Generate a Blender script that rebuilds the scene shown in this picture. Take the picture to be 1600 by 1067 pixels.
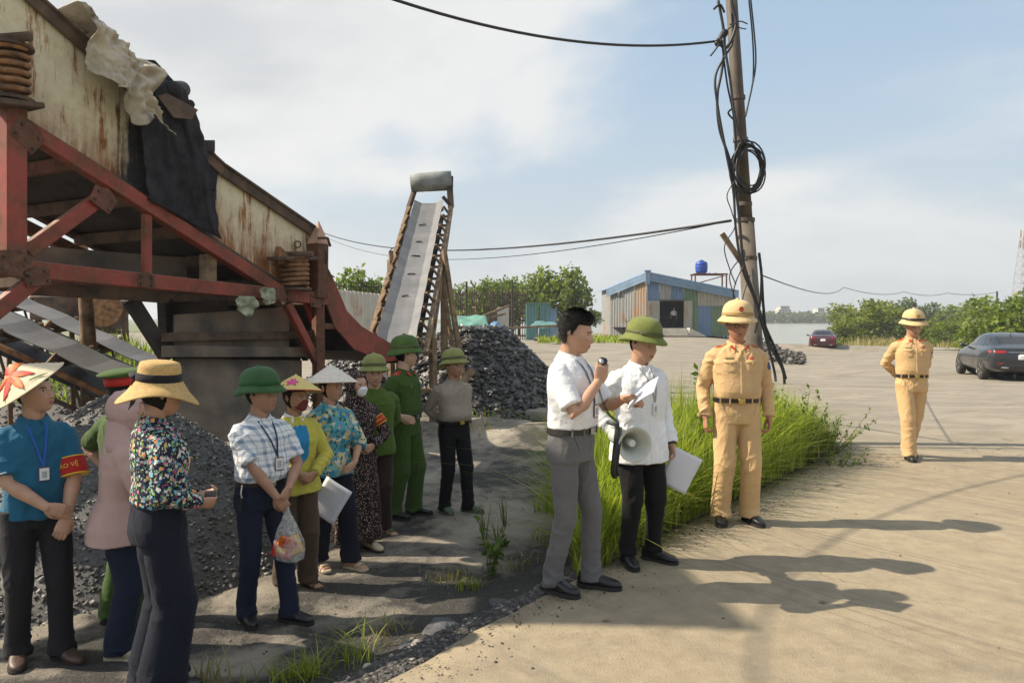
import bpy, math, random, os
import numpy as np
from mathutils import Vector, Matrix
from mathutils.bvhtree import BVHTree
R = math.radians
random.seed(7); rng = np.random.default_rng(7)
for o in list(bpy.data.objects): bpy.data.objects.remove(o)
scene = bpy.context.scene; col = scene.collection

# ------------------------------------------------------------ camera
F = 1150.0; CX = 800.0; CY = 533.5; CAMZ = 1.62; PITCH = math.atan(36.5 / F)
cam = bpy.data.cameras.new('camera'); cam.sensor_width = 36; cam.lens = F / 1600 * 36
cam.clip_start = 0.05; cam.clip_end = 6000
camo = bpy.data.objects.new('camera', cam); col.objects.link(camo)
camo.location = (0, 0, CAMZ); camo.rotation_euler = (math.pi / 2 - PITCH, 0, 0)
scene.camera = camo

# ------------------------------------------------------------ light
SUN = Vector((-1.92, 0.10, 1.72)).normalized()      # direction towards the sun
def nd(nt, typ, ins=None, **props):
    n = nt.nodes.new(typ)
    for k, v in props.items(): setattr(n, k, v)
    for k, v in (ins or {}).items():
        if isinstance(v, bpy.types.NodeSocket): nt.links.new(v, n.inputs[k])
        else: n.inputs[k].default_value = v
    return n
def ramp(nt, fac, stops, interp='LINEAR'):
    r = nd(nt, 'ShaderNodeValToRGB', {'Fac': fac}); cr = r.color_ramp; cr.interpolation = interp
    while len(cr.elements) < len(stops): cr.elements.new(0.5)
    for e, (p, c) in zip(cr.elements, stops):
        e.position = p; e.color = (c, c, c, 1) if isinstance(c, (int, float)) else (*c[:3], 1)
    return r.outputs['Color']
def mth(nt, op, a, b=0.0, c=0.0):
    n = nt.nodes.new('ShaderNodeMath'); n.operation = op
    for i, v in enumerate((a, b, c)):
        if isinstance(v, bpy.types.NodeSocket): nt.links.new(v, n.inputs[i])
        else: n.inputs[i].default_value = v
    return n.outputs[0]
def mixc(nt, f, a, b, mode='MIX'):
    n = nt.nodes.new('ShaderNodeMix'); n.data_type = 'RGBA'; n.blend_type = mode
    for i, v in ((0, f), (6, a), (7, b)):
        if isinstance(v, bpy.types.NodeSocket): nt.links.new(v, n.inputs[i])
        else: n.inputs[i].default_value = v if i == 0 else (*v[:3], 1)
    return n.outputs[2]
world = bpy.data.worlds.new('World'); scene.world = world; world.use_nodes = True
wt = world.node_tree; wt.nodes.clear()
sky = nd(wt, 'ShaderNodeTexSky', sky_type='NISHITA', sun_disc=False, sun_elevation=math.asin(SUN.z),
         sun_rotation=math.atan2(SUN.x, SUN.y), air_density=1.2, dust_density=2.5, ozone_density=1.5)
tc = nd(wt, 'ShaderNodeTexCoord'); sep = nd(wt, 'ShaderNodeSeparateXYZ', {0: tc.outputs['Generated']})
zc = mth(wt, 'MAXIMUM', sep.outputs['Z'], 0.0); den = mth(wt, 'ADD', zc, 0.50)
cv = nd(wt, 'ShaderNodeCombineXYZ', {0: mth(wt, 'DIVIDE', sep.outputs['X'], den), 1: mth(wt, 'DIVIDE', sep.outputs['Y'], den), 2: mth(wt, 'MULTIPLY', sep.outputs['Z'], 1.5)})
cn = nd(wt, 'ShaderNodeTexNoise', {'Vector': cv.outputs[0], 'Scale': 1.15, 'Detail': 10.0, 'Roughness': 0.52, 'Distortion': 0.35})
CLOUD_OFF = nd(wt, 'ShaderNodeVectorMath', {0: cv.outputs[0], 1: (5.6, 8.1, 0.0)}, operation='ADD')
wt.links.new(CLOUD_OFF.outputs[0], cn.inputs['Vector'])
cl = ramp(wt, cn.outputs['Fac'], [(0.42, 0.0), (0.58, 1.0)], 'EASE')
cl2 = ramp(wt, cn.outputs['Fac'], [(0.42, (4.5, 4.65, 4.75)), (0.56, (5.0, 5.0, 4.95)), (0.72, (3.7, 3.8, 3.9))], 'EASE')
hz = ramp(wt, zc, [(0.0, 1.0), (0.05, 0.92), (0.15, 0.45), (0.32, 0.06)])
skyc = mixc(wt, 0.6, sky.outputs[0], (2.75, 3.65, 4.5))
skyc = mixc(wt, hz, skyc, (3.85, 4.08, 4.22))
skyc = mixc(wt, mth(wt, 'MULTIPLY', cl, ramp(wt, zc, [(0.02, 0.35), (0.17, 0.95)])), skyc, cl2)
bg = nd(wt, 'ShaderNodeBackground', {'Color': skyc, 'Strength': 0.1})
wo = nd(wt, 'ShaderNodeOutputWorld', {'Surface': bg.outputs[0]})
sun = bpy.data.lights.new('sun', 'SUN'); sun.energy = 4.35; sun.angle = R(0.6); sun.color = (1.0, 0.88, 0.70)
suno = bpy.data.objects.new('sun', sun); col.objects.link(suno)
suno.rotation_euler = (-SUN).to_track_quat('-Z', 'Y').to_euler(); suno.location = (-20, 5, 20)
scene.view_settings.view_transform = 'Standard'; scene.view_settings.look = 'None'
scene.view_settings.exposure = 0.82; scene.view_settings.gamma = 1.0
scene.render.resolution_x = 1024; scene.render.resolution_y = 682
scene.render.engine = 'CYCLES'
try: scene.cycles.use_denoising = True
except Exception: pass

# ------------------------------------------------------------ helpers
_perm = rng.permutation(256); _perm = np.concatenate([_perm, _perm, _perm])
_grad = np.array([[1,1,0],[-1,1,0],[1,-1,0],[-1,-1,0],[1,0,1],[-1,0,1],[1,0,-1],[-1,0,-1],[0,1,1],[0,-1,1],[0,1,-1],[0,-1,-1]], float)
def pnoise(P):
    P = np.asarray(P, float); I = np.floor(P).astype(int); f = P - I; I &= 255
    u = f * f * f * (f * (f * 6 - 15) + 10); res = 0
    for dx in (0, 1):
        for dy in (0, 1):
            for dz in (0, 1):
                h = _perm[_perm[_perm[I[:, 0] + dx] + I[:, 1] + dy] + I[:, 2] + dz] % 12
                g = (_grad[h] * (f - np.array([dx, dy, dz]))).sum(1)
                w = (u[:, 0] if dx else 1 - u[:, 0]) * (u[:, 1] if dy else 1 - u[:, 1]) * (u[:, 2] if dz else 1 - u[:, 2])
                res = res + w * g
    return res
def fbm(P, oct=4):
    P = np.asarray(P, float); s = 0; a = 1.0
    for i in range(oct): s = s + a * pnoise(P * 2 ** i + 17.3 * i); a *= 0.5
    return s
def sstep(a, b, x):
    t = np.clip((np.asarray(x, float) - a) / (b - a), 0, 1); return t * t * (3 - 2 * t)
_cp, _sp = math.cos(PITCH), math.sin(PITCH)
def ray(px, py):
    a = (px - CX) / F; b = -(py - CY) / F      # right, up in the camera
    return Vector((a, _cp + b * _sp, -_sp + b * _cp))
def at(px, py, d):
    v = ray(px, py); return Vector((0, 0, CAMZ)) + v * (d / v.y)
def V3(*a): return Vector(a)

class G:
    "collects vertices and faces for one mesh"
    def __init__(s): s.v = []; s.f = []; s.m = []; s.cur = 0; s.n = 0
    def add(s, V, Fs):
        b = s.n; V = np.asarray(V, float).reshape(-1, 3); s.v.append(V); s.n += len(V)
        for f in Fs: s.f.append(tuple(int(i) + b for i in f)); s.m.append(s.cur)
        return s
    def V(s): return np.concatenate(s.v) if s.v else np.zeros((0, 3))
    def loft(s, rings, cap=True, closed=True):
        n = len(rings[0]); k = len(rings); Fs = []
        for i in range(k - 1):
            for j in range(n if closed else n - 1):
                a = i * n + j; b = i * n + (j + 1) % n; Fs.append((a, b, b + n, a + n))
        if cap: Fs.append(tuple(range(n - 1, -1, -1))); Fs.append(tuple(range((k - 1) * n, k * n)))
        return s.add(np.concatenate([np.asarray(r, float) for r in rings]), Fs)
    def tube(s, pts, r, n=10, cap='flat', flat=1.0, up=None):
        pts = [Vector(p) for p in pts]; k = len(pts)
        rr = [r] * k if isinstance(r, (int, float)) else list(r)
        T = []
        for i in range(k):
            a = pts[max(i - 1, 0)]; b = pts[min(i + 1, k - 1)]; t = (b - a)
            T.append(t.normalized() if t.length > 1e-9 else Vector((0, 0, 1)))
        u = Vector(up) if up is not None else (Vector((0, 0, 1)) if abs(T[0].z) < 0.9 else Vector((1, 0, 0)))
        rings = []; ang = np.linspace(0, 2 * math.pi, n, endpoint=False)
        P = []; 
        if cap == 'round':
            sc_ = lambda q, k: (q[0] * k, q[1] * k) if isinstance(q, (tuple, list)) else q * k
            mn_ = lambda q: min(q) if isinstance(q, (tuple, list)) else q
            for a in (75, 45, 20): P.append((pts[0] - T[0] * mn_(rr[0]) * math.sin(R(a)), T[0], sc_(rr[0], math.cos(R(a)))))
        for p, t, q in zip(pts, T, rr): P.append((p, t, q))
        if cap == 'round':
            for a in (20, 45, 75): P.append((pts[-1] + T[-1] * mn_(rr[-1]) * math.sin(R(a)), T[-1], sc_(rr[-1], math.cos(R(a)))))
        for p, t, q in P:
            u = (u - t * u.dot(t)); u = u.normalized() if u.length > 1e-6 else t.orthogonal().normalized()
            w = t.cross(u)
            qa, qb = q if isinstance(q, (tuple, list)) else (q, q * flat)
            rings.append(np.array(p)[None] + np.cos(ang)[:, None] * np.array(w)[None] * qa + np.sin(ang)[:, None] * np.array(u)[None] * qb)
        return s.loft(rings)
    def beam(s, a, b, w, h=None, up=(0, 0, 1)):
        a = Vector(a); b = Vector(b); h = h or w; t = (b - a).normalized(); u = Vector(up); u = u - t * u.dot(t)
        u = u.normalized() if u.length > 1e-4 else t.orthogonal().normalized(); x = t.cross(u)
        rings = [[p + x * (sx * w / 2) + u * (sy * h / 2) for sx, sy in ((-1, -1), (1, -1), (1, 1), (-1, 1))] for p in (a, b)]
        return s.loft(rings)
    def box(s, c, size, rz=0, M=None):
        x, y, z = [q / 2 for q in size]
        V = [Vector((i * x, j * y, k * z)) for k in (-1, 1) for i, j in ((-1, -1), (1, -1), (1, 1), (-1, 1))]
        if M is None: M = Matrix.Rotation(rz, 3, 'Z')
        V = [M @ v + Vector(c) for v in V]
        return s.add(V, [(3, 2, 1, 0), (4, 5, 6, 7), (0, 1, 5, 4), (1, 2, 6, 5), (2, 3, 7, 6), (3, 0, 4, 7)])
    def prism(s, poly, vec):
        n = len(poly); a = np.array([tuple(p) for p in poly], float); b = a + np.array(tuple(vec), float)
        Fs = [tuple(range(n - 1, -1, -1)), tuple(range(n, 2 * n))] + [(i, (i + 1) % n, (i + 1) % n + n, i + n) for i in range(n)]
        return s.add(np.concatenate([a, b]), Fs)
    def lathe(s, prof, n=24, c=(0, 0, 0), axis=(0, 0, 1), ell=(1, 1)):
        ax = Vector(axis).normalized(); q = Vector((0, 0, 1)).rotation_difference(ax).to_matrix()
        ang = np.linspace(0, 2 * math.pi, n, endpoint=False); rings = []
        for r, z in prof:
            P = np.stack([np.cos(ang) * r * ell[0], np.sin(ang) * r * ell[1], np.full(n, z)], 1)
            rings.append(P @ np.array(q).T + np.array(c))
        return s.loft(rings)
    def xf(s, M):
        M = np.array(M); s.v = [v @ M[:3, :3].T + M[:3, 3] for v in s.v]; return s
    def build(s, name, mat, parent=None, smooth=False, kind=None, bevel=0):
        me = bpy.data.meshes.new(name); V = s.V()
        me.from_pydata(V.tolist(), [], s.f)
        mats = mat if isinstance(mat, (list, tuple)) else [mat]
        for m in mats: me.materials.append(m)
        if len(mats) > 1: me.polygons.foreach_set('material_index', s.m)
        if smooth: me.polygons.foreach_set('use_smooth', [True] * len(me.polygons))
        me.update(); return link(name, me, parent, kind, bevel)
def link(name, me, parent=None, kind=None, bevel=0):
    o = bpy.data.objects.new(name, me); col.objects.link(o); o.parent = parent
    if kind: o['kind'] = kind
    if bevel:
        b = o.modifiers.new('bevel', 'BEVEL'); b.width = bevel; b.segments = 1; b.limit_method = 'ANGLE'
    return o
def fastmesh(name, V, Fc, mat, smooth=False):
    "V (n,3), Fc (m,k) numpy -> mesh"
    V = np.asarray(V, np.float32); Fc = np.asarray(Fc, np.int32); me = bpy.data.meshes.new(name); k = Fc.shape[1]
    me.vertices.add(len(V)); me.vertices.foreach_set('co', V.ravel())
    me.loops.add(Fc.size); me.loops.foreach_set('vertex_index', Fc.ravel())
    me.polygons.add(len(Fc)); me.polygons.foreach_set('loop_start', np.arange(0, Fc.size, k, dtype=np.int32))
    if smooth: me.polygons.foreach_set('use_smooth', np.ones(len(Fc), bool))
    me.materials.append(mat); me.update(calc_edges=True); return me
def empty(name, loc=(0, 0, 0), rz=0, parent=None):
    o = bpy.data.objects.new(name, None); col.objects.link(o); o.location = loc; o.rotation_euler = (0, 0, rz)
    o.parent = parent; o.empty_display_size = 0.2; return o
def tag(o, label=None, cat=None, group=None, kind=None):
    if label: o['label'] = label
    if cat: o['category'] = cat
    if group: o['group'] = group
    if kind: o['kind'] = kind
    return o

# ------------------------------------------------------------ materials
def newmat(name):
    m = bpy.data.materials.new(name); m.use_nodes = True; nt = m.node_tree; nt.nodes.clear()
    b = nd(nt, 'ShaderNodeBsdfPrincipled'); o = nd(nt, 'ShaderNodeOutputMaterial', {'Surface': b.outputs[0]})
    return m, nt, b
def coords(nt, kind='Object', scale=(1, 1, 1)):
    t = nd(nt, 'ShaderNodeTexCoord')
    if kind == 'World': s = nd(nt, 'ShaderNodeNewGeometry').outputs['Position']
    else: s = t.outputs[kind]
    return nd(nt, 'ShaderNodeMapping', {'Vector': s, 'Scale': scale}).outputs[0]
def noise(nt, vec, scale, detail=4.0, rough=0.55, dist=0.0):
    return nd(nt, 'ShaderNodeTexNoise', {'Vector': vec, 'Scale': scale, 'Detail': detail, 'Roughness': rough, 'Distortion': dist}).outputs['Fac']
def setbump(nt, b, h, strength=0.3, dist=0.01):
    bp = nd(nt, 'ShaderNodeBump', {'Height': h, 'Strength': strength, 'Distance': dist}); nt.links.new(bp.outputs[0], b.inputs['Normal'])
def lk(nt, a, b): nt.links.new(a, b)
def plain(name, c, rough=0.7, var=0.18, scale=9.0, bump=0.15, bscale=90.0, metal=0.0, kind='Object', col2=None, spec=0.5, coat=0.0):
    "a colour with broad and fine variation and fine relief"
    m, nt, b = newmat(name); v = coords(nt, kind); n = noise(nt, v, scale, 5.0)
    lo = col2 or tuple(x * (1 - var) for x in c); hi = tuple(min(1, x * (1 + var)) for x in c)
    lk(nt, ramp(nt, n, [(0.3, lo), (0.7, hi)]), b.inputs['Base Color'])
    b.inputs['Roughness'].default_value = rough; b.inputs['Metallic'].default_value = metal
    b.inputs['Specular IOR Level'].default_value = spec; b.inputs['Coat Weight'].default_value = coat
    if bump: setbump(nt, b, noise(nt, v, bscale, 3.0), bump, 0.004)
    return m
def fabric(name, c, rough=0.85, var=0.10, weave=420.0, bump=0.3, sheen=0.12):
    m, nt, b = newmat(name); v = coords(nt); n = noise(nt, v, 6.0, 5.0)
    lk(nt, ramp(nt, n, [(0.3, tuple(x * (1 - var) for x in c)), (0.7, tuple(min(1, x * (1 + var)) for x in c))]), b.inputs['Base Color'])
    b.inputs['Roughness'].default_value = rough; b.inputs['Sheen Weight'].default_value = sheen; b.inputs['Specular IOR Level'].default_value = 0.25
    fold = mth(nt, 'SUBTRACT', 1.0, mth(nt, 'MULTIPLY', mth(nt, 'ABSOLUTE', mth(nt, 'SUBTRACT', noise(nt, nd(nt, 'ShaderNodeMapping', {'Vector': v, 'Scale': (1.0, 1.0, 1.5), 'Rotation': (0.3, 0.5, 0)}).outputs[0], 17.0, 2.0, 0.45, 0.7), 0.5)), 7.0)); fold = mth(nt, 'MAXIMUM', fold, 0.0)
    h = mth(nt, 'ADD', mth(nt, 'MULTIPLY', noise(nt, v, 20.0, 3.0), 0.5), mth(nt, 'MULTIPLY', noise(nt, v, weave, 1.0), 0.12)); h = mth(nt, 'ADD', h, mth(nt, 'MULTIPLY', fold, 0.22))
    setbump(nt, b, h, bump, 0.012); return m
# ============================================================ GROUND
EDGE = [(-6.0, -3.2), (-3.0, 0.2), (-1.6, 2.0), (-0.57, 3.27), (0.23, 4.35), (1.15, 5.5), (2.6, 7.25), (4.08, 9.2), (3.9, 9.7), (2.8, 10.8), (0.6, 12.6), (-2.5, 14.6), (-8.0, 17.0), (-40.0, 20.0)]
_ey = np.array([p[1] for p in EDGE]); _ex = np.array([p[0] for p in EDGE])
def edge_x(y):
    y = np.asarray(y, float)
    j = 0.05 * pnoise(np.stack([y * 2.3, y * 0 + 3.3, y * 0], -1).reshape(-1, 3)).reshape(y.shape) + 0.02 * pnoise(np.stack([y * 9.0, y * 0 + 8.3, y * 0], -1).reshape(-1, 3)).reshape(y.shape)
    return np.interp(y, _ey, _ex) + j
def road_z(x, y):
    x = np.asarray(x, float); y = np.asarray(y, float); pxx = 800 + 1150 * x / np.maximum(y, 1)
    right = -0.30 * sstep(10, 26, y) - 0.10 * sstep(26, 47, y)
    left = 0.16 * sstep(22, 55, y)
    t = sstep(1080, 1230, pxx); return left * (1 - t) + right * t
def yard_z(x, y):
    x = np.asarray(x, float); y = np.asarray(y, float); sh = x.shape
    dx = edge_x(np.minimum(y, 9.2)) - x           # metres left of the road edge
    dperp = dx * 0.75
    base = -0.36 * sstep(0.0, 0.75, dperp) - 0.03 * (1 - sstep(0.0, 0.75, dperp))
    base = base + 0.10 * sstep(4.3, 3.4, y) * sstep(0, 1.0, dperp)
    db = (x - 4.08) * 0.533 + (y - 9.4) * 0.846
    back = sstep(-3.2, -0.2, db); base = base * (1 - back) + (road_z(x, y) - 0.02) * back
    n = 0.03 * fbm(np.stack([x * 0.9, y * 0.9, x * 0 + 2.0], -1).reshape(-1, 3), 3).reshape(sh) + 0.012 * fbm(np.stack([x * 4, y * 4, x * 0 + 5.0], -1).reshape(-1, 3), 3).reshape(sh)
    z = base + n * sstep(-0.1, 0.4, dperp) * (1 - 0.6 * back)
    under = np.maximum(sstep(0.0, -0.25, dperp) * (y < 9.3), sstep(0.05, 0.35, db) * (y >= 9.0))
    return z - 0.2 * under
def sheet(name, xs, ys, zf, mat, keep=None, smooth=True):
    X, Y = np.meshgrid(xs, ys); Z = zf(X, Y); V = np.stack([X, Y, Z], -1).reshape(-1, 3); nx = len(xs)
    I, J = np.meshgrid(np.arange(len(xs) - 1), np.arange(len(ys) - 1)); a = (J * nx + I).ravel()
    Fc = np.stack([a, a + 1, a + nx + 1, a + nx], 1)
    if keep is not None:
        c = V[Fc].mean(1); Fc = Fc[keep(c[:, 0], c[:, 1])]
    return fastmesh(name, V, Fc, mat, smooth)

# --- yard soil: pale dust and dirt with black coal fines
def mat_yard():
    m, nt, b = newmat('yard_soil'); p = coords(nt, 'World')
    n1 = noise(nt, p, 0.75, 7.0, 0.62, 0.5); n2 = noise(nt, p, 5.0, 8.0, 0.7); n3 = noise(nt, p, 60.0, 4.0, 0.7)
    dust = ramp(nt, n2, [(0.25, (0.30, 0.262, 0.21)), (0.55, (0.42, 0.37, 0.30)), (0.8, (0.50, 0.45, 0.38))])
    sx = nd(nt, 'ShaderNodeSeparateXYZ', {0: p})
    # distance left of the road edge, where coal spill collects
    dl = mth(nt, 'SUBTRACT', mth(nt, 'MULTIPLY', sx.outputs['Y'], 0.78), mth(nt, 'ADD', sx.outputs['X'], 3.1))
    spill = ramp(nt, mth(nt, 'MULTIPLY', dl, 0.2), [(0.0, 1.0), (0.18, 0.85), (0.36, 0.25), (1.0, 0.15)])
    k = mth(nt, 'ADD', mth(nt, 'MULTIPLY', spill, 0.42), n1); k = mth(nt, 'ADD', k, mth(nt, 'MULTIPLY', mth(nt, 'SUBTRACT', n2, 0.5), 0.5))
    f = ramp(nt, k, [(0.46, 0.0), (0.68, 0.96)])
    c = mixc(nt, f, dust, ramp(nt, n3, [(0.3, (0.025, 0.024, 0.024)), (0.7, (0.09, 0.085, 0.08))]))
    sp = ramp(nt, noise(nt, p, 140.0, 2.0), [(0.66, 0.0), (0.72, 1.0)])
    c = mixc(nt, mth(nt, 'MULTIPLY', sp, 0.5), c, (0.38, 0.35, 0.31))
    lk(nt, c, b.inputs['Base Color']); b.inputs['Roughness'].default_value = 0.95; b.inputs['Specular IOR Level'].default_value = 0.2
    setbump(nt, b, mth(nt, 'ADD', n3, mth(nt, 'MULTIPLY', n2, 1.5)), 0.8, 0.03); return m
M_YARD = mat_yard()
def axis(segs):
    out = []
    for a, b_, st in segs: out += list(np.arange(a, b_, st))
    return np.array(out + [segs[-1][1]])
me = sheet('yard_ground', axis([(-60, -8, 1.5), (-8, 5, 0.06), (5, 60, 2.5)]), axis([(-4, 2.5, 0.4), (2.5, 11, 0.06), (11, 20, 0.3), (20, 74, 2)]), yard_z, M_YARD)
# the far right of the yard lies under the road slab
for_v = np.zeros(len(me.vertices) * 3, np.float32); me.vertices.foreach_get('co', for_v); vv = for_v.reshape(-1, 3)
mask = (vv[:, 1] > 9.3) & (vv[:, 0] > edge_x(vv[:, 1]) + 0.2) | (vv[:, 0] > 5); vv[mask, 2] -= 0.12
vv[(vv[:, 0] > 9) & (vv[:, 1] > 44), 2] -= 4.0
me.vertices.foreach_set('co', vv.ravel()); me.update()
tag(link('yard_ground', me), 'coal yard of pale dirt streaked with black coal dust', 'ground', kind='structure')

# --- concrete road and forecourt
def mat_road():
    m, nt, b = newmat('road_concrete'); p = coords(nt, 'World'); sx = nd(nt, 'ShaderNodeSeparateXYZ', {0: p})
    n1 = noise(nt, p, 0.5, 6.0, 0.6, 0.4); n2 = noise(nt, p, 7.0, 8.0, 0.72); n3 = noise(nt, p, 90.0, 4.0, 0.7)
    c = ramp(nt, n1, [(0.3, (0.275, 0.226, 0.155)), (0.55, (0.335, 0.278, 0.192)), (0.75, (0.38, 0.32, 0.225))])
    c = mixc(nt, 0.5, c, ramp(nt, n2, [(0.25, (0.165, 0.13, 0.085)), (0.75, (0.45, 0.375, 0.26))]))
    # tyre tracks swing along the road: curved bands
    rot = nd(nt, 'ShaderNodeMapping', {'Vector': p, 'Rotation': (0, 0, R(52))}).outputs[0]
    tr = noise(nt, nd(nt, 'ShaderNodeMapping', {'Vector': rot, 'Scale': (0.22, 3.2, 1)}).outputs[0], 1.0, 6.0, 0.62, 0.6)
    c = mixc(nt, ramp(nt, tr, [(0.48, 0.0), (0.70, 0.42)]), c, (0.17, 0.15, 0.125))
    t2 = noise(nt, nd(nt, 'ShaderNodeMapping', {'Vector': rot, 'Scale': (0.35, 16.0, 1)}).outputs[0], 1.0, 5.0, 0.6, 0.9); tm = ramp(nt, noise(nt, nd(nt, 'ShaderNodeMapping', {'Vector': rot, 'Scale': (0.12, 0.9, 1)}).outputs[0], 1.0, 3.0), [(0.48, 0.0), (0.60, 1.0)])
    c = mixc(nt, mth(nt, 'MULTIPLY', tm, ramp(nt, t2, [(0.50, 0.0), (0.60, 0.42)])), c, (0.13, 0.11, 0.085))
    # further out the surface turns to grey, coal-stained tarmac with cross tracks
    far = ramp(nt, mth(nt, 'MULTIPLY', mth(nt, 'ADD', sx.outputs['Y'], mth(nt, 'MULTIPLY', n1, 3.0)), 0.05), [(0.50, 0.0), (0.62, 1.0)])
    cr = noise(nt, nd(nt, 'ShaderNodeMapping', {'Vector': p, 'Rotation': (0, 0, R(-14)), 'Scale': (0.32, 0.62, 1)}).outputs[0], 0.8, 10.0, 0.72, 2.6)
    fc = ramp(nt, cr, [(0.28, (0.115, 0.107, 0.094)), (0.42, (0.205, 0.188, 0.158)), (0.56, (0.285, 0.256, 0.21)), (0.8, (0.36, 0.325, 0.27))])
    c = mixc(nt, mth(nt, 'MULTIPLY', far, 0.85), c, fc)
    # coal dust, oil drops and hairline cracks
    c = mixc(nt, ramp(nt, noise(nt, p, 1.6, 10.0, 0.78, 0.8), [(0.54, 0.0), (0.74, 0.55)]), c, (0.12, 0.105, 0.09))
    vo = nd(nt, 'ShaderNodeTexVoronoi', {'Vector': p, 'Scale': 1.5, 'Randomness': 1.0})
    c = mixc(nt, ramp(nt, mth(nt, 'ADD', vo.outputs['Distance'], mth(nt, 'MULTIPLY', n2, 0.05)), [(0.055, 0.8), (0.075, 0.0)]), c, (0.09, 0.07, 0.05))
    wv = nd(nt, 'ShaderNodeMapping', {'Vector': p}).outputs[0]
    ve = nd(nt, 'ShaderNodeTexVoronoi', {'Vector': nd(nt, 'ShaderNodeVectorMath', {0: wv, 1: nd(nt, 'ShaderNodeTexNoise', {'Vector': p, 'Scale': 2.0, 'Detail': 5.0}).outputs['Color']}, operation='ADD').outputs[0], 'Scale': 0.33}, feature='DISTANCE_TO_EDGE')
    crk = ramp(nt, ve.outputs['Distance'], [(0.0015, 1.0), (0.0045, 0.0)])
    crk = mth(nt, 'MULTIPLY', crk, ramp(nt, n1, [(0.5, 0.0), (0.6, 1.0)]))
    c = mixc(nt, mth(nt, 'MULTIPLY', crk, 0.7), c, (0.10, 0.085, 0.07))
    lk(nt, c, b.inputs['Base Color']); b.inputs['Roughness'].default_value = 0.9; b.inputs['Specular IOR Level'].default_value = 0.25
    setbump(nt, b, mth(nt, 'SUBTRACT', mth(nt, 'ADD', mth(nt, 'MULTIPLY', n3, 0.9), n2), mth(nt, 'MULTIPLY', crk, 2.0)), 0.6, 0.015); return m
M_ROAD = mat_road()
def build_road():
    ys = axis([(-3.0, 2, 0.25), (2, 10, 0.05), (10, 20, 0.12), (20, 72, 1.5)]); us = np.concatenate([np.linspace(0, 0.02, 6)[:-1], np.linspace(0.02, 1, 40)])
    Y = np.repeat(ys, len(us)).reshape(len(ys), len(us)); L = edge_x(ys)[:, None]; Rr = np.full(len(ys), 70.0)
    Rr = np.where(ys > 45, np.interp(ys, [45, 46, 60, 72], [70, 17.0, 20.0, 23.0]), Rr)[:, None]
    X = L + (Rr - L) * us[None]; Z = road_z(X, Y) + 0.004 * pnoise(np.stack([X * 1.5, Y * 1.5, X * 0], -1).reshape(-1, 3)).reshape(X.shape)
    Z[:, 0] -= 0.015
    # ragged slab edge going down into the rubble
    X = np.concatenate([L + 0.02, X], 1); Y = np.concatenate([Y[:, :1], Y], 1); Z = np.concatenate([Z[:, :1] - 0.14, Z], 1)
    n = X.shape[1]; V = np.stack([X, Y, Z], -1).reshape(-1, 3)
    I, J = np.meshgrid(np.arange(n - 1), np.arange(len(ys) - 1)); a = (J * n + I).ravel()
    return fastmesh('road', V, np.stack([a, a + 1, a + n + 1, a + n], 1), M_ROAD, True)
tag(link('road', build_road()), 'tan concrete road with tyre marks widening into a forecourt', 'road', kind='structure')

# --- low concrete kerb at the river edge
M_KERB = plain('pale_concrete', (0.46, 0.43, 0.37), 0.9, 0.2, 3.0, 0.3, 60)
g = G()
kp = [(17.2, 46.1), (24, 45.2), (34, 45.0), (46, 45.3), (66, 45.2)]
for (a, b_) in zip(kp[:-1], kp[1:]): g.beam((a[0], a[1], -0.36), (b_[0], b_[1], -0.36), 0.5, 0.22)
tag(g.build('kerb', M_KERB, bevel=0.03), 'low pale concrete kerb along the river edge', 'kerb', kind='structure')

# --- river
def mat_water():
    m, nt, b = newmat('river_water'); p = coords(nt, 'World'); n = noise(nt, nd(nt, 'ShaderNodeMapping', {'Vector': p, 'Scale': (0.4, 1.2, 1)}).outputs[0], 0.7, 6.0, 0.6)
    lk(nt, ramp(nt, noise(nt, p, 0.012, 3.0), [(0.3, (0.20, 0.21, 0.155)), (0.7, (0.25, 0.25, 0.19))]), b.inputs['Base Color'])
    b.inputs['Roughness'].default_value = 0.22; setbump(nt, b, n, 0.25, 0.12); return m
me = sheet('river', axis([(-900, 1200, 60)]), axis([(40, 900, 20)]), lambda x, y: x * 0 - 1.6, mat_water())
tag(link('river', me), 'calm greenish grey river behind the forecourt', 'water', kind='structure')
# ground sheet reaching the horizon beyond and beside the river
M_FIELD = plain('field', (0.13, 0.15, 0.06), 0.95, 0.4, 0.05, 0, kind='World')
def land_z(x, y):
    far = sstep(440, 470, y); left = sstep(-40, -75, x) * (y < 440) ; bk = sstep(-3, -8, y)
    return -4.0 + 3.0 * np.maximum(np.maximum(far, left), bk) 
me = sheet('terrain', axis([(-3500, -200, 300), (-200, 300, 12), (300, 3500, 320)]), axis([(-300, -20, 40), (-20, 60, 8), (60, 430, 37), (430, 480, 5), (480, 4800, 240)]), land_z, M_FIELD)
tag(link('terrain', me), 'flat green land reaching to the horizon', 'ground', kind='structure')
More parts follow.
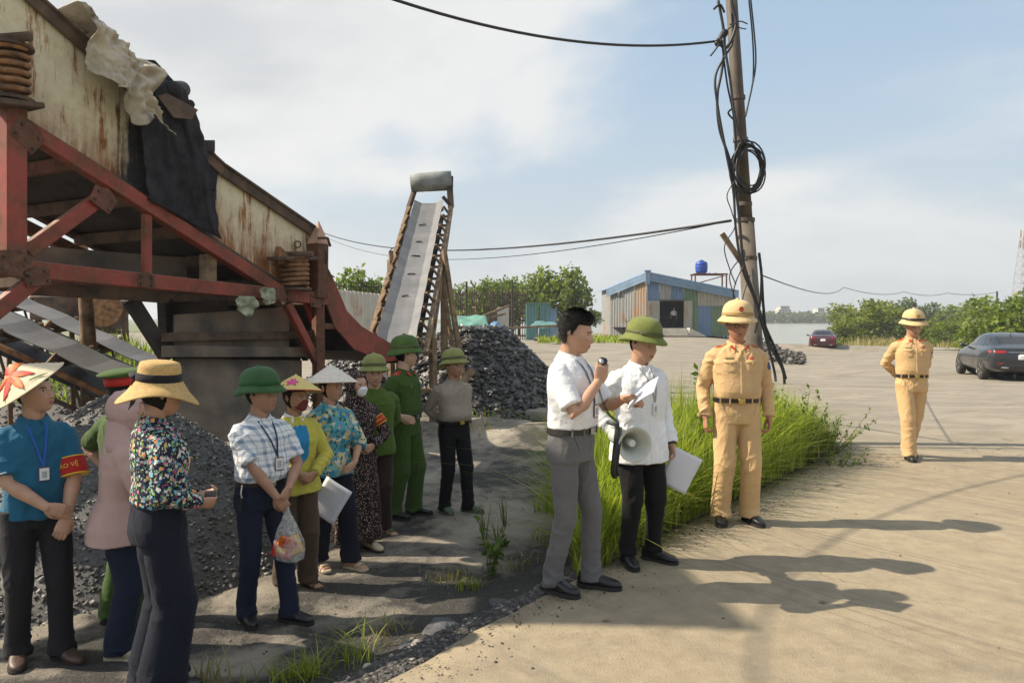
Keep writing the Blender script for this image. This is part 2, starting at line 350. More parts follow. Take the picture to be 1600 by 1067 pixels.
# overgrown spit of river bank at the right
M_BANK = plain('bank_grass', (0.20, 0.19, 0.075), 0.95, 0.4, 0.6, 0.6, 8, kind='World', col2=(0.10, 0.115, 0.04))
def bank_z(x, y):
    pxx = 800 + 1150 * x / y; n = pnoise(np.stack([x * 0.2, y * 0.2, x * 0], -1).reshape(-1, 3)).reshape(x.shape)
    f = sstep(1275, 1345, pxx + 25 * n) * sstep(58, 66, y + 3 * n + 0.12 * np.maximum(0, 1480 - pxx)); f2 = sstep(1420, 1480, pxx + 20 * n) * sstep(46, 50, y + n)
    return -3.0 + 2.1 * np.maximum(f * (1 + 0.35 * sstep(70, 120, y)), f2 * 1.0) + 0.25 * n * f
me = sheet('river_bank', axis([(18, 40, 0.8), (40, 160, 3.0)]), axis([(46, 72, 0.7), (72, 200, 4)]), bank_z, M_BANK)
tag(link('river_bank', me), 'overgrown grassy river bank behind the dark car', 'river bank', kind='structure')

# ============================================================ LOOSE COAL AND STONES
def coal_mat(name, c0, c1, rough, dust):
    m, nt, b = newmat(name); p = coords(nt, 'World'); rnd = nd(nt, 'ShaderNodeNewGeometry').outputs['Random Per Island']
    c = ramp(nt, rnd, [(0.0, c0), (0.75, c1), (0.93, tuple(x * 2.2 for x in c1)), (1.0, dust)])
    c = mixc(nt, ramp(nt, noise(nt, p, 30, 4.0), [(0.5, 0.0), (0.8, 0.5)]), c, tuple(0.55 * x for x in dust))
    lk(nt, c, b.inputs['Base Color']); b.inputs['Roughness'].default_value = rough; b.inputs['Specular IOR Level'].default_value = 0.6
    setbump(nt, b, noise(nt, p, 70, 4.0, 0.7), 0.5, 0.01); return m
M_COAL = coal_mat('coal', (0.014, 0.0135, 0.013), (0.065, 0.061, 0.057), 0.34, (0.36, 0.335, 0.30))
M_FINE = coal_mat('coal_gravel', (0.028, 0.027, 0.026), (0.13, 0.123, 0.114), 0.65, (0.46, 0.42, 0.37))
M_RUB = coal_mat('rubble', (0.032, 0.029, 0.027), (0.085, 0.078, 0.072), 0.8, (0.34, 0.30, 0.25))
_o = np.array([[1,0,0],[-1,0,0],[0,1,0],[0,-1,0],[0,0,1],[0,0,-1]], float)
_of = np.array([[0,2,4],[2,1,4],[1,3,4],[3,0,4],[2,0,5],[1,2,5],[3,1,5],[0,3,5]])
_c = np.array([[x, y, z] for x in (-1, 1) for y in (-1, 1) for z in (-1, 1)], float) * 0.72
def lumps(name, P, size, mat, seed=0, flat=0.7):
    "many angular lumps as one mesh"
    r = np.random.default_rng(seed); n = len(P); q = r.normal(size=(n, 4)); q /= np.linalg.norm(q, axis=1)[:, None]
    w, x, y, z = q.T
    Rm = np.stack([1-2*(y*y+z*z), 2*(x*y-z*w), 2*(x*z+y*w), 2*(x*y+z*w), 1-2*(x*x+z*z), 2*(y*z-x*w), 2*(x*z-y*w), 2*(y*z+x*w), 1-2*(x*x+y*y)], 1).reshape(n, 3, 3)
    sc = np.asarray(size)[:, None, None] * r.uniform(0.55, 1.25, (n, 1, 3)) ; base = _o[None] * r.uniform(0.65, 1.25, (n, 6, 3)) + r.normal(scale=0.16, size=(n, 6, 3))
    V = np.einsum('nij,nkj->nki', Rm, base * sc); V[:, :, 2] *= flat; V += P[:, None]
    Fc = (_of[None] + 6 * np.arange(n)[:, None, None]).reshape(-1, 3)
    return fastmesh(name, V.reshape(-1, 3), Fc, mat)
def heap(name, label, zf, x0, x1, y0, y1, step, n, smin, smax, mat, seed, ground):
    "a mound with lumps all over it; both carried by one empty-free mesh pair"
    top = lambda x, y: np.maximum(zf(x, y), ground(x, y) - 0.25)
    core = link(name, sheet(name, np.arange(x0, x1, step), np.arange(y0, y1, step), top, mat, smooth=False), None, 'stuff')
    r = np.random.default_rng(seed); X = r.uniform(x0, x1, n); Y = r.uniform(y0, y1, n); Z = zf(X, Y); gz = ground(X, Y)
    k = Z > gz - 0.03; X, Y, Z = X[k], Y[k], Z[k]
    s = smin + (smax - smin) * r.random(len(X)) ** 3.2
    link('lump', lumps('lump', np.stack([X, Y, Z + s * 0.2], 1), s, mat, seed), core, 'stuff')
    tag(core, label, 'coal heap'); return core
def cone_heap(cx, cy, rx, ry, h, z0, seed, pw=1.25, flat=0.0):
    def f(x, y):
        x = np.asarray(x, float); y = np.asarray(y, float); r = np.hypot((x - cx) / rx, (y - cy) / ry)
        nz = fbm(np.stack([x * 1.1, y * 1.1, x * 0 + seed], -1).reshape(-1, 3), 3).reshape(x.shape)
        r = r * (1 + 0.10 * nz); prof = np.clip(1 - np.sqrt(r * r + 0.03) + 0.02, -0.35, 1); prof = np.minimum(prof, 1 - flat)
        return z0 + h * prof + 0.05 * nz
    return f
# lump coal heap behind the grey-shirted man and conveyor
hf = cone_heap(-0.75, 15.0, 2.35, 2.75, 2.45, -0.35, 3.0, flat=0.29)
hf2 = cone_heap(-2.4, 15.4, 2.6, 2.6, 2.2, -0.35, 5.0, flat=0.29)
heap('coal_heap', 'heap of black lump coal behind the conveyor legs', lambda x, y: np.maximum(hf(x, y), hf2(x, y)), -5, 2.2, 12.0, 18.0, 0.09, 24000, 0.016, 0.105, M_COAL, 11, yard_z)
# fine heap under the red machine, behind the people
gf = cone_heap(-3.45, 6.5, 1.75, 1.75, 1.55, -0.36, 9.0, flat=0.05); gf2 = cone_heap(-4.9, 6.3, 2.3, 1.9, 1.35, -0.36, 6.0); gf3 = cone_heap(-4.6, 5.0, 1.7, 1.2, 0.5, -0.36, 2.0)
heap('gravel_heap', 'heap of fine dark coal gravel under the red screening machine', lambda x, y: np.maximum(np.maximum(gf(x, y), gf2(x, y)), gf3(x, y)), -8, -1.3, 3.6, 9.2, 0.05, 66000, 0.006, 0.030, M_FINE, 12, yard_z)
# a far dull heap behind the low conveyor
df = cone_heap(-9.2, 16.5, 4.0, 3.0, 1.5, -0.3, 4.0)
heap('stone_heap', 'grey gravel heap behind the low conveyor belt', df, -14, -4.5, 12.5, 20, 0.15, 8000, 0.03, 0.08, M_RUB, 14, yard_z)
# rubble shoulder along the road edge
r = np.random.default_rng(5); n = 9000; ys = r.uniform(2.2, 7.0, n); off = np.abs(r.normal(0.0, 0.34, n)) + 0.0
k = (r.random(n) < np.interp(ys, [2.2, 4.5, 7], [1, 0.8, 0.3])); ys = ys[k]; off = off[k]; xs = edge_x(ys) - off - 0.02
s = 0.005 + 0.026 * r.random(len(xs)) ** 3.0
tag(link('rubble', lumps('rubble', np.stack([xs, ys, yard_z(xs, ys) + s * 0.05], 1), s, M_RUB, 6, 0.42)), 'strip of dark slate rubble along the concrete road edge', 'rubble', kind='stuff')
n = 9000; xs = r.uniform(-5.5, 1.2, n); ys = r.uniform(2.8, 11.5, n); k = xs < edge_x(ys) - 0.25; xs, ys = xs[k], ys[k]
dens = fbm(np.stack([xs * 0.9, ys * 0.9, xs * 0 + 3], 1), 3); k = dens > r.uniform(-0.7, 0.6, len(xs)); xs, ys = xs[k], ys[k]
s = 0.004 + 0.012 * r.random(len(xs)) ** 4
tag(link('coal_crumbs', lumps('coal_crumbs', np.stack([xs, ys, yard_z(xs, ys) + s * 0.2], 1), s, M_RUB, 8, 0.6)), 'scattered coal crumbs and chips over the yard dirt', 'coal crumbs', kind='stuff')
r = np.random.default_rng(55); n = 2600; ys = r.uniform(2.6, 9.6, n); xs = edge_x(ys) + np.abs(r.normal(0, 0.22, n)) + 0.01; s = 0.003 + 0.009 * r.random(n) ** 4
tag(link('road_grit', lumps('road_grit', np.stack([xs, ys, road_z(xs, ys) + s * 0.2], 1), s, M_RUB, 18, 0.5)), 'grit and chips strewn along the concrete edge', 'grit', kind='stuff')
n = 500; ys = r.uniform(2.8, 16, n); xs = r.uniform(-0.3, 9, n); k = xs > edge_x(ys) + 0.3; xs, ys = xs[k], ys[k]; s = 0.004 + 0.010 * r.random(len(xs)) ** 4
tag(link('road_chips', lumps('road_chips', np.stack([xs, ys, road_z(xs, ys) + s * 0.2], 1), s, M_RUB, 19, 0.5)), 'few small coal chips lying out on the road', 'coal chips', kind='stuff')
M_SLATE = plain('slate', (0.075, 0.073, 0.08), 0.7, 0.35, 14, 0.8, 45, kind='World')
M_PALE = plain('pale_stone', (0.34, 0.31, 0.26), 0.85, 0.3, 18, 0.7, 50, kind='World')
def boulder(px, py, z, size, mat, label, seed, flat=0.5):
    v = ray(px, py); t = (z - CAMZ) / v.z; p = Vector((0, 0, CAMZ)) + v * t
    p.z = float(yard_z(np.array([p.x]), np.array([p.y]))[0])
    import bmesh
    bm = bmesh.new(); bmesh.ops.create_icosphere(bm, subdivisions=3, radius=1)
    V = np.array([v.co for v in bm.verts]); d = 0.35 * fbm(V * 1.4 + seed * 7.1, 3); q = np.round((1 + d) * 6) / 6 * 0.5 + (1 + d) * 0.5
    for v_, s_ in zip(bm.verts, q): v_.co = Vector((v_.co.x * s_ * size, v_.co.y * s_ * size * 0.8, max(v_.co.z, -0.4) * s_ * size * flat))
    me = bpy.data.meshes.new('stone'); bm.to_mesh(me); bm.free(); me.materials.append(mat)
    o = link('stone', me); o.location = p + Vector((0, 0, size * 0.1)); o.rotation_euler.z = seed
    tag(o, label, 'stone', 'stones along the road shoulder'); return o
boulder(690, 962, -0.22, 0.125, M_SLATE, 'largest dark slate slab in the rubble shoulder', 1.0, 0.35)
boulder(780, 925, -0.2, 0.075, M_SLATE, 'dark slate slab nearer the grey-trousered man', 2.2, 0.3)
boulder(640, 1010, -0.2, 0.06, M_SLATE, 'dark stone low in the shoulder at the picture bottom', 3.4, 0.5)
boulder(652, 1022, -0.2, 0.036, M_PALE, 'pale brown stone by the road edge near the bottom', 4.4, 0.5)
boulder(575, 1036, -0.25, 0.036, M_PALE, 'flat pale stone beside the foreground grass tuft', 5.2, 0.35)
boulder(730, 955, -0.2, 0.022, M_PALE, 'small whitish stone on the slate rubble', 6.1, 0.6)
# ============================================================ MATERIALS FOR METAL AND TIMBER
def mat_redpaint(name='red_paint', c=(0.33, 0.048, 0.028), rustiness=0.65):
    m, nt, b = newmat(name); p = coords(nt, 'World'); n1 = noise(nt, p, 2.2, 7.0, 0.68); n2 = noise(nt, p, 14.0, 6.0, 0.7); n3 = noise(nt, p, 80, 3.0)
    c1 = ramp(nt, n2, [(0.3, tuple(x * 0.7 for x in c)), (0.7, tuple(x * 1.15 for x in c))])
    rust = ramp(nt, n2, [(0.3, (0.045, 0.026, 0.017)), (0.6, (0.15, 0.075, 0.04)), (0.8, (0.24, 0.17, 0.11))])
    f = ramp(nt, mth(nt, 'ADD', mth(nt, 'MULTIPLY', n1, 0.7), mth(nt, 'MULTIPLY', n2, 0.3)), [(0.52 - 0.14 * rustiness, 0.0), (0.66 - 0.1 * rustiness, 0.9)])
    c2 = mixc(nt, f, c1, rust)
    up = nd(nt, 'ShaderNodeSeparateXYZ', {0: nd(nt, 'ShaderNodeNewGeometry').outputs['Normal']}).outputs['Z']
    dust = mth(nt, 'MULTIPLY', ramp(nt, up, [(0.5, 0.0), (0.9, 0.75)]), ramp(nt, n1, [(0.3, 0.4), (0.6, 1.0)]))
    c2 = mixc(nt, dust, c2, (0.20, 0.17, 0.13))
    lk(nt, c2, b.inputs['Base Color']); lk(nt, ramp(nt, f, [(0, 0.5), (1, 0.92)]), b.inputs['Roughness'])
    setbump(nt, b, mth(nt, 'ADD', n2, mth(nt, 'MULTIPLY', n3, 0.4)), 0.4, 0.01); return m
M_RED = mat_redpaint(); M_REDD = mat_redpaint('worn_red_paint', (0.20, 0.045, 0.028), 1.4)
M_RUST = plain('rusty_steel', (0.105, 0.062, 0.040), 0.88, 0.5, 5, 0.5, 60, kind='World', col2=(0.04, 0.03, 0.024))
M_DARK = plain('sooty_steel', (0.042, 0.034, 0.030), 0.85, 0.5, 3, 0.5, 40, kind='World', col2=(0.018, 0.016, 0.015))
M_RUSTO = plain('orange_rust', (0.27, 0.13, 0.055), 0.9, 0.5, 9, 0.5, 60, kind='World', col2=(0.08, 0.045, 0.028))
M_WOODR = plain('weathered_timber', (0.22, 0.15, 0.09), 0.9, 0.45, 7, 0.5, 60, kind='World', col2=(0.09, 0.055, 0.03))
M_BELT = plain('grey_rubber_belt', (0.15, 0.15, 0.152), 0.62, 0.2, 3, 0.2, 60, kind='World', col2=(0.125, 0.125, 0.13))
M_BLACK = plain('black_rubber', (0.018, 0.018, 0.019), 0.55, 0.3, 6, 0.15, 60)
M_STEELPL = plain('dirty_plate', (0.155, 0.115, 0.08), 0.85, 0.4, 2.5, 0.4, 40, kind='World', col2=(0.07, 0.06, 0.052))
def mat_cream():
    "cream paint, rust runs, coal crust in the middle of the machine"
    m, nt, b = newmat('rusted_cream_paint'); p = coords(nt, 'World'); sx = nd(nt, 'ShaderNodeSeparateXYZ', {0: p})
    n1 = noise(nt, p, 1.6, 7.0, 0.65); n2 = noise(nt, p, 11, 6.0, 0.7)
    st = noise(nt, nd(nt, 'ShaderNodeMapping', {'Vector': p, 'Scale': (9, 9, 1.1)}).outputs[0], 1.0, 7.0, 0.72)
    cream = ramp(nt, n2, [(0.3, (0.60, 0.50, 0.33)), (0.7, (0.76, 0.66, 0.47))])
    rust = ramp(nt, n2, [(0.25, (0.07, 0.03, 0.014)), (0.5, (0.27, 0.09, 0.022)), (0.75, (0.42, 0.19, 0.06))])
    f = ramp(nt, mth(nt, 'ADD', mth(nt, 'MULTIPLY', st, 0.62), mth(nt, 'MULTIPLY', n1, 0.38)), [(0.515, 0.0), (0.575, 0.95)])
    c = mixc(nt, f, cream, rust)
    # height above the sloping lower edge -> more rust along the bottom (dl set by the slope of the machine)
    low = mth(nt, 'ADD', mth(nt, 'MULTIPLY', sx.outputs['Y'], 0.385), sx.outputs['Z'])
    f2 = mth(nt, 'MULTIPLY', ramp(nt, mth(nt, 'SUBTRACT', low, 5.78), [(0.0, 1.0), (0.62, 0.0)]), ramp(nt, st, [(0.34, 0.0), (0.52, 1.0)]))
    c = mixc(nt, f2, c, rust)
    # coal crust between two ragged lines
    y = mth(nt, 'ADD', sx.outputs['Y'], mth(nt, 'MULTIPLY', mth(nt, 'SUBTRACT', n1, 0.5), 0.55)); y = mth(nt, 'ADD', y, mth(nt, 'MULTIPLY', mth(nt, 'SUBTRACT', st, 0.5), 0.5))
    f3 = ramp(nt, mth(nt, 'MULTIPLY', mth(nt, 'SUBTRACT', y, 6.5), 0.25), [(0.25, 0.0), (0.285, 1.0), (0.50, 1.0), (0.525, 0.0)])
    crust = ramp(nt, n2, [(0.3, (0.020, 0.018, 0.020)), (0.7, (0.062, 0.056, 0.062))])
    c = mixc(nt, f3, c, crust)
    lk(nt, c, b.inputs['Base Color']); b.inputs['Roughness'].default_value = 0.8
    setbump(nt, b, mth(nt, 'ADD', n2, mth(nt, 'MULTIPLY', f3, mth(nt, 'MULTIPLY', noise(nt, p, 24, 5.0, 0.7), 3.0))), 0.5, 0.02); return m
M_CREAM = mat_cream()

# ============================================================ THE RED SCREENING MACHINE
ML = Vector((-4.41, 6.5, 0)); MU = Vector((0.466, 0.885, 0)).normalized(); MN = Vector((-MU.y, MU.x, 0))
def MP(px, py, ins=0.0):
    "point of the machine's roadside plane (set back by ins) that a pixel looks at"
    v = ray(px, py); c = Vector((0, 0, CAMZ)); q = ML + MN * ins; t = (q - c).dot(MN) / v.dot(MN); return c + v * t
def MS(s, z, ins=0.0):
    p = ML + MU * s + MN * ins; p.z = z; return p
def sz(p): return ((p - ML).dot(MU), p.z)
mach = empty('screening_machine', MS(2.0, -0.35, 1.0))
tag(mach, 'tall rusty screening machine with red steel frame and cream side plates', 'screening machine')
def mpart(name, g, mat, bevel=0.008, smooth=False, kind=None, parent=None):
    o = g.build(name, mat, parent or mach, smooth=smooth, bevel=bevel, kind=kind)
    if parent is None: o.matrix_parent_inverse = Matrix.Translation(-mach.location)
    return o
def mbeam(a, b, w=0.13, h=None, mat=M_RED, ins=0.0, name='beam'):
    return mpart(name, G().beam(a if isinstance(a, Vector) else MP(*a, ins), b if isinstance(b, Vector) else MP(*b, ins), w, h or w), mat)
WD = 2.3   # depth of the machine
# box edges in the plane: lower and upper sloping lines
b0 = sz(MP(440, 447)); b1 = sz(MP(30, 188)); bs = (b1[1] - b0[1]) / (b1[0] - b0[0])
def zb(s): return b0[1] + bs * (s - b0[0])
t0 = sz(MP(492, 362, 0.1)); t1 = sz(MP(345, 262, 0.1)); t2 = sz(MP(60, 5, 0.1)); ts = (t2[1] - t1[1]) / (t2[0] - t1[0])
def zt(s): return t1[1] + ts * (s - t1[0]) if s < t1[0] else t0[1] + (t1[1] - t0[1]) / (t1[0] - t0[0]) * (s - t0[0])
SL = -2.7
for ins, far in ((0.10, 0), (WD - 0.1, 1)):
    # side plates in five riveted segments
    xs = [SL, -1.2, 0.75, sz(MP(228, 310, ins))[0] if not far else 1.6, sz(MP(337, 300, 0.1))[0], t0[0] + 0.03]
    for i, (a, c) in enumerate(zip(xs[:-1], xs[1:])):
        if far and i < 2: continue
        zz = 0.10 if i == 3 else 0.0
        if far and i < 4: zz = -0.75
        pr = 0.012 * (i % 2)
        g = G().prism([MS(a, zb(a) + 0.06, ins - pr), MS(c, zb(c) + 0.06, ins - pr), MS(c, zt(c) + zz, ins - pr), MS(a, zt(a) + zz, ins - pr)], MN * 0.025)
        mpart('side_plate', g, M_CREAM, 0)
    # top flange (rusty angle) and lower lip
    for a, c in (((SL, t1[0]), (t1[0], t0[0] + 0.06)) if not far else ()):
        mpart('top_flange', G().beam(MS(a, zt(a) + 0.03, ins), MS(c, zt(c) + 0.03, ins), 0.16, 0.035), M_RUST)
        mpart('flange_lip', G().beam(MS(a, zt(a) - 0.05, ins - 0.045), MS(c, zt(c) - 0.05, ins - 0.045), 0.03, 0.12), M_RUST)
    mpart('lower_flange', G().beam(MS(SL if not far else 0.0, zb(SL if not far else 0.0) + 0.05, ins - 0.02), MS(b0[0] + 0.1, zb(b0[0] + 0.1) + 0.05, ins - 0.02), 0.12, 0.05), M_RUST)
# screen deck between the side plates, seen from below
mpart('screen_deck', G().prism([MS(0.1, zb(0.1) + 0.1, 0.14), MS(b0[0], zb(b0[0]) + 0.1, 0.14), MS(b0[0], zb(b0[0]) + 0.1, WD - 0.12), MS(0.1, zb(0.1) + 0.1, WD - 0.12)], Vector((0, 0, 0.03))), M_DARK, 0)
for s_ in np.arange(0.08, 3.3, 0.62):
    mpart('cross_member', G().beam(MS(s_, zb(s_) + 0.02, 0.12), MS(s_, zb(s_) + 0.02, WD - 0.12), 0.09, 0.13), M_RUST if int(s_ * 3) % 2 else M_REDD)
# end plate and discharge lip
mpart('end_plate', G().prism([MS(t0[0] + 0.03, zb(t0[0]) + 0.05, 0.1), MS(t0[0] + 0.03, zb(t0[0]) + 0.05, WD - 0.1), MS(t0[0] + 0.03, zt(t0[0]) - 0.25, WD - 0.1), MS(t0[0] + 0.03, zt(t0[0]) - 0.25, 0.1)], MU * 0.02), M_RUST, 0)
# main frame, near side then far side
H0 = MP(-70, 410); H1 = MP(512, 468)
def hz_at(px): return MP(px, 410 + (px + 70) / 582 * 58)
mbeam(H0, H1, 0.14, 0.155, name='main_beam')
A0 = MP(20, 205); A1 = MP(442, 456)
mbeam(MP(38, 200), MP(446, 462), 0.13, 0.14, name='inclined_beam')
mbeam(MP(20, 160), MP(20, 418), 0.15, 0.17, name='post')
mbeam(MP(170, 300, 0.01), MP(40, 394, 0.01), 0.10, 0.13, name='brace')
mbeam(MP(229, 335), MP(229, 442), 0.075, 0.085, name='post')
mbeam(MP(325, 398, 0.1), MP(325, 448, 0.1), 0.14, 0.14, M_WOODR, name='post')
mbeam(MP(56, 436), MP(-40, 512), 0.11, 0.13, name='brace')
for ins in (WD,):
    off = MN * ins
    mbeam(H0 + off, H1 + off, 0.14, 0.155, M_REDD, name='main_beam'); mbeam(A0 + off, A1 + off, 0.13, 0.14, M_REDD, name='inclined_beam')
    mbeam(MP(20, 160) + off, MP(20, 418) + off, 0.15, 0.15, M_REDD, name='post'); mbeam(MP(229, 335) + off, MP(229, 442) + off, 0.1, 0.1, M_REDD, name='post')
    mbeam(MP(165, 300) + off, MP(40, 394) + off, 0.1, 0.13, M_REDD, name='brace')
for px in (10, 150, 300, 420, 500):
    p = hz_at(px) + Vector((0, 0, -0.02)); mbeam(p + MN * 0.08, p + MN * (WD - 0.08), 0.11, 0.13, M_RUST, name='cross_beam')
# web beam along the middle above the main beam and under-slung dark girder
mbeam(MP(45, 405, 0.55), MP(288, 420, 0.55), 0.10, 0.26, M_STEELPL, name='girder')
mbeam(MP(40, 449, 0.3), MP(260, 463, 0.3), 0.10, 0.14, M_RUST, name='girder')
# legs down to the ground, out of frame at the left and behind the people at the right
gz0 = -0.4
for ins in (0.0, WD):
    for p in (MS(-0.55, 0, ins), MS(-2.4, 0, ins)):
        q = p.copy(); q.z = zb(sz(p)[0]) - 0.05; p.z = gz0; mbeam(p, q, 0.15, 0.15, M_RED if ins == 0 else M_REDD, name='leg')
    mbeam(MS(-2.4, 0.6, ins), MS(-0.6, 2.0, ins), 0.1, 0.1, M_REDD, name='brace'); mbeam(MS(-2.4, 2.05, ins), MS(-0.3, 2.08, ins), 0.12, 0.14, M_REDD, name='main_beam')
L1 = MP(497, 470); mbeam(L1 + Vector((0, 0, 0.05)), Vector((L1.x, L1.y, gz0)), 0.13, 0.13, M_REDD, name='leg')
L2 = L1 + MN * WD; mbeam(L2, Vector((L2.x, L2.y, gz0)), 0.13, 0.13, M_REDD, name='leg')
mbeam(MP(448, 474, 0.02), MP(495, 566, 0.02), 0.09, 0.11, M_RED, name='brace'); mbeam(MP(428, 470, 0.5), MP(480, 560, 0.5), 0.10, 0.12, M_DARK, name='brace')
mbeam(MP(478, 470, 0.1), MP(490, 505, 0.1), 0.07, 0.08, M_RED, name='gusset')
mbeam(MP(500, 510), MP(530, 510), 0.06, 0.08, M_REDD, name='tie'); 
mbeam(MP(205, 470, 0.35), MP(262, 560, 0.35), 0.12, 0.14, M_DARK, name='brace'); mbeam(MP(258, 468, 0.9), MP(262, 560, 0.9), 0.16, 0.12, M_DARK, name='post')
# pointed corner post
pb = MP(496, 466, -0.02); pt = MP(497, 382, -0.02); w_ = 0.11
mbeam(pb, pt, 0.2, 0.2, M_REDD, name='corner_post')
g = G(); tp = MP(498, 344, -0.02); b4 = [pt + MU * a + MN * c for a, c in ((-w_, -w_), (w_, -w_), (w_, w_), (-w_, w_))]
g.add(b4 + [tp], [(0, 1, 4), (1, 2, 4), (2, 3, 4), (3, 0, 4), (3, 2, 1, 0)]); mpart('post_cap', g, plain('primer_pink', (0.46, 0.27, 0.19), 0.8, 0.25, 9, 0.3, kind='World'), 0.005)
mpart('hook', G().tube([MP(497, 372, -0.15), MP(512, 372, -0.2), MP(516, 385, -0.2)], 0.018, 8), M_RUST, 0, True)
g = G()
for k in range(4):
    a = MP(505, 392 + 6 * k, -0.12); pts = [a + Vector((0.03 * math.sin(q * 1.7 + k), 0.02 * math.cos(q * 2.1), -0.07 * q + 0.03 * math.sin(q * 2.5 + 2 * k))) + MU * (0.03 * q * (1 + 0.3 * k)) for q in np.linspace(0, 3.2, 9)]
    g.tube(pts, 0.006, 5)
mpart('wire_scrap', g, M_BLACK, 0)
# swan-neck plate and discharge chute
poly = [(503, 402), (520, 432), (543, 486), (566, 510), (628, 546), (630, 562), (600, 566), (552, 544), (524, 512), (504, 455)]
mpart('chute_plate', G().prism([MP(x, y, -0.06) for x, y in poly], MN * 0.035), M_RED, 0.006)
mpart('chute_plate', G().prism([MP(x, y, -0.06) + MN * (WD - 0.1) for x, y in poly], MN * 0.035), M_REDD, 0.006)
a, c, d_ = MP(505, 470, 0), MP(553, 546, 0), MP(628, 564, 0)
mpart('chute_floor', G().prism([a, c, c + MN * (WD - 0.2), a + MN * (WD - 0.2)], MU * -0.02), M_DARK, 0); mpart('chute_floor', G().prism([c, d_, d_ + MN * (WD - 0.2), c + MN * (WD - 0.2)], Vector((0, 0, -0.02))), M_DARK, 0)
# hopper below: dark channels, plates
mpart('hopper_plate', G().prism([MP(272, 492, 0.25), MP(452, 480, 0.25), MP(452, 545, 0.25), MP(272, 545, 0.25)], MN * 0.02), M_STEELPL, 0)
mpart('hopper_beam', G().beam(MP(255, 527, 0.2), MP(495, 523, 0.2), 0.08, 0.10), M_RUST)
mpart('hopper_beam', G().beam(MP(255, 549, 0.2), MP(495, 550, 0.2), 0.08, 0.13), M_STEELPL)
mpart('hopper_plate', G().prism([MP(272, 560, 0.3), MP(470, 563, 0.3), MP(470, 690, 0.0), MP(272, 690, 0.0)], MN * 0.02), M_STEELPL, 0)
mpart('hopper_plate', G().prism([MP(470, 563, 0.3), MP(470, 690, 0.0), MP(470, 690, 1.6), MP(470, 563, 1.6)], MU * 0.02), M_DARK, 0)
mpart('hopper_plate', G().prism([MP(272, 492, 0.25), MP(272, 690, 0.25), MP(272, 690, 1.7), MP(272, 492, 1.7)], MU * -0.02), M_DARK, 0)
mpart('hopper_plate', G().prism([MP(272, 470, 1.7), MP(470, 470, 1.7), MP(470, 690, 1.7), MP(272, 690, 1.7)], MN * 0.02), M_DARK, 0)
# bolted gusset plates at the joints
def gusset(px, py, w, h, ang=0.0):
    c = MP(px, py, -0.078); ca, sa_ = math.cos(ang), math.sin(ang); ex = MU * ca + Vector((0, 0, sa_)); ez = Vector((0, 0, ca)) - MU * sa_
    o = mpart('gusset_plate', G().prism([c + ex * a_ + ez * b_ for a_, b_ in ((-w, -h * 0.7), (w * 0.75, -h), (w, h * 0.5), (w * 0.2, h), (-w, h * 0.8))], MN * 0.012), M_REDD, 0.003)
    for a_, b_ in ((-0.65, -0.4), (0.6, -0.6), (0.6, 0.3), (-0.6, 0.45)):
        q = c + ex * (a_ * w) + ez * (b_ * h); G().tube([q, q - MN * 0.022], 0.016, 6).build('bolt', M_RUST, o)
for a_ in ((24, 412, 0.15, 0.13, 0), (44, 212, 0.14, 0.13, -0.5), (163, 312, 0.13, 0.11, -0.4), (229, 438, 0.10, 0.09, 0), (440, 460, 0.16, 0.10, 0), (497, 470, 0.14, 0.11, 0), (60, 432, 0.12, 0.1, 0.3)): gusset(*a_)
# springs
def spring(c, r, h, turns, wire, mat):
    pts = [c + Vector((r * math.cos(t), r * math.sin(t), -h / 2 + h * t / (2 * math.pi * turns))) for t in np.linspace(0, 2 * math.pi * turns, turns * 20)]
    s_ = mpart('spring', G().tube(pts, wire, 8, 'round'), mat, 0, True)
    return s_
def seat(c, r, mat): return mpart('spring_seat', G().lathe([(r, 0), (r, 0.03), (r * 0.7, 0.035)], 20, c), mat, 0.003)
def coil_set(c, r, h, turns, wire):
    spring(c, r, h, turns, wire, M_RUSTO); seat(c + Vector((0, 0, h / 2)), r * 1.35, M_RUST); seat(c - Vector((0, 0, h / 2 + 0.03)), r * 1.35, M_RUST)
    q = c + Vector((0, 0, h / 2 + 0.06)); mpart('pivot_pipe', G().tube([q + MU * -0.1 + MN * 0.1, q - MN * 0.28 + MU * 0.02], 0.042, 14), M_RUST, 0, True)
coil_set(MP(14, 115, -0.04), 0.145, 0.43, 6, 0.024); coil_set(MP(461, 428, -0.06), 0.155, 0.36, 6, 0.026)
mpart('bracket', G().prism([MP(430, 385, 0.04), MP(445, 402, 0.04), MP(470, 405, 0.04), MP(488, 405, 0.04), MP(425, 415, 0.04)], MN * -0.1), M_RUSTO); mpart('bracket', G().beam(MP(425, 404, -0.1), MP(490, 404, -0.1), 0.2, 0.05), M_RUST)
mpart('bracket', G().beam(MP(-10, 160, -0.1), MP(58, 168, -0.1), 0.25, 0.05), M_RUST)
M_CRUST = plain('coal_crust', (0.026, 0.023, 0.027), 0.85, 0.6, 6, 1.0, 26, kind='World', col2=(0.010, 0.009, 0.011), spec=0.25)
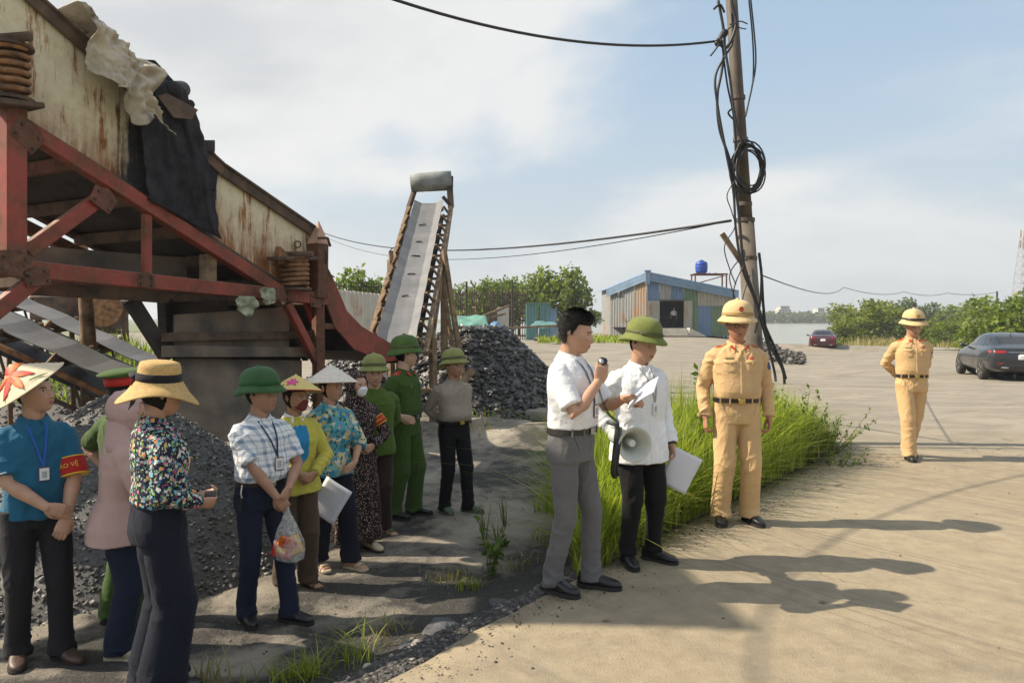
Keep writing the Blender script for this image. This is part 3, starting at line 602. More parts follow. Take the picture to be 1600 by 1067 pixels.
# black feed box and gear on top of the crusted section
mpart('feed_plate', G().prism([MP(206, 92, 0.06), MP(243, 94, 0.06), MP(285, 140, 0.06), MP(310, 190, 0.06), MP(318, 216, 0.06), MP(334, 232, 0.06), MP(342, 268, 0.06), MP(338, 300, 0.06), MP(226, 240, 0.06)], MN * 1.9), M_CRUST, 0.01)
g = G(); 
for k in range(5):
    t = k / 4; g.tube([MP(235 + 62 * t, 128 + 38 * t + 10 * math.sin(t * 6), -0.05), MP(235 + 62 * t, 128 + 38 * t + 10 * math.sin(t * 6), 0.2)], 0.05 + 0.02 * (k % 2), 10)
mpart('clamp_bolts', g, M_DARK, 0)
mpart('motor', G().tube([MP(270, 142, -0.05), MP(284, 140, 0.9)], [0.10, 0.10], 16, 'round'), M_CRUST, 0, True)
mpart('guard_flap', G().prism([MP(246, 150, -0.1), MP(262, 146, -0.12), MP(310, 172, -0.18), MP(300, 187, -0.2), MP(272, 184, -0.2)], MN * 0.025), M_RUST, 0.004)
mpart('lug', G().prism([MP(312, 219, 0.0), MP(337, 219, 0.0), MP(337, 238, 0.0), MP(312, 238, 0.0)], MN * 0.3), M_DARK, 0.01)
mpart('chain', G().tube([MP(218, 230, 0.05), MP(260, 265, 0.04), MP(300, 300, 0.05), MP(330, 322, 0.07)], 0.012, 6), M_DARK, 0)
mpart('handle_ring', G().tube([MP(465 + 5 * math.cos(t), 382 + 5 * math.sin(t), 0.03) for t in np.linspace(0, 6.3, 12)], 0.01, 6), M_RUST, 0)
# coal-black sheet hanging over the side between the cream plates
def hanging_sheet():
    nu, nv = 44, 56; Lx = [(208, 92), (216, 150), (222, 215), (226, 262), (231, 312)]; Rx = [(286, 138), (308, 182), (322, 236), (332, 300), (346, 374)]; V = []
    for j in range(nv):
        v = j / (nv - 1); lx = np.interp(v, [0, .25, .5, .75, 1], [q[0] for q in Lx]); ly = np.interp(v, [0, .25, .5, .75, 1], [q[1] for q in Lx]); rx = np.interp(v, [0, .25, .5, .75, 1], [q[0] for q in Rx]); ry = np.interp(v, [0, .25, .5, .75, 1], [q[1] for q in Rx])
        for i in range(nu):
            u = i / (nu - 1); px_, py_ = lx + (rx - lx) * u, ly + (ry - ly) * u; jit = pnoise(np.array([[u * 4, v * 4, 1.0], [u * 4, v * 11, 3.0], [u * 5, v * 1.6, 6.0]])); e = (1 - v) ** 2
            ins = -0.07 - 0.05 * jit[0] - 0.03 * max(0, 1 - abs(jit[2]) * 2.2) + 0.35 * max(0, 0.10 - v) * 6; V.append(tuple(MP(px_ + 5 * jit[1] * (v > 0.9 or u < 0.05 or u > 0.95), py_ + 6 * jit[0] * (v < 0.06), ins)))
    I, J = np.meshgrid(np.arange(nu - 1), np.arange(nv - 1)); a = (J * nu + I).ravel(); o = link('coal_black_sheet', fastmesh('coal_black_sheet', np.array(V), np.stack([a, a + 1, a + nu + 1, a + nu], 1), M_CRUST, True)); o.modifiers.new('s', 'SOLIDIFY').thickness = 0.01
    tag(o, 'coal-black rubber sheet hanging over the machine side between the cream plates', 'rubber sheet')
hanging_sheet()
# off-white plastic sheet thrown over the top edge
def plastic_sheet():
    nu, nv = 46, 60; V = []; 
    s0, s1 = sz(MP(122, 60, 0.1))[0], sz(MP(188, 120, 0.1))[0]
    for j in range(nv):
        for i in range(nu):
            u = i / (nu - 1); v = j / (nv - 1); s_ = s0 - 0.12 + (s1 - s0 + 0.30) * u + 0.10 * v; zt_ = zt(s_) + 0.12
            if v < 0.3: ins = 0.7 - 0.75 * (v / 0.3); z = zt_ + 0.06 * math.sin(v / 0.3 * 3.1)
            else: ins = -0.05; z = zt_ - (v - 0.3) * (0.62 + 0.14 * math.sin(u * 5.0) + 0.10 * math.sin(u * 13) + 0.25 * u)
            V.append((s_, z, ins))
    V = np.array(V); n1 = fbm(np.stack([V[:, 0] * 3.0, V[:, 1] * 1.6, V[:, 2] * 2], 1), 4); n2 = 1 - np.abs(pnoise(V * 5.5 + 4)) * 2
    ins = V[:, 2] - 0.12 - 0.17 * n1 - 0.11 * n2 - 0.035 * np.clip(1 - np.abs(pnoise(V * 14 + 2)) * 3, 0, 1); z = V[:, 1] + 0.06 * n1; s_ = V[:, 0] + 0.10 * pnoise(V * 3 + 9)
    P = np.array([tuple(MS(a, b_, c_)) for a, b_, c_ in zip(s_, z, ins)])
    I, J = np.meshgrid(np.arange(nu - 1), np.arange(nv - 1)); a = (J * nu + I).ravel()
    m, nt, b = newmat('grimy_plastic'); p = coords(nt, 'World'); n = noise(nt, p, 3.0, 6.0, 0.65, 0.6)
    lk(nt, ramp(nt, n, [(0.42, (0.58, 0.50, 0.40)), (0.56, (0.42, 0.36, 0.28)), (0.66, (0.06, 0.05, 0.042))]), b.inputs['Base Color']); b.inputs['Roughness'].default_value = 0.6
    setbump(nt, b, noise(nt, p, 18, 5.0, 0.6), 0.5, 0.02)
    o = link('plastic_sheet', fastmesh('plastic_sheet', P, np.stack([a, a + 1, a + nu + 1, a + nu], 1), m, True)); so = o.modifiers.new('solid', 'SOLIDIFY'); so.thickness = 0.006
    tag(o, 'crumpled grimy off-white plastic sheet draped over the machine top edge', 'plastic sheet')
plastic_sheet()
def rag(px, py, ins, w, h, label, seed):
    nu, nv = 12, 16; V = []; c = MP(px, py, ins)
    for j in range(nv):
        for i in range(nu):
            u = i / (nu - 1) - 0.5; v = j / (nv - 1); k = 1 - 0.5 * v * v; V.append((u * w * k * (0.6 + 0.8 * math.sin(2.6 * v + 0.4)), 0, -v * h))
    V = np.array(V); d = 0.05 * fbm(V * 11 + seed, 3); P = np.array(c) + V[:, :1] * np.array(MU) + V[:, 2:] * np.array([0, 0, 1.0]) + (d[:, None] - 0.07) * np.array(MN)
    I, J = np.meshgrid(np.arange(nu - 1), np.arange(nv - 1)); a = (J * nu + I).ravel()
    o = link('plastic_rag', fastmesh('plastic_rag', P, np.stack([a, a + 1, a + nu + 1, a + nu], 1), M_RAG, True)); so = o.modifiers.new('solid', 'SOLIDIFY'); so.thickness = 0.004
    tag(o, label, 'rag', 'plastic rags tied to the red beam')
M_RAG = plain('green_plastic_rag', (0.30, 0.31, 0.20), 0.6, 0.4, 12, 0.3)
rag(379, 463, -0.08, 0.24, 0.24, 'greenish plastic rag hanging lower on the red beam', 1.0); rag(412, 450, -0.1, 0.2, 0.2, 'pale plastic rag caught on the red beam near the spring', 4.0)

# ============================================================ CONVEYORS
def conveyor(name, label, a, b, width, side, drop=0.16, rail_w=0.05, mat_rail=M_RUST, idler_step=0.55, trough=0.07, legs=(), pipe=True, extend=0.12):
    "belt from a to b; side = horizontal unit vector across the belt"
    root = empty(name, (a + b) / 2 * 1.0); root.location.z = min(a.z, b.z) - 0.5; tag(root, label, 'conveyor'); inv = Matrix.Translation(-root.location)
    def part(nm, g, m, smooth=False, bevel=0.004):
        o = g.build(nm, m, root, smooth=smooth, bevel=bevel); o.matrix_parent_inverse = inv; return o
    t = (b - a).normalized(); sd = Vector(side); sd = (sd - t * sd.dot(t)).normalized(); up = sd.cross(t); up = up if up.z > 0 else -up
    n = int((b - a).length / 0.25) + 2; rings = []
    prof = [(-0.5, trough), (-0.40, trough * 0.62), (-0.26, 0.006), (0, 0), (0.26, 0.006), (0.40, trough * 0.62), (0.5, trough)]
    for i in range(n):
        p = a + (b - a) * (i / (n - 1)); sag = -0.012 * math.sin(i * 1.9); wob = 0.006 * math.sin(i * 2.7)
        top = [p + sd * (u * width + wob) + up * (h + sag) for u, h in prof]; rings.append(top + [q - up * 0.012 for q in reversed(top)])
    part('belt', G().loft(rings), M_BELT, False, 0)
    rb = [a - up * drop, b - up * drop]
    part('return_belt', G().beam(rb[0] - up * 0.1, rb[1] - up * 0.1, width, 0.012, up=up), M_BLACK, False, 0)
    for sg in (-1, 1):
        off = sd * (sg * (width / 2 + extend)) - up * 0.10
        if pipe: part('rail', G().tube([a + off, b + off], rail_w, 10), mat_rail, True, 0)
        else: part('rail', G().beam(a + off, b + off, rail_w * 2, rail_w * 2.4, up=up), mat_rail)
    L = (b - a).length; k = int(L / idler_step)
    for i in range(k):
        p = a + t * (0.15 + i * idler_step)
        part('idler', G().tube([p - sd * (width * 0.28) - up * 0.055, p + sd * (width * 0.28) - up * 0.055], 0.04, 10), M_RUST, True, 0)
        for sg in (-1, 1):
            part('wing_idler', G().tube([p + sd * sg * width * 0.30 - up * 0.05, p + sd * sg * (width * 0.53) + up * (trough - 0.045)], 0.038, 10), M_RUST, True, 0)
            part('idler_bracket', G().beam(p + sd * sg * (width * 0.5 + extend + 0.02) - up * 0.12, p + sd * sg * (width * 0.5 + 0.03) + up * (trough + 0.02), 0.05, 0.035), M_WOODR)
        part('rung', G().beam(p - sd * (width / 2 + extend) - up * 0.13, p + sd * (width / 2 + extend) - up * 0.13, 0.05, 0.05), M_WOODR)
    return root, part, t, sd, up
# tall conveyor behind the machine
a = at(617, 545, 11.2); b = at(671, 318, 16.0)
root, part, t, sd, up = conveyor('tall_conveyor', 'tall inclined conveyor with grey belt rising behind the red machine', a, b, 0.62, (1, -0.05, 0), mat_rail=M_WOODR, pipe=False, rail_w=0.04, idler_step=0.46, trough=0.09, extend=0.15)
hp = at(674, 284, 16.25)
part('head_drum', G().lathe([(0.0, -0.45), (0.19, -0.45), (0.205, -0.2), (0.205, 0.2), (0.19, 0.45), (0.0, 0.45)], 28, hp, Vector((1, 0.04, 0.10))), plain('drum_sheet', (0.20, 0.21, 0.20), 0.75, 0.3, 5, 0.3, kind='World'), True, 0)
for dx, w_ in ((-0.36, 0.09), (0.40, 0.12)):
    q = hp + Vector((dx, 0, -0.12 + 0.1 * dx)); e = b + sd * (0.46 * (1 if dx > 0 else -1)) - up * 0.10
    part('head_post', G().beam(q, e, w_, w_), M_RUST); e2 = a + (b - a) * 0.5 + sd * (0.46 * (1 if dx > 0 else -1)) - up * 0.35
    part('truss_chord', G().beam(e - up * 0.05, a + (b - a) * 0.08 + sd * (0.46 * (1 if dx > 0 else -1)) - up * 0.42, 0.07, 0.09), M_WOODR)
    for i in range(9):
        f0 = 0.12 + i * 0.095; p0 = a + (b - a) * f0 + sd * (0.46 * (1 if dx > 0 else -1)); dd = 0.42 * (1 - f0) / 0.92 + 0.06
        part('truss_web', G().beam(p0 - up * 0.12, a + (b - a) * (f0 + 0.04) + sd * (0.46 * (1 if dx > 0 else -1)) - up * dd, 0.045, 0.05), M_WOODR)
part('head_tie', G().beam(hp + Vector((-0.36, 0, -0.2)), hp + Vector((0.42, 0, -0.16)), 0.1, 0.05), M_RUST)
part('tension_bar', G().beam(hp + Vector((0.47, -0.1, 0.1)), hp + Vector((0.45, -0.1, -0.75)), 0.03, 0.04), M_BLACK)
part('scraper', G().beam(b + sd * 0.3 + up * 0.15, b + sd * 0.48 - up * 0.1, 0.06, 0.06), M_BLACK)
for i, f0 in enumerate((0.28, 0.42, 0.55, 0.66, 0.8)):
    p0 = a + (b - a) * f0; part('belt_clip', G().tube([p0 + sd * (-0.12 + 0.24 * q + 0.03 * math.sin(i * 3)) + up * (0.012 + 0.012 * math.sin(q * 3.1)) + t * (0.02 * math.sin(q * 3 + i)) for q in np.linspace(0.1, 0.6 + 0.1 * (i % 3), 6)], 0.012, 6), M_BLACK, True, 0)
part('cable_loop', G().tube([at(618 + 8 * math.cos(q), 392 + 5 * math.sin(q), 14.4) for q in np.linspace(0, 6.0, 14)], 0.013, 6), M_BLACK, True, 0)
gl = lambda p: Vector((p.x, p.y, -0.4))
for sg in (1, -1):
    p0 = a + (b - a) * 0.52 + sd * 0.5 * sg - up * 0.3; q0 = gl(p0) + Vector((0.0, 0.0, 0)); part('leg', G().beam(p0 + Vector((0, 0, 0.3)), q0, 0.10, 0.10), M_WOODR)
    p1 = p0 + Vector((0, 0, 0.45)); part('strut', G().beam(p1, gl(p0) + Vector((0.10 * sg + 0.45, -1.1, 0.15)), 0.08, 0.1), M_WOODR); part('strut', G().beam(p1 - Vector((0, 0, 0.8)), gl(p0) + Vector((0.42 * sg, -0.9, 0.2)), 0.07, 0.09), M_WOODR)
    p2 = a + (b - a) * 0.12 + sd * 0.5 * sg - up * 0.25; part('leg', G().beam(p2, gl(p2), 0.10, 0.10), M_WOODR)
part('brace', G().beam(gl(p0) + Vector((0.2, -1.0, 0.75)), gl(p0) + Vector((1.25, -1.0, 0.75)), 0.07, 0.08), M_WOODR)
part('brace', G().beam(gl(p2) + Vector((1.0, 0, 0.3)), gl(p2) + Vector((1.6, 0.6, 1.15)), 0.12, 0.08), M_WOODR)
# low conveyors at the left, seen beneath the machine
def low_conv(a, b, label, w, side):
    root, part, t, sd, up = conveyor('low_conveyor', label, a, b, w, side, mat_rail=M_RUSTO, idler_step=0.7, trough=0.03, rail_w=0.036, extend=0.16)
    for f0 in (0.15, 0.5, 0.9):
        for sg in (-1, 1):
            p = a + (b - a) * f0 + sd * sg * (w / 2 + 0.14) - up * 0.1; part('leg', G().beam(p, Vector((p.x, p.y, -0.4)), 0.06, 0.06), M_RUST)
    for sg in (-1, 1):
        o = sd * sg * (w / 2 + 0.16) - up * 0.42; part('lower_rail', G().tube([a + o, b + o], 0.03, 8), M_RUST, True, 0)
        for f0 in np.arange(0.06, 0.95, 0.16):
            p = a + (b - a) * f0 + sd * sg * (w / 2 + 0.16) - up * 0.1; q = a + (b - a) * (f0 + 0.08) + o; part('lattice', G().beam(p, q, 0.03, 0.03), M_RUST)
low_conv(at(-150, 432, 9.0), at(206, 594, 9.0), 'nearer low conveyor with grey belt and rusty pipe rails under the machine', 0.62, (0.25, 1, 0))
low_conv(at(-60, 432, 10.4), at(236, 566, 10.4), 'farther low conveyor with dusty belt behind the nearer one', 0.5, (0.25, 1, 0))
part_p = at(130, 380, 9.7)
p0 = at(124, 392, 9.7); p1 = at(138, 530, 9.7); g = G().tube([p1 + Vector((0.02, 0, -1.6)), p1, (p0 + p1) / 2 + Vector((0.02, 0, 0)), p0 + Vector((0, 0, 0.5))], [0.1, 0.095, 0.085, 0.075], 10)
tag(g.build('timber_post', M_WOODR, smooth=True), 'weathered bare tree-trunk post standing between the low conveyors', 'post')
# ============================================================ VEGETATION
def leafmat(name, c0, c1, c2, rough=0.55, trans=0.35):
    m, nt, b = newmat(name); rnd = nd(nt, 'ShaderNodeNewGeometry').outputs['Random Per Island']; p = coords(nt, 'World')
    c = ramp(nt, rnd, [(0.0, c0), (0.55, c1), (1.0, c2)]); c = mixc(nt, ramp(nt, noise(nt, p, 1.3, 3.0), [(0.35, 0.35), (0.65, 0.0)]), c, tuple(x * 0.55 for x in c0))
    lk(nt, c, b.inputs['Base Color']); b.inputs['Roughness'].default_value = rough; b.inputs['Specular IOR Level'].default_value = 0.3
    tr = nd(nt, 'ShaderNodeBsdfTranslucent', {'Color': mixc(nt, 1.0, c, (1.3, 1.5, 0.5), 'MULTIPLY')})
    mx = nd(nt, 'ShaderNodeMixShader', {0: trans, 1: b.outputs[0], 2: tr.outputs[0]})
    out = [n for n in nt.nodes if n.type == 'OUTPUT_MATERIAL'][0]; lk(nt, mx.outputs[0], out.inputs['Surface']); return m
M_LEAF = leafmat('tree_leaf', (0.085, 0.12, 0.025), (0.16, 0.21, 0.042), (0.27, 0.31, 0.075), 0.55, 0.45)
M_LEAFD = leafmat('dark_leaf', (0.05, 0.08, 0.024), (0.10, 0.135, 0.036), (0.16, 0.19, 0.05))
M_LEAFY = leafmat('yellow_green_leaf', (0.11, 0.14, 0.025), (0.20, 0.23, 0.045), (0.30, 0.31, 0.08), 0.55, 0.45)
M_GRASS = leafmat('grass_blade', (0.14, 0.19, 0.024), (0.30, 0.355, 0.05), (0.54, 0.53, 0.15), 0.5, 0.48)
M_GRASSY = leafmat('dry_grass', (0.22, 0.18, 0.075), (0.34, 0.28, 0.13), (0.45, 0.38, 0.20), 0.7, 0.3)
M_BARK = plain('bark', (0.11, 0.085, 0.06), 0.95, 0.4, 12, 0.6, 50)
def leaf_quads(P, size, seed, droop=0.25, aspect=0.55):
    r = np.random.default_rng(seed); n = len(P); d = r.normal(size=(n, 3)); d[:, 2] -= droop; d /= np.linalg.norm(d, axis=1)[:, None]
    up = r.normal(size=(n, 3)) + np.array([0, 0, 1.3]); sdv = np.cross(d, up); sdv /= np.linalg.norm(sdv, axis=1)[:, None] + 1e-9; nn = np.cross(sdv, d)
    s = (np.asarray(size) * r.uniform(0.7, 1.3, n))[:, None]
    V = np.stack([P, P + d * s * 0.5 + sdv * s * aspect * 0.5 - nn * s * 0.08, P + d * s, P + d * s * 0.5 - sdv * s * aspect * 0.5 - nn * s * 0.08], 1)
    return V.reshape(-1, 3), np.arange(4 * n).reshape(n, 4)
def crown_points(n, lobes, seed):
    r = np.random.default_rng(seed); P = []
    w = np.array([l[3] ** 2 for l in lobes]); w = w / w.sum(); idx = r.choice(len(lobes), n, p=w); L = np.array(lobes)[idx]
    d = r.normal(size=(n, 3)); d /= np.linalg.norm(d, axis=1)[:, None]; rad = r.random(n) ** 0.45
    P = L[:, :3] + d * (L[:, 3] * rad)[:, None] * np.array([1, 1, 0.85])
    k = fbm(P * (1.6 / np.mean(L[:, 3])) + seed, 3) > r.uniform(-0.75, 0.35, n); return P[k]
_tree_cache = {}
def tree_meshes(key, h, w, n, leaf, mat, seed, trunk_frac=0.25, lobes_n=11):
    if key in _tree_cache: return _tree_cache[key]
    r = np.random.default_rng(seed); lobes = []; tr = G()
    base = [(0, 0, -0.3), (0.03 * h, 0, h * 0.25), (0.0, 0.02 * h, h * 0.55), (0.02 * h, 0, h * 0.85)]; tr.tube(base, [h * 0.028, h * 0.022, h * 0.015, h * 0.005], 8)
    for i in range(lobes_n):
        a = i * 2.4 + r.uniform(-0.4, 0.4); zz = h * (trunk_frac + (0.93 - trunk_frac) * (i + 0.4) / lobes_n); rr = w * 0.5 * (1 - 0.75 * abs((zz / h - 0.5)) ** 1.2) * r.uniform(0.35, 0.8)
        c = np.array([math.cos(a) * rr, math.sin(a) * rr, zz]); lobes.append((*c, w * r.uniform(0.17, 0.27)))
        st = np.array([0, 0, max(zz * 0.62, h * 0.15)]); tr.tube([st, (st + c) / 2 + np.array([0, 0, 0.05 * h]), c], [h * 0.010, h * 0.007, h * 0.003], 5)
    P = crown_points(n, lobes, seed); V, Fc = leaf_quads(P, leaf, seed)
    _tree_cache[key] = (tr, fastmesh('crown', V, Fc, mat)); return _tree_cache[key]
_tm = {}
def tree(name, label, loc, h, w, n, leaf, mat, seed, group, key=None, rz=0, cat='tree', trunk_frac=0.25, sc=1.0):
    key = key or (name, seed); tr, cm = tree_meshes(key, h, w, n, leaf, mat, seed, trunk_frac)
    root = empty(name, loc, rz); root.scale = (sc, sc, sc); tag(root, label, cat, group)
    if key not in _tm: o = tr.build('trunk', M_BARK, root, smooth=True); _tm[key] = o.data
    else: link('trunk', _tm[key], root)
    link('crown', cm, root); return root
# row of trees left of the shed
rowt = [(718, 62, 448, 'tree with thin crown nearest the tall conveyor head, over the yard fence'), (752, 60, 440, 'broad light green tree behind the rusty pickets'), (786, 62, 436, 'tree left of the thin lamp mast in the yard'),
        (812, 63, 446, 'lower tree right behind the thin lamp mast'), (838, 60, 434, 'tree above the grey green sheet-metal panels'), (878, 58, 419, 'tallest leafy tree in the row, next to the open sky'), (898, 57, 448, 'lowest drooping tree at the right end of the row')]
for i, (px, d, top, lb) in enumerate(rowt):
    p = at(px, 497, d); p.z = 0.1; hh = (at(px, top, d).z - 0.1); kk = i % 3
    tree('tree', lb, p, 4.2, 3.6, 3000, 0.30, M_LEAF, 20 + kk, 'trees behind the coal yard', ('row', kk), i * 1.3, sc=hh / 4.1)
for i, (px, d, top, lb) in enumerate([(545, 33, 428, 'leafy tree behind the left end of the corrugated fence'), (585, 34, 440, 'leafy tree behind the right end of the corrugated fence')]):
    p = at(px, 497, d); p.z = 0.0; hh = at(px, top, d).z; tree('tree', lb, p, 4.2, 3.6, 3000, 0.3, M_LEAFY, 20, 'trees over the corrugated fence', ('row', 1), i * 2.0, sc=hh / 4.1)
# trees and bushes on the river bank at the right
bank = [(1345, 78, 470, 1.5, 'round pale green bush at the water end of the bank', M_LEAFY), (1385, 82, 476, 1.3, 'leafy bush right beside the walking officer hat', M_LEAFY), (1322, 72, 492, 1.3, 'lowest bush dipping to the water at the bank tip', M_LEAFY),
        (1410, 120, 470, 1.0, 'tall dark tree behind the walking officer', M_LEAFD), (1448, 125, 474, 1.0, 'dark tree right of the walking officer hat, far back', M_LEAFD), (1365, 135, 474, 1.0, 'far dark tree peeping over the pale bush', M_LEAFD), (1490, 110, 478, 1.2, 'mid-distance tree between the officer and the big-leaved tree', M_LEAF),
        (1520, 90, 470, 1.1, 'tree left behind the big-leaved tree by the dark car', M_LEAF), (1452, 66, 500, 1.6, 'low bush on the bank right of the walking officer', M_LEAFY), (1488, 62, 505, 1.7, 'low bush on the bank left of the dark car', M_LEAF), (1415, 75, 497, 1.7, 'low bush directly behind the walking officer', M_LEAFD)]
for i, (px, d, top, wf, lb, mt) in enumerate(bank):
    p = at(px, 497, d); p.z = -1.3 if d > 70 else -1.1; hh = at(px, top, d).z - p.z; kk = i % 2
    r_ = tree('bush' if hh < 4 else 'tree', lb, p, 4.2, 4.4, 3200, 0.34, mt, 40 + kk, 'trees and bushes on the river bank', ('bank', kk, mt.name), i * 1.9, cat='bush' if hh < 4 else 'tree', trunk_frac=0.10, sc=hh / 4.2)
    r_.scale = (hh / 4.2 * wf, hh / 4.2 * wf, hh / 4.2)
for i, (px, d, top, wf, lb) in enumerate([(1556, 44, 459, 0.95, 'big-leaved tree standing right behind the dark car'), (1605, 40, 466, 0.95, 'big-leaved tree cut by the right picture edge')]):
    p = at(px, 497, d); p.z = -1.0; hh = at(px, top, d).z - p.z; tree('tree', lb, p, 4.2, 5.0, 4200, 0.36, M_LEAF, 61, 'big-leaved trees by the dark car', ('big', 0), i * 2.2, trunk_frac=0.12, sc=hh / 4.2)
# reeds in front of the bank and behind the kerb
def blades(name, P, h, w, seed, mat, lean=0.45, segs=4, dirb=None):
    r = np.random.default_rng(seed); n = len(P); a = r.uniform(0, 6.283, n); ln = np.abs(r.normal(lean, lean * 0.6, n)); hh = np.asarray(h) * r.uniform(0.55, 1.15, n); ww = w * r.uniform(0.6, 1.3, n)
    d = np.stack([np.cos(a), np.sin(a), a * 0], 1)
    if dirb is not None: d = d + np.array(dirb); d /= np.linalg.norm(d, axis=1)[:, None] + 1e-6
    sdv = np.stack([-d[:, 1], d[:, 0], a * 0], 1); V = []
    for k in range(segs + 1):
        t = k / segs; c = P + np.array([0, 0, 1.0]) * (hh * (t - 0.36 * ln * t ** 2.2))[:, None] + d * (hh * ln * t ** 1.8)[:, None]
        wk = (ww * (1 - t ** 1.6) + 0.0006)[:, None]; V += [c - sdv * wk / 2, c + sdv * wk / 2]
    V = np.stack(V, 1); m = V.shape[1]; f = np.array([[2 * k, 2 * k + 1, 2 * k + 3, 2 * k + 2] for k in range(segs)])
    return fastmesh(name, V.reshape(-1, 3), (f[None] + m * np.arange(n)[:, None, None]).reshape(-1, 4), mat)
r = np.random.default_rng(77); n = 5000; px = r.uniform(1300, 1640, n); d = r.uniform(47, 78, n); X = (px - 800) / 1150 * d; Z = bank_z(X, d); k = Z > -1.75; P = np.stack([X[k], d[k], Z[k]], 1)
tag(link('reeds', blades('reeds', P, np.full(len(P), 0.9), 0.09, 3, M_GRASSY, 0.3, 3)), 'dry reeds and grass covering the river bank', 'reeds', kind='stuff')
# ---- the big grass patch between road and yard
def verge_pts(n, seed):
    r = np.random.default_rng(seed); y = r.uniform(3.9, 9.4, n * 3); off = r.random(n * 3) ** 0.8 * np.interp(y, [3.9, 4.6, 5.6, 7, 8.6, 9.4], [0.35, 0.75, 1.3, 2.0, 1.7, 0.3]); x = edge_x(y) - off * 1.25 - 0.03
    k = (fbm(np.stack([x * 1.4, y * 1.4, x * 0 + seed], 1), 2) > r.uniform(-0.9, 0.1, n * 3)) & (x > 0.072 * y + 0.08 + 0.08 * pnoise(np.stack([y * 3, y * 0, y * 0], 1))) & (y > 4.45 + 0.5 * r.random(n * 3)); return np.stack([x[k], y[k], yard_z(x[k], y[k])], 1)[:n]
P = verge_pts(12500, 31); hh = np.interp(P[:, 1], [3.9, 4.5, 5.2, 6.5, 8.0, 9.4], [0.30, 0.45, 0.80, 1.18, 1.25, 0.75]); edge_d = (edge_x(P[:, 1]) - P[:, 0]); hh = hh * np.interp(edge_d, [0, 0.25, 0.8], [0.34, 0.66, 1.05])
grass_o = link('tall_grass', blades('tall_grass', P, hh, 0.017, 4, M_GRASS, 0.55, 6, (0.30, -0.25, 0)), None, 'stuff'); tag(grass_o, 'patch of tall bright green grass between road and yard', 'grass')
P2 = verge_pts(6500, 37); e2 = (edge_x(P2[:, 1]) - P2[:, 0]); link('straw', blades('straw', P2, np.interp(e2, [0, 0.4, 1], [0.12, 0.3, 0.5]), 0.009, 5, M_GRASSY, 0.8, 4), grass_o, 'stuff')
# leafy weeds in the patch
def weed(name, label, loc, h, n_st, spread, leaf, mat, seed, group, cat='weed', per=16):
    r = np.random.default_rng(seed); st = G(); P = []
    for i in range(n_st):
        a = r.uniform(0, 6.28); s = r.uniform(0.2, 1) * spread; hh = h * r.uniform(0.6, 1.05); pts = [Vector((0.15 * s * math.cos(a), 0.15 * s * math.sin(a), -0.02)), Vector((0.55 * s * math.cos(a), 0.55 * s * math.sin(a), hh * 0.5)), Vector((s * math.cos(a + 0.2), s * math.sin(a + 0.2), hh))]
        st.tube(pts, [0.006, 0.005, 0.002], 5)
        for t in r.uniform(0.25, 1.0, per):
            q = pts[0].lerp(pts[1], t * 2) if t < 0.5 else pts[1].lerp(pts[2], t * 2 - 1); P.append(np.array(q) + r.normal(scale=0.012, size=3))
    root = empty(name, loc); st.build('stem', M_BARKG, root, smooth=True); V, Fc = leaf_quads(np.array(P), leaf, seed, 0.0, 0.5); link('foliage', fastmesh('foliage', V, Fc, mat), root); tag(root, label, cat, group); return root
M_BARKG = plain('green_stem', (0.14, 0.16, 0.05), 0.8, 0.3)
M_WEED = leafmat('weed_leaf', (0.07, 0.12, 0.02), (0.13, 0.19, 0.035), (0.22, 0.27, 0.06))
def yz(x, y): return float(yard_z(np.array([x]), np.array([y]))[0])
def on_yard(px, py):
    v = ray(px, py); t = -1.9 / v.z
    for _ in range(12):
        p = Vector((0, 0, CAMZ)) + v * t; z = yz(p.x, p.y); t = (z - CAMZ) / v.z
    p = Vector((0, 0, CAMZ)) + v * t; p.z = z; return p
for (x, y, h, ns, sp, lf, lb, sd_) in [(3.35, 8.35, 0.85, 16, 0.55, 0.055, 'leafy weed bush at the road end of the grass patch', 1), (3.75, 8.75, 0.6, 14, 0.6, 0.05, 'low spreading weed at the far right tip of the grass patch', 2), (2.95, 8.7, 0.95, 12, 0.4, 0.055, 'leafy weed under the hanging cables by the pole', 3),
        (1.86, 7.1, 1.5, 5, 0.22, 0.085, 'tall leafy shoot rising beside the front officer hat', 4), (1.65, 7.3, 1.25, 4, 0.2, 0.075, 'tall leafy shoot left of the front officer', 5), (2.05, 7.6, 1.1, 6, 0.3, 0.07, 'leafy shoot mostly hidden behind the front officer', 6), (3.55, 8.15, 0.45, 12, 0.4, 0.045, 'small weed spilling onto the concrete at the verge', 7)]:
    weed('leafy_weed', lb, (x, y, yz(x, y)), h, ns, sp, lf, M_WEED, 90 + sd_, 'leafy weeds in the grass patch', per=22)
p = on_yard(765, 898); weed('leafy_weed', 'small leafy weed alone in the dirt strip beside the rubble', p, 0.42, 6, 0.16, 0.085, M_WEED, 110, 'weeds in the yard dirt', per=10)
for (px, py, h, ns, sp, lb) in [(757, 842, 0.34, 7, 0.12, 'wispy dry weed in the yard dirt below the grey-shirted man'), (790, 822, 0.30, 6, 0.12, 'wispy dry weed right of its neighbour in the yard dirt'), (778, 850, 0.2, 6, 0.1, 'smallest wispy weed in the yard dirt')]:
    weed('dry_weed', lb, on_yard(px, py), h, ns, sp, 0.018, M_GRASSY, px, 'weeds in the yard dirt', per=14)
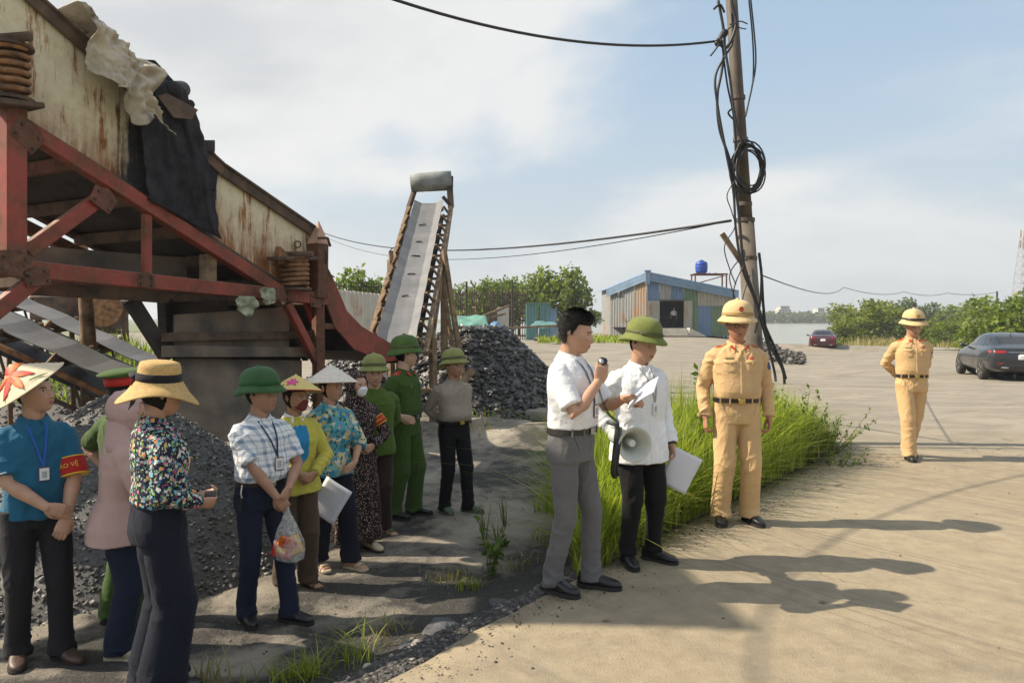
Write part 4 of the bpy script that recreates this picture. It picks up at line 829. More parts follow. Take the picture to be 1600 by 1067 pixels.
def tuft(px, py, n, h, sp, seed, label, mat, w=0.008, lean=0.7):
    p = on_yard(px, py); r = np.random.default_rng(seed); P = np.stack([r.normal(0, sp, n), r.normal(0, sp, n), np.full(n, -0.01)], 1); P[:, 2] += yard_z(P[:, 0] + p.x, P[:, 1] + p.y) - p.z
    o = link('grass_tuft', blades('grass_tuft', P, np.full(n, h), w, seed, mat, lean, 5)); o.location = p; tag(o, label, 'grass tuft', 'grass tufts in the yard dirt')
tuft(480, 1058, 90, 0.20, 0.055, 1, 'green grass tuft at the bottom edge in front of the plaid-shirted man', M_GRASS); tuft(555, 1032, 60, 0.26, 0.09, 2, 'thin sprawling grass tuft beside the slate rubble', M_GRASS, 0.006, 0.9); tuft(440, 1062, 50, 0.17, 0.07, 3, 'low grass tuft at the bottom edge left of the greener one', M_GRASS)
tuft(330, 1066, 26, 0.22, 0.04, 4, 'dry feathery grass stalks at the bottom edge by the wide trousers', M_GRASSY, 0.012, 0.4); tuft(738, 918, 50, 0.14, 0.06, 5, 'grass tuft at the foot of the small leafy weed', M_GRASS); tuft(700, 905, 80, 0.10, 0.09, 6, 'dry straw tuft left of the small leafy weed', M_GRASSY)
tuft(610, 985, 70, 0.11, 0.10, 7, 'dry straw tuft above the largest slate slab', M_GRASSY); tuft(800, 885, 60, 0.10, 0.1, 8, 'short straw tuft right of the small leafy weed', M_GRASSY); 
for k_, (px_, py_, n_, h_, sp_, sd_, m_, nm_, lb_) in enumerate([(760, 662, 160, 0.25, 0.28, 9, M_GRASS, 'weedy_grass', 'weedy green grass at the foot of the black coal heap'), (738, 668, 120, 0.22, 0.25, 10, M_GRASSY, 'weedy_grass', 'dry weedy grass under the conveyor leg by the coal heap')]):
    p = on_yard(px_, py_); r = np.random.default_rng(sd_); P = np.stack([r.normal(0, sp_, n_), r.normal(0, sp_, n_), np.full(n_, -0.01)], 1); P[:, 2] += yard_z(P[:, 0] + p.x, P[:, 1] + p.y) - p.z; o = link(nm_, blades(nm_, P, np.full(n_, h_), 0.010, sd_, m_, 0.7, 4)); o.location = p; tag(o, lb_, 'grass', kind='stuff')

tuft(865, 800, 130, 0.42, 0.10, 11, 'grass clump left of the grey-trousered man', M_GRASS, 0.010, 0.45); tuft(862, 845, 70, 0.2, 0.09, 12, 'short grass clump by the grey trouser leg', M_GRASS, 0.008)
M_GRASSF = M_GRASS
r = np.random.default_rng(12); n = 1200; px = r.uniform(840, 1010, n); d = r.uniform(44, 52, n); P = np.stack([(px - 800) / 1150 * d, d, d * 0 + 0.05], 1)
tag(link('far_grass', blades('far_grass', P, np.full(n, 0.55), 0.12, 8, M_GRASS, 0.5, 3)), 'strip of green weeds across the forecourt before the shed', 'grass', kind='stuff')

# ============================================================ UTILITY POLE AND CABLES
PX0 = Vector((3.20, 9.55, -0.4)); pt = at(1138, -80, 9.55)
M_POLE = plain('weathered_pole', (0.155, 0.13, 0.105), 0.9, 0.3, 4, 0.4, 40, kind='World', col2=(0.085, 0.07, 0.055)); M_POLED = plain('dark_steel_pole', (0.085, 0.065, 0.05), 0.7, 0.3, 4, 0.2, 40, kind='World')
pole = empty('utility_pole', PX0); tag(pole, 'leaning concrete utility pole hung with black cables behind the front officer', 'utility pole'); pinv = Matrix.Translation(-PX0)
def ppart(nm, g, m, parent=None, smooth=True):
    o = g.build(nm, m, parent or pole, smooth=smooth); 
    if parent is None: o.matrix_parent_inverse = pinv
    return o
def onp(py, dx=0.0, dy=0.0):
    t = (py - 690) / (-80 - 690); q = at(1187, 690, 9.55).lerp(pt, t); return q + Vector((dx, dy, 0))
ppart('shaft', G().tube([PX0, onp(690), onp(340)], [0.135, 0.13, 0.105], 18), M_POLE); ppart('upper_shaft', G().tube([onp(345), onp(-80)], [0.088, 0.068], 14), M_POLED)
for py in (340, 315, 150, 215, 400): ppart('band', G().lathe([(0.0, -0.025), (0.116 if py > 320 else 0.094, -0.025), (0.116 if py > 320 else 0.094, 0.025), (0, 0.025)], 18, onp(py)), M_POLED, smooth=False)
ppart('bracket_arm', G().beam(at(1128, 365, 9.5), at(1160, 412, 9.5), 0.05, 0.06), M_WOODR, smooth=False)
M_CABLE = plain('black_cable', (0.016, 0.016, 0.018), 0.5, 0.3, 20, 0)
def smoothpath(pts, k=8):
    pts = [Vector(p) for p in pts]; out = []
    for i in range(len(pts) - 1):
        p0, p1, p2, p3 = pts[max(i - 1, 0)], pts[i], pts[i + 1], pts[min(i + 2, len(pts) - 1)]
        for j in range(k):
            t = j / k; out.append(0.5 * ((2 * p1) + (p2 - p0) * t + (2 * p0 - 5 * p1 + 4 * p2 - p3) * t * t + (3 * p1 - p0 - 3 * p2 + p3) * t ** 3))
    out.append(pts[-1]); return out
cab = [([(1122, 0), (1132, 60), (1128, 110), (1121, 150), (1124, 200), (1140, 250), (1150, 300), (1156, 350), (1162, 410), (1178, 460), (1196, 510), (1218, 560), (1228, 592)], 0.018),
       ([(1142, -20), (1145, 60), (1135, 85), (1118, 120), (1122, 170), (1135, 240), (1146, 300), (1150, 360), (1160, 420), (1180, 470), (1200, 540), (1210, 580), (1212, 596)], 0.016),
       ([(1120, 62), (1135, 75), (1150, 40), (1143, 0), (1140, -60)], 0.02), ([(1130, 60), (1140, 120), (1148, 180), (1158, 215), (1170, 228)], 0.016), ([(1128, 66), (1136, 130), (1146, 180), (1150, 230), (1145, 290)], 0.012),
       ([(1168, -20), (1176, 60), (1177, 120), (1170, 160), (1163, 185)], 0.010), ([(1171, -20), (1180, 70), (1180, 110), (1172, 150), (1165, 183)], 0.010), ([(1150, 280), (1136, 305), (1143, 330), (1148, 355), (1132, 385), (1140, 420), (1150, 445)], 0.007),
       ([(1186, 395), (1190, 430), (1193, 480), (1200, 530), (1222, 575), (1226, 600)], 0.018), ([(1190, 420), (1188, 470), (1180, 520)], 0.014), ([(1162, 415), (1150, 440), (1146, 465), (1158, 490)], 0.008), ([(1160, 400), (1140, 430), (1150, 470)], 0.007), ([(1172, 430), (1160, 470), (1166, 500)], 0.007),
       ([(1115, 15), (1125, 8), (1132, 20)], 0.014), ([(1110, 88), (1118, 78), (1128, 62)], 0.010), ([(1136, 48), (1150, 36), (1158, 34), (1168, 38)], 0.008), ([(1140, 38), (1156, 44), (1166, 46)], 0.007), ([(1150, 190), (1141, 182), (1138, 176), (1144, 170)], 0.012)]
for i, (pp, w_) in enumerate(cab): ppart('cable', G().tube(smoothpath([at(x, y, 9.30 - 0.05 * (i % 4)) for x, y in pp]), w_, 7), M_CABLE)
ppart('cable_splice', G().tube([at(1132, 52, 9.3), at(1122, 68, 9.3)], [0.05, 0.045], 10, 'round'), M_CABLE)
coil = empty('cable_coil', at(1168, 262, 9.25)); tag(coil, 'coil of spare black cable hung halfway up the utility pole', 'cable coil')
for i in range(11):
    r_ = random.Random(i); ra, rb = 0.165 + r_.uniform(-0.03, 0.045), 0.27 + r_.uniform(-0.045, 0.045); ox, oz = r_.uniform(-0.02, 0.03), r_.uniform(-0.04, 0.03); tl = r_.uniform(-0.25, 0.1)
    pts = [Vector((ox + ra * math.cos(t) + tl * 0.15 * math.sin(t) * rb / 0.3, -0.02 * i * 0.4 + 0.02 * math.sin(2 * t + i), oz + rb * math.sin(t))) for t in np.linspace(0, 6.2832, 28)]
    G().tube(pts, 0.010, 6).build('cable_turn', M_CABLE, coil, smooth=True)
def wire(name, label, a, b, sag, r_, n=28, t1=1.0):
    pts = [a + (b - a) * t - Vector((0, 0, sag * 4 * t * (1 - t))) for t in np.linspace(0, t1, n)]; o = G().tube(pts, r_, 6).build(name, M_CABLE, smooth=True); tag(o, label, 'wire', 'overhead wires'); return o
wire('overhead_wire', 'thick black wire sagging across the top sky to the pole', at(1118, 65, 9.35), at(480, -50, 6.6), 0.28, 0.015, 60, 2.6)
wire('overhead_wire', 'thin wire from the pole to the yard over the tall conveyor', at(1142, 345, 9.4), at(500, 362, 30), 0.55, 0.018); wire('overhead_wire', 'faint second wire just below its twin left of the pole', at(1142, 345, 9.4), at(500, 366, 31), 0.75, 0.008)
wp = [(1192, 431, 9.6), (1318, 449, 45), (1412, 456, 75), (1480, 458, 100), (1560, 456, 120)]
g = G(); pts = []
for (a_, b_) in zip(wp[:-1], wp[1:]):
    A_, B_ = at(*a_), at(*b_); pts += [A_.lerp(B_, t) - Vector((0, 0, (0.3 if a_[2] < 20 else 0.35) * 4 * t * (1 - t))) for t in np.linspace(0, 0.95, 14)]
for i in range(len(pts) - 1): pass
rad = [0.006 + 0.0003 * p.y for p in pts]; o = G().tube(pts, rad, 5).build('overhead_wire', M_CABLE, smooth=True); tag(o, 'wavy far wire from the pole towards the river bank trees', 'wire', 'overhead wires')

# ============================================================ SHED, FENCES, YARD CLUTTER
def corr(p0, p1, z0, z1, pitch, amp, top=None, thick=0.004):
    "corrugated sheet standing between ground points p0 and p1; z1 may be two heights"
    p0 = Vector(p0); p1 = Vector(p1); L = (p1 - p0).length; n = max(6, int(L / pitch * 6)); d = (p1 - p0).normalized(); nn = Vector((d.y, -d.x, 0)); za, zb_ = z1 if isinstance(z1, tuple) else (z1, z1)
    rows = []
    for t in np.linspace(0, 1, n):
        q = p0.lerp(p1, t) + nn * (amp * math.sin(t * L / pitch * 2 * math.pi)); rows.append((Vector((q.x, q.y, z0)), Vector((q.x, q.y, za + (zb_ - za) * t))))
    V = [a for a, b in rows] + [b for a, b in rows]; V += [v - nn * thick for v in V]; g = G(); m = 2 * n; Fs = []
    for i in range(n - 1): Fs += [(i, i + 1, n + i + 1, n + i), (m + i + 1, m + i, m + n + i, m + n + i + 1), (n + i, n + i + 1, m + n + i + 1, m + n + i), (i + 1, i, m + i, m + i + 1)]
    Fs += [(0, n, m + n, m), (n - 1, m + n - 1, m + 2 * n - 1, 2 * n - 1)]
    return g.add(V, Fs)
def sheetmat(name, c, rust=0.3, rc=(0.34, 0.17, 0.065)):
    m, nt, b = newmat(name); p = coords(nt, 'World'); n1 = noise(nt, p, 0.9, 6.0, 0.65); st = noise(nt, nd(nt, 'ShaderNodeMapping', {'Vector': p, 'Scale': (3, 3, 0.35)}).outputs[0], 1.0, 6.0, 0.7)
    cc = ramp(nt, n1, [(0.3, tuple(x * 0.8 for x in c)), (0.7, tuple(min(1, x * 1.15) for x in c))])
    cc = mixc(nt, ramp(nt, mth(nt, 'ADD', mth(nt, 'MULTIPLY', n1, 0.5), mth(nt, 'MULTIPLY', st, 0.5)), [(0.62 - 0.3 * rust, 0.0), (0.72 - 0.22 * rust, 0.9)]), cc, ramp(nt, st, [(0.3, tuple(x * 0.5 for x in rc)), (0.7, rc)]))
    lk(nt, cc, b.inputs['Base Color']); b.inputs['Roughness'].default_value = 0.6; b.inputs['Metallic'].default_value = 0.1; return m
S_BLUE = sheetmat('blue_sheet', (0.13, 0.205, 0.32), 0.2); S_BLUEL = sheetmat('pale_blue_sheet', (0.19, 0.28, 0.40), 0.15); S_GREY = sheetmat('grey_sheet', (0.30, 0.31, 0.31), 0.4); S_ORA = sheetmat('rusty_sheet', (0.34, 0.30, 0.24), 0.62, (0.46, 0.20, 0.06)); S_GREEN = sheetmat('green_sheet', (0.13, 0.20, 0.12), 0.25); S_TEAL = sheetmat('teal_sheet', (0.10, 0.22, 0.22), 0.1); S_CREAM = sheetmat('cream_sheet', (0.36, 0.34, 0.28), 0.4); S_WHITE = sheetmat('white_sheet', (0.48, 0.46, 0.40), 0.2)
DS = 58.0; SZ = 0.16
shed = empty('metal_shed', at(1050, 497, DS)); shed.location.z = SZ; tag(shed, 'patched corrugated metal shed with blue roof and open doorway', 'shed'); sinv = Matrix.Translation(-shed.location)
def spart(nm, g, m, parent=None, bevel=0, smooth=False):
    o = g.build(nm, m, parent or shed, bevel=bevel, smooth=smooth)
    if parent is None: o.matrix_parent_inverse = sinv
    return o
def sx(px): return at(px, 497, DS).x
def szz(py): return at(1050, py, DS).z
def fy(px): return DS + max(0, (1010 - px)) * 0.06     # left wall swings back from the corner
def roofz(px): return szz(450) + (px - 955) / 55 * (szz(426) - szz(450)) if px < 1010 else szz(426) + (px - 1010) / 142 * (szz(455) - szz(426))
walls = [(962, 978, 525, S_GREY), (978, 994, 525, S_GREY), (994, 1010, 525, S_ORA), (1010, 1030, 525, S_BLUE), (1068, 1090, 525, S_GREEN), (1090, 1118, 478, S_CREAM), (1118, 1147, 478, S_CREAM)]
for i, (a_, b_, yb, m_) in enumerate(walls): spart('wall_sheet', corr((sx(a_) + 0.01, fy(a_) - 0.01 * (i % 2), 0), (sx(b_), fy(b_) - 0.01 * (i % 2), 0), szz(yb), (roofz(a_) - 0.06, roofz(b_) - 0.06), 0.28, 0.035), m_)
for (a_, b_, m_) in ((1090, 1112, S_BLUE), (1112, 1146, S_GREEN)): spart('wall_sheet', corr((sx(a_) + 0.01, DS + 0.05, 0), (sx(b_), DS + 0.05, 0), szz(525), szz(476), 0.28, 0.035), m_)
for (a_, b_, m_) in ((1030, 1048, S_GREY), (1048, 1068, S_BLUE)): spart('wall_sheet', corr((sx(a_) + 0.01, DS, 0), (sx(b_), DS, 0), szz(470), (roofz(a_) - 0.06, roofz(b_) - 0.06), 0.28, 0.035), m_)
for (a_, b_) in ((955, 1010), (1010, 1152)):      # roof: front fascia and sheet running back
    A_ = Vector((sx(a_), fy(a_) - 0.35, roofz(a_))); B_ = Vector((sx(b_), fy(b_) - 0.35, roofz(b_))); bk = Vector((0, 9, 0))
    spart('roof_sheet', G().prism([A_, B_, B_ + bk, A_ + bk], Vector((0, 0, 0.05))), S_BLUEL)
    for k in range(5): z_ = -0.14 * k; spart('fascia_rib', G().beam(A_ + Vector((0, 0.02 * (k % 2), z_)), B_ + Vector((0, 0.02 * (k % 2), z_)), 0.05, 0.125), S_BLUEL, bevel=0.015)
spart('ridge_post', G().box((sx(1010), DS - 0.42, szz(435)), (0.34, 0.16, 0.95)), S_BLUEL)
spart('gutter_cap', G().box((sx(1010), DS - 0.42, szz(424)), (0.5, 0.3, 0.12)), S_BLUEL)
M_INT = plain('dark_interior', (0.05, 0.05, 0.055), 0.9, 0.3, 2)
spart('back_wall', G().box((sx(1054), DS + 7, 2.0), (9.0, 0.1, 3.8)), M_INT); spart('inner_floor', G().box((sx(1054), DS + 3.6, szz(512)), (9.0, 6.8, 0.05)), M_INT)
spart('side_wall', G().box((sx(1147) - 0.05, DS + 3.6, 1.9), (0.1, 7, 3.4)), S_BLUE); spart('side_wall', corr((sx(962), fy(962) + 6, 0), (sx(962), fy(962), 0), szz(525), roofz(962), 0.28, 0.035), S_GREY)
for (a_, b_) in ((1012, 1030), (1068, 1081)):
    dl = spart('door_leaf', G().box(((sx(a_) + sx(b_)) / 2, DS - 0.12, (szz(470) + szz(512)) / 2), (sx(b_) - sx(a_), 0.06, szz(470) - szz(512))), S_CREAM)
    k = int((sx(b_) - sx(a_)) / 0.14)
    for i in range(k): spart('board', G().box((sx(a_) + 0.1 + i * 0.14, DS - 0.16, (szz(472) + szz(492)) / 2), (0.09, 0.03, szz(472) - szz(492))), S_CREAM, dl)
    spart('lower_panel', G().box(((sx(a_) + sx(b_)) / 2, DS - 0.165, szz(502)), (sx(b_) - sx(a_) - 0.1, 0.03, 0.7)), S_GREY, dl)
spart('lintel', G().box((sx(1049), DS - 0.1, szz(469.5)), (sx(1069) - sx(1029), 0.12, 0.08)), M_RUST)
for k in range(3): spart('step', G().box((sx(1047), DS - 0.9 - 0.28 * k, szz(513) - 0.1 - 0.2 * k), (2.2, 0.28 + 0.02 * k, 0.2)), M_KERB, bevel=0.02)
spart('step', G().box((sx(1047), DS - 0.45, szz(513) - 0.2), (2.2, 0.8, 0.4)), M_KERB); spart('ramp', G().prism([Vector((sx(1070), DS - 0.1, szz(525))), Vector((sx(1098), DS - 0.1, szz(525))), Vector((sx(1072), DS - 0.1, szz(512)))], Vector((0, -1.2, 0))), M_KERB)
spart('wall_lamp', G().tube([Vector((sx(972), fy(972) - 0.1, szz(462))), Vector((sx(972), fy(972) - 0.5, szz(455)))], 0.05, 8), S_WHITE)
# shed interior things seen through the doorway are dim: a bench and a machine block
ib = empty('workbench', (sx(1043), DS + 3, szz(512))); tag(ib, 'dim workbench inside the shed doorway', 'workbench'); G().box((0, 0, 0.8), (1.6, 0.6, 0.08)).build('bench_top', M_STEELPL, ib)
for x_ in (-0.7, 0.7): G().box((x_, 0, 0.4), (0.08, 0.5, 0.76)).build('leg', M_STEELPL, ib)
# blue water tank on its stand
stand = empty('tank_stand', (sx(1115), DS + 1.5, 0)); tag(stand, 'rusty steel stand carrying the blue water tank behind the shed', 'tank stand'); tz = at(1110, 429, DS + 1.5).z
for dx in (-1.25, 1.25):
    for dy in (-0.6, 0.6): G().beam((dx, dy, 0), (dx, dy, tz), 0.09).build('leg', M_REDD, stand)
for dy in (-0.6, 0.6): G().beam((-1.35, dy, tz), (1.35, dy, tz), 0.08, 0.12).build('top_rail', M_REDD, stand); G().beam((-1.25, dy, tz - 0.8), (1.25, dy, tz - 0.1), 0.05).build('brace', M_REDD, stand)
for i in range(4): G().beam((-1.1 + i * 0.5, -0.65, tz + 0.07), (-1.1 + i * 0.5, 0.65, tz + 0.07), 0.1, 0.05).build('slat', M_REDD, stand)
M_TANK = plain('blue_plastic', (0.012, 0.06, 0.33), 0.4, 0.15, 2, 0.05)
tank = empty('water_tank', (sx(1103), DS + 1.5, tz + 0.1)); tag(tank, 'round blue plastic water tank above the shed roof', 'water tank')
G().lathe([(0.0, 0), (0.36, 0.0), (0.46, 0.12), (0.48, 0.3), (0.47, 0.33), (0.49, 0.36), (0.49, 0.58), (0.47, 0.61), (0.49, 0.64), (0.47, 0.8), (0.38, 0.92), (0.2, 0.98), (0.0, 0.99)], 28).build('tank_body', M_TANK, tank, smooth=True); G().lathe([(0, 0.98), (0.17, 0.98), (0.17, 1.05), (0.0, 1.07)], 18).build('lid', M_TANK, tank)
# leaning corrugated fence behind the tall conveyor
fn = empty('corrugated_fence', at(566, 520, 24)); tag(fn, 'pale corrugated sheet fence behind the tall conveyor', 'fence'); finv = Matrix.Translation(-fn.location)
for i in range(7):
    a_, b_ = at(522 + i * 12.6, 497, 24 + 0.03 * i), at(522 + (i + 1) * 12.6 + 1, 497, 24 + 0.03 * i + 0.02); o = corr((a_.x, a_.y, 0), (b_.x, b_.y, 0), -0.3, (at(530, 452 + i * 1.2, 24).z, at(530, 453 + i * 1.2, 24).z), 0.13, 0.018).build('fence_sheet', S_WHITE, fn); o.matrix_parent_inverse = finv
for i in range(24):
    q = at(518 + i * 3.9, 497, 24.6); o = G().tube([Vector((q.x, q.y, 1.5)), Vector((q.x, q.y, at(0, 441 + 3 * math.sin(i * 2.2), 24.6).z))], 0.012, 5).build('picket', M_DARK, fn); o.matrix_parent_inverse = finv
o = G().beam(at(516, 447, 24.6), at(612, 449, 24.6), 0.03).build('picket_rail', M_DARK, fn); o.matrix_parent_inverse = finv
# rusty picket fence further right with posts
fn2 = empty('picket_fence', at(760, 505, 50)); tag(fn2, 'rusty iron picket fence in front of the yard trees', 'fence'); f2 = Matrix.Translation(-fn2.location)
for i in range(34):
    q = at(705 + i * 3.6, 497, 50); o = G().tube([Vector((q.x, q.y, 0)), Vector((q.x, q.y, at(0, 454 + 2 * math.sin(i * 1.7), 50).z))], 0.03 if i % 9 else 0.07, 5).build('picket', M_RUST, fn2); o.matrix_parent_inverse = f2
for py in (460, 478): o = G().beam(at(703, py, 50), at(828, py + 1, 50), 0.06).build('rail', M_RUST, fn2); o.matrix_parent_inverse = f2
def simple(name, g, m, label, cat, group=None, bevel=0): return tag(g.build(name, m, bevel=bevel), label, cat, group)
for px, y0, d, r_, lb in ((729, 440, 40, 0.06, 'thin dark post left in the yard before the trees'), (800, 436, 45, 0.05, 'thin lamp mast among the yard trees')):
    q = at(px, 497, d); simple('yard_post', G().tube([Vector((q.x, q.y, -0.1)), Vector((q.x, q.y, at(px, y0, d).z))], r_, 7), M_DARK, lb, 'post')
# low lean-to, tarps, timber
o = empty('tarp_shelter', at(722, 515, 30)); tag(o, 'low shelter under a teal green tarp behind the coal heap', 'shelter'); oi = Matrix.Translation(-o.location)
def tarp(P4, m, name, seed, sag=0.1, nu=20, nv=12, parent=None):
    P4 = [np.array(p) for p in P4]; U, W = np.meshgrid(np.linspace(0, 1, nu), np.linspace(0, 1, nv)); U = U.ravel()[:, None]; W = W.ravel()[:, None]
    P = P4[0] * (1 - U) * (1 - W) + P4[1] * U * (1 - W) + P4[2] * U * W + P4[3] * (1 - U) * W; P[:, 2] += sag * fbm(P * 1.3 + seed, 3) ; P[:, 1] += sag * pnoise(P * 2 + seed)
    I, J = np.meshgrid(np.arange(nu - 1), np.arange(nv - 1)); a = (J * nu + I).ravel(); ob = link(name, fastmesh(name, P, np.stack([a, a + 1, a + nu + 1, a + nu], 1), m, True), parent); s_ = ob.modifiers.new('solid', 'SOLIDIFY'); s_.thickness = 0.015; return ob
M_TEAL = plain('teal_tarp', (0.10, 0.24, 0.19), 0.6, 0.25, 2, 0.2, kind='World'); M_BLUET = plain('blue_tarp', (0.07, 0.20, 0.42), 0.5, 0.3, 2, 0.2, kind='World')
tarp([at(690, 511, 30), at(764, 509, 30), at(758, 492, 32), at(690, 490, 32)], M_TEAL, 'tarp', 2.0, 0.12, parent=o).matrix_parent_inverse = oi
for px in (694, 726, 760):
    q = at(px, 505, 30.5); b_ = G().beam(Vector((q.x, q.y, -0.1)), q, 0.08).build('prop', M_WOODR, o); b_.matrix_parent_inverse = oi
def pile_tarp(px, py, d, w, h, m, label, seed):
    c = at(px, py, d); V = []; nu, nv = 26, 14
    for j in range(nv):
        for i in range(nu):
            a = i / (nu - 1) * 6.2832; ph = j / (nv - 1) * 1.57; V.append((math.cos(a) * math.cos(ph) ** 0.6 * w, math.sin(a) * math.cos(ph) ** 0.6 * w * 0.6, math.sin(ph) * h))
    V = np.array(V); V *= (1 + 0.22 * fbm(V * 1.8 + seed, 3))[:, None]; V[:, 2] = np.maximum(V[:, 2], -0.1); I, J = np.meshgrid(np.arange(nu - 1), np.arange(nv - 1)); a = (J * nu + I).ravel()
    o = link('covered_pile', fastmesh('covered_pile', V, np.stack([a, a + 1, a + nu + 1, a + nu], 1), m, True)); o.location = (c.x, c.y, 0.0); tag(o, label, 'covered pile', 'tarp-covered piles behind the coal heap')
pile_tarp(772, 505, 33, 0.62, 0.55 + 0.85, M_BLUET, 'blue tarp over a small pile behind the coal heap', 3.0); pile_tarp(747, 506, 34, 0.45, 1.3, plain('red_cloth', (0.30, 0.05, 0.045), 0.8, 0.3), 'red cloth over a small pile left of the blue tarp', 5.0)
for i, (p_, q_, lb) in enumerate([((745, 498), (795, 478), 'slanting timber pole over the covered piles'), ((750, 500), (790, 490), 'lower slanting timber pole by the blue tarp'), ((790, 513), (905, 507), 'long dark beam lying on the ground right of the blue tarp'), ((740, 480), (742, 512), 'short upright plank beside the red cloth')]):
    simple('timber', G().beam(at(*p_, 33.5), at(*q_, 34), 0.12, 0.1), M_WOODR, lb, 'timber', 'timbers lying about behind the coal heap')
simple('wall_panel', G().box(at(786, 495, 35), (0.55, 0.06, 0.9)), S_WHITE, 'small white sheet panel standing behind the coal heap', 'panel')
for i, (px, w_, m_, lb) in enumerate([(831, 18, S_TEAL, 'dull green sheet-metal box at the left below the trees'), (851, 16, S_TEAL, 'dull green sheet-metal box next to the blue sheet'), (862, 14, S_BLUEL, 'small blue corrugated box at the right below the trees')]):
    c = at(px, 489, 50); rt = empty('metal_box', (c.x, c.y, 0.05)); tag(rt, lb, 'metal box', 'sheet-metal boxes below the yard trees'); ww = w_ * 50 / 1150; hh = at(px, 475 + 9 * (i == 2), 50).z - 0.05
    for s_ in (0, 1): corr((-ww / 2, -0.5 + s_, 0), (ww / 2, -0.5 + s_, 0), 0, hh, 0.2, 0.02).build('front_sheet' if s_ == 0 else 'back_sheet', m_, rt); G().box((-ww / 2 + s_ * ww, 0, hh / 2), (0.03, 0.98, hh)).build('side_sheet', m_, rt)
    G().box((0, 0, hh + 0.03), (ww + 0.1, 1.15, 0.05)).build('roof', m_, rt)
tag(tarp([at(826, 512, 42), at(872, 510, 42), at(868, 503, 44), at(836, 502, 44)], S_TEAL, 'flattened_sheet', 4.0, 0.1), 'flattened greenish sheet lying before the trees', 'sheet')
for i, (px, d) in enumerate(((844, 48), (860, 48))):
    c = at(px, 510, d); o = G().lathe([(0.25, -0.1), (0.4, -0.12), (0.45, 0), (0.4, 0.12), (0.25, 0.1), (0.22, 0)], 18, (0, 0, 0.14)).build('old_tyre', M_BLACK, smooth=True); o.location = (c.x, c.y, 0.12); tag(o, 'old black tyre lying %s below the sheet-metal boxes' % ('left' if i == 0 else 'right'), 'tyre', 'old tyres in the yard')
# rusty gear glimpsed under the machine, far left
mb = empty('yard_machine', at(150, 480, 17)); tag(mb, 'rusty yard machine glimpsed beneath the screening machine', 'machine'); mi = Matrix.Translation(-mb.location)
for (x0, y0, x1, y1, d, m_, nm) in [(60, 462, 120, 500, 17, M_RUST, 'body'), (135, 470, 172, 488, 17, M_RUSTO, 'hopper'), (140, 488, 185, 515, 17.3, M_RUST, 'body')]:
    a_, b_ = at(x0, y1, d), at(x1, y0, d); o = G().box((a_ + b_) / 2, (b_.x - a_.x, 0.7, b_.z - a_.z)).build(nm, m_, mb, bevel=0.04); o.matrix_parent_inverse = mi
for (x0, y0, x1, y1) in [(195, 470, 197, 560), (165, 480, 166, 580), (130, 485, 200, 488), (140, 515, 200, 520), (90, 500, 92, 600), (60, 500, 62, 600)]:
    o = G().beam(at(x0, y0, 16.8), at(x1, y1, 16.8), 0.1).build('frame_bar', M_RUST, mb); o.matrix_parent_inverse = mi
o = G().lathe([(0.0, -0.05), (0.42, -0.05), (0.42, 0.05), (0.3, 0.06), (0, 0.06)], 20, at(160, 482, 16.6), (0.2, -1, 0)).build('flywheel', M_RUSTO, mb); o.matrix_parent_inverse = mi
r = np.random.default_rng(3); n = 900; P = np.stack([r.uniform(-10, -7.6, n), r.uniform(14, 17, n), np.full(n, -0.1)], 1); P[:, 2] = np.maximum(yard_z(P[:, 0], P[:, 1]), df(P[:, 0], P[:, 1]))
tag(link('heap_grass', blades('heap_grass', P, np.full(n, 0.5), 0.03, 9, M_GRASS, 0.5, 3)), 'grass growing on the grey gravel heap far left', 'grass', kind='stuff')
# rubbish heap of stones left of the maroon car
r = np.random.default_rng(9); n = 420; px = r.uniform(1190, 1258, n); d = r.uniform(30, 42, n); X = (px - 800) / 1150 * d; prof = np.interp(px, [1190, 1205, 1245, 1262], [0.8, 0.6, 0.2, 0.0]); Z = road_z(X, d) + prof * r.random(n)
tag(link('stone_spoil', lumps('stone_spoil', np.stack([X, d, Z], 1), 0.05 + 0.15 * r.random(n) ** 2, M_RUB, 3)), 'spoil of dark stones at the river edge left of the maroon car', 'stone heap', kind='stuff')
# ============================================================ FAR SHORE
r = np.random.default_rng(21); n = 16000; px = r.uniform(880, 1700, n); d = r.uniform(455, 500, n); X = (px - 800) / 1150 * d; prof = 6.2 + 1.6 * pnoise(np.stack([X * 0.03, d * 0.03, X * 0], 1)) + 1.2 * pnoise(np.stack([X * 0.12, d * 0.1, X * 0], 1)); Z = -1.6 + prof * r.random(n) ** 0.6
V, Fc = leaf_quads(np.stack([X, d, Z], 1), 2.2, 8, 0.1, 0.9); tag(link('far_wood', fastmesh('far_wood', V, Fc, M_LEAFD)), 'low belt of trees along the far river shore', 'wood', kind='stuff')
M_FARW = plain('pale_render', (0.50, 0.48, 0.44), 0.85, 0.15, 0.4, 0, kind='World'); M_FARD = plain('window_dark', (0.06, 0.065, 0.07), 0.3, 0.2, 1, 0)
def far_block(px0, px1, top, d, label, floors, cols):
    c = at((px0 + px1) / 2, 497, d); w = (px1 - px0) * d / 1150; h = at(0, top, d).z + 1.0; rt = empty('apartment_block', (c.x, c.y, -1.0)); tag(rt, label, 'building', 'buildings on the far shore'); fh = h / floors
    for k in range(floors):
        ww = w * (1.0 if k < floors - 1 else 0.7); G().box((0, 4, (k + 0.5) * fh), (ww, 8, fh * 0.97)).build('storey', M_FARW, rt)
        for i in range(cols): G().box((-ww / 2 + (i + 0.5) * ww / cols, -0.02, (k + 0.5) * fh), (ww / cols * 0.45, 0.12, fh * 0.5)).build('window', M_FARD, rt)
    G().box((0, 4, h + 0.2), (w * 0.78, 9, 0.4)).build('roof', M_FARW, rt)
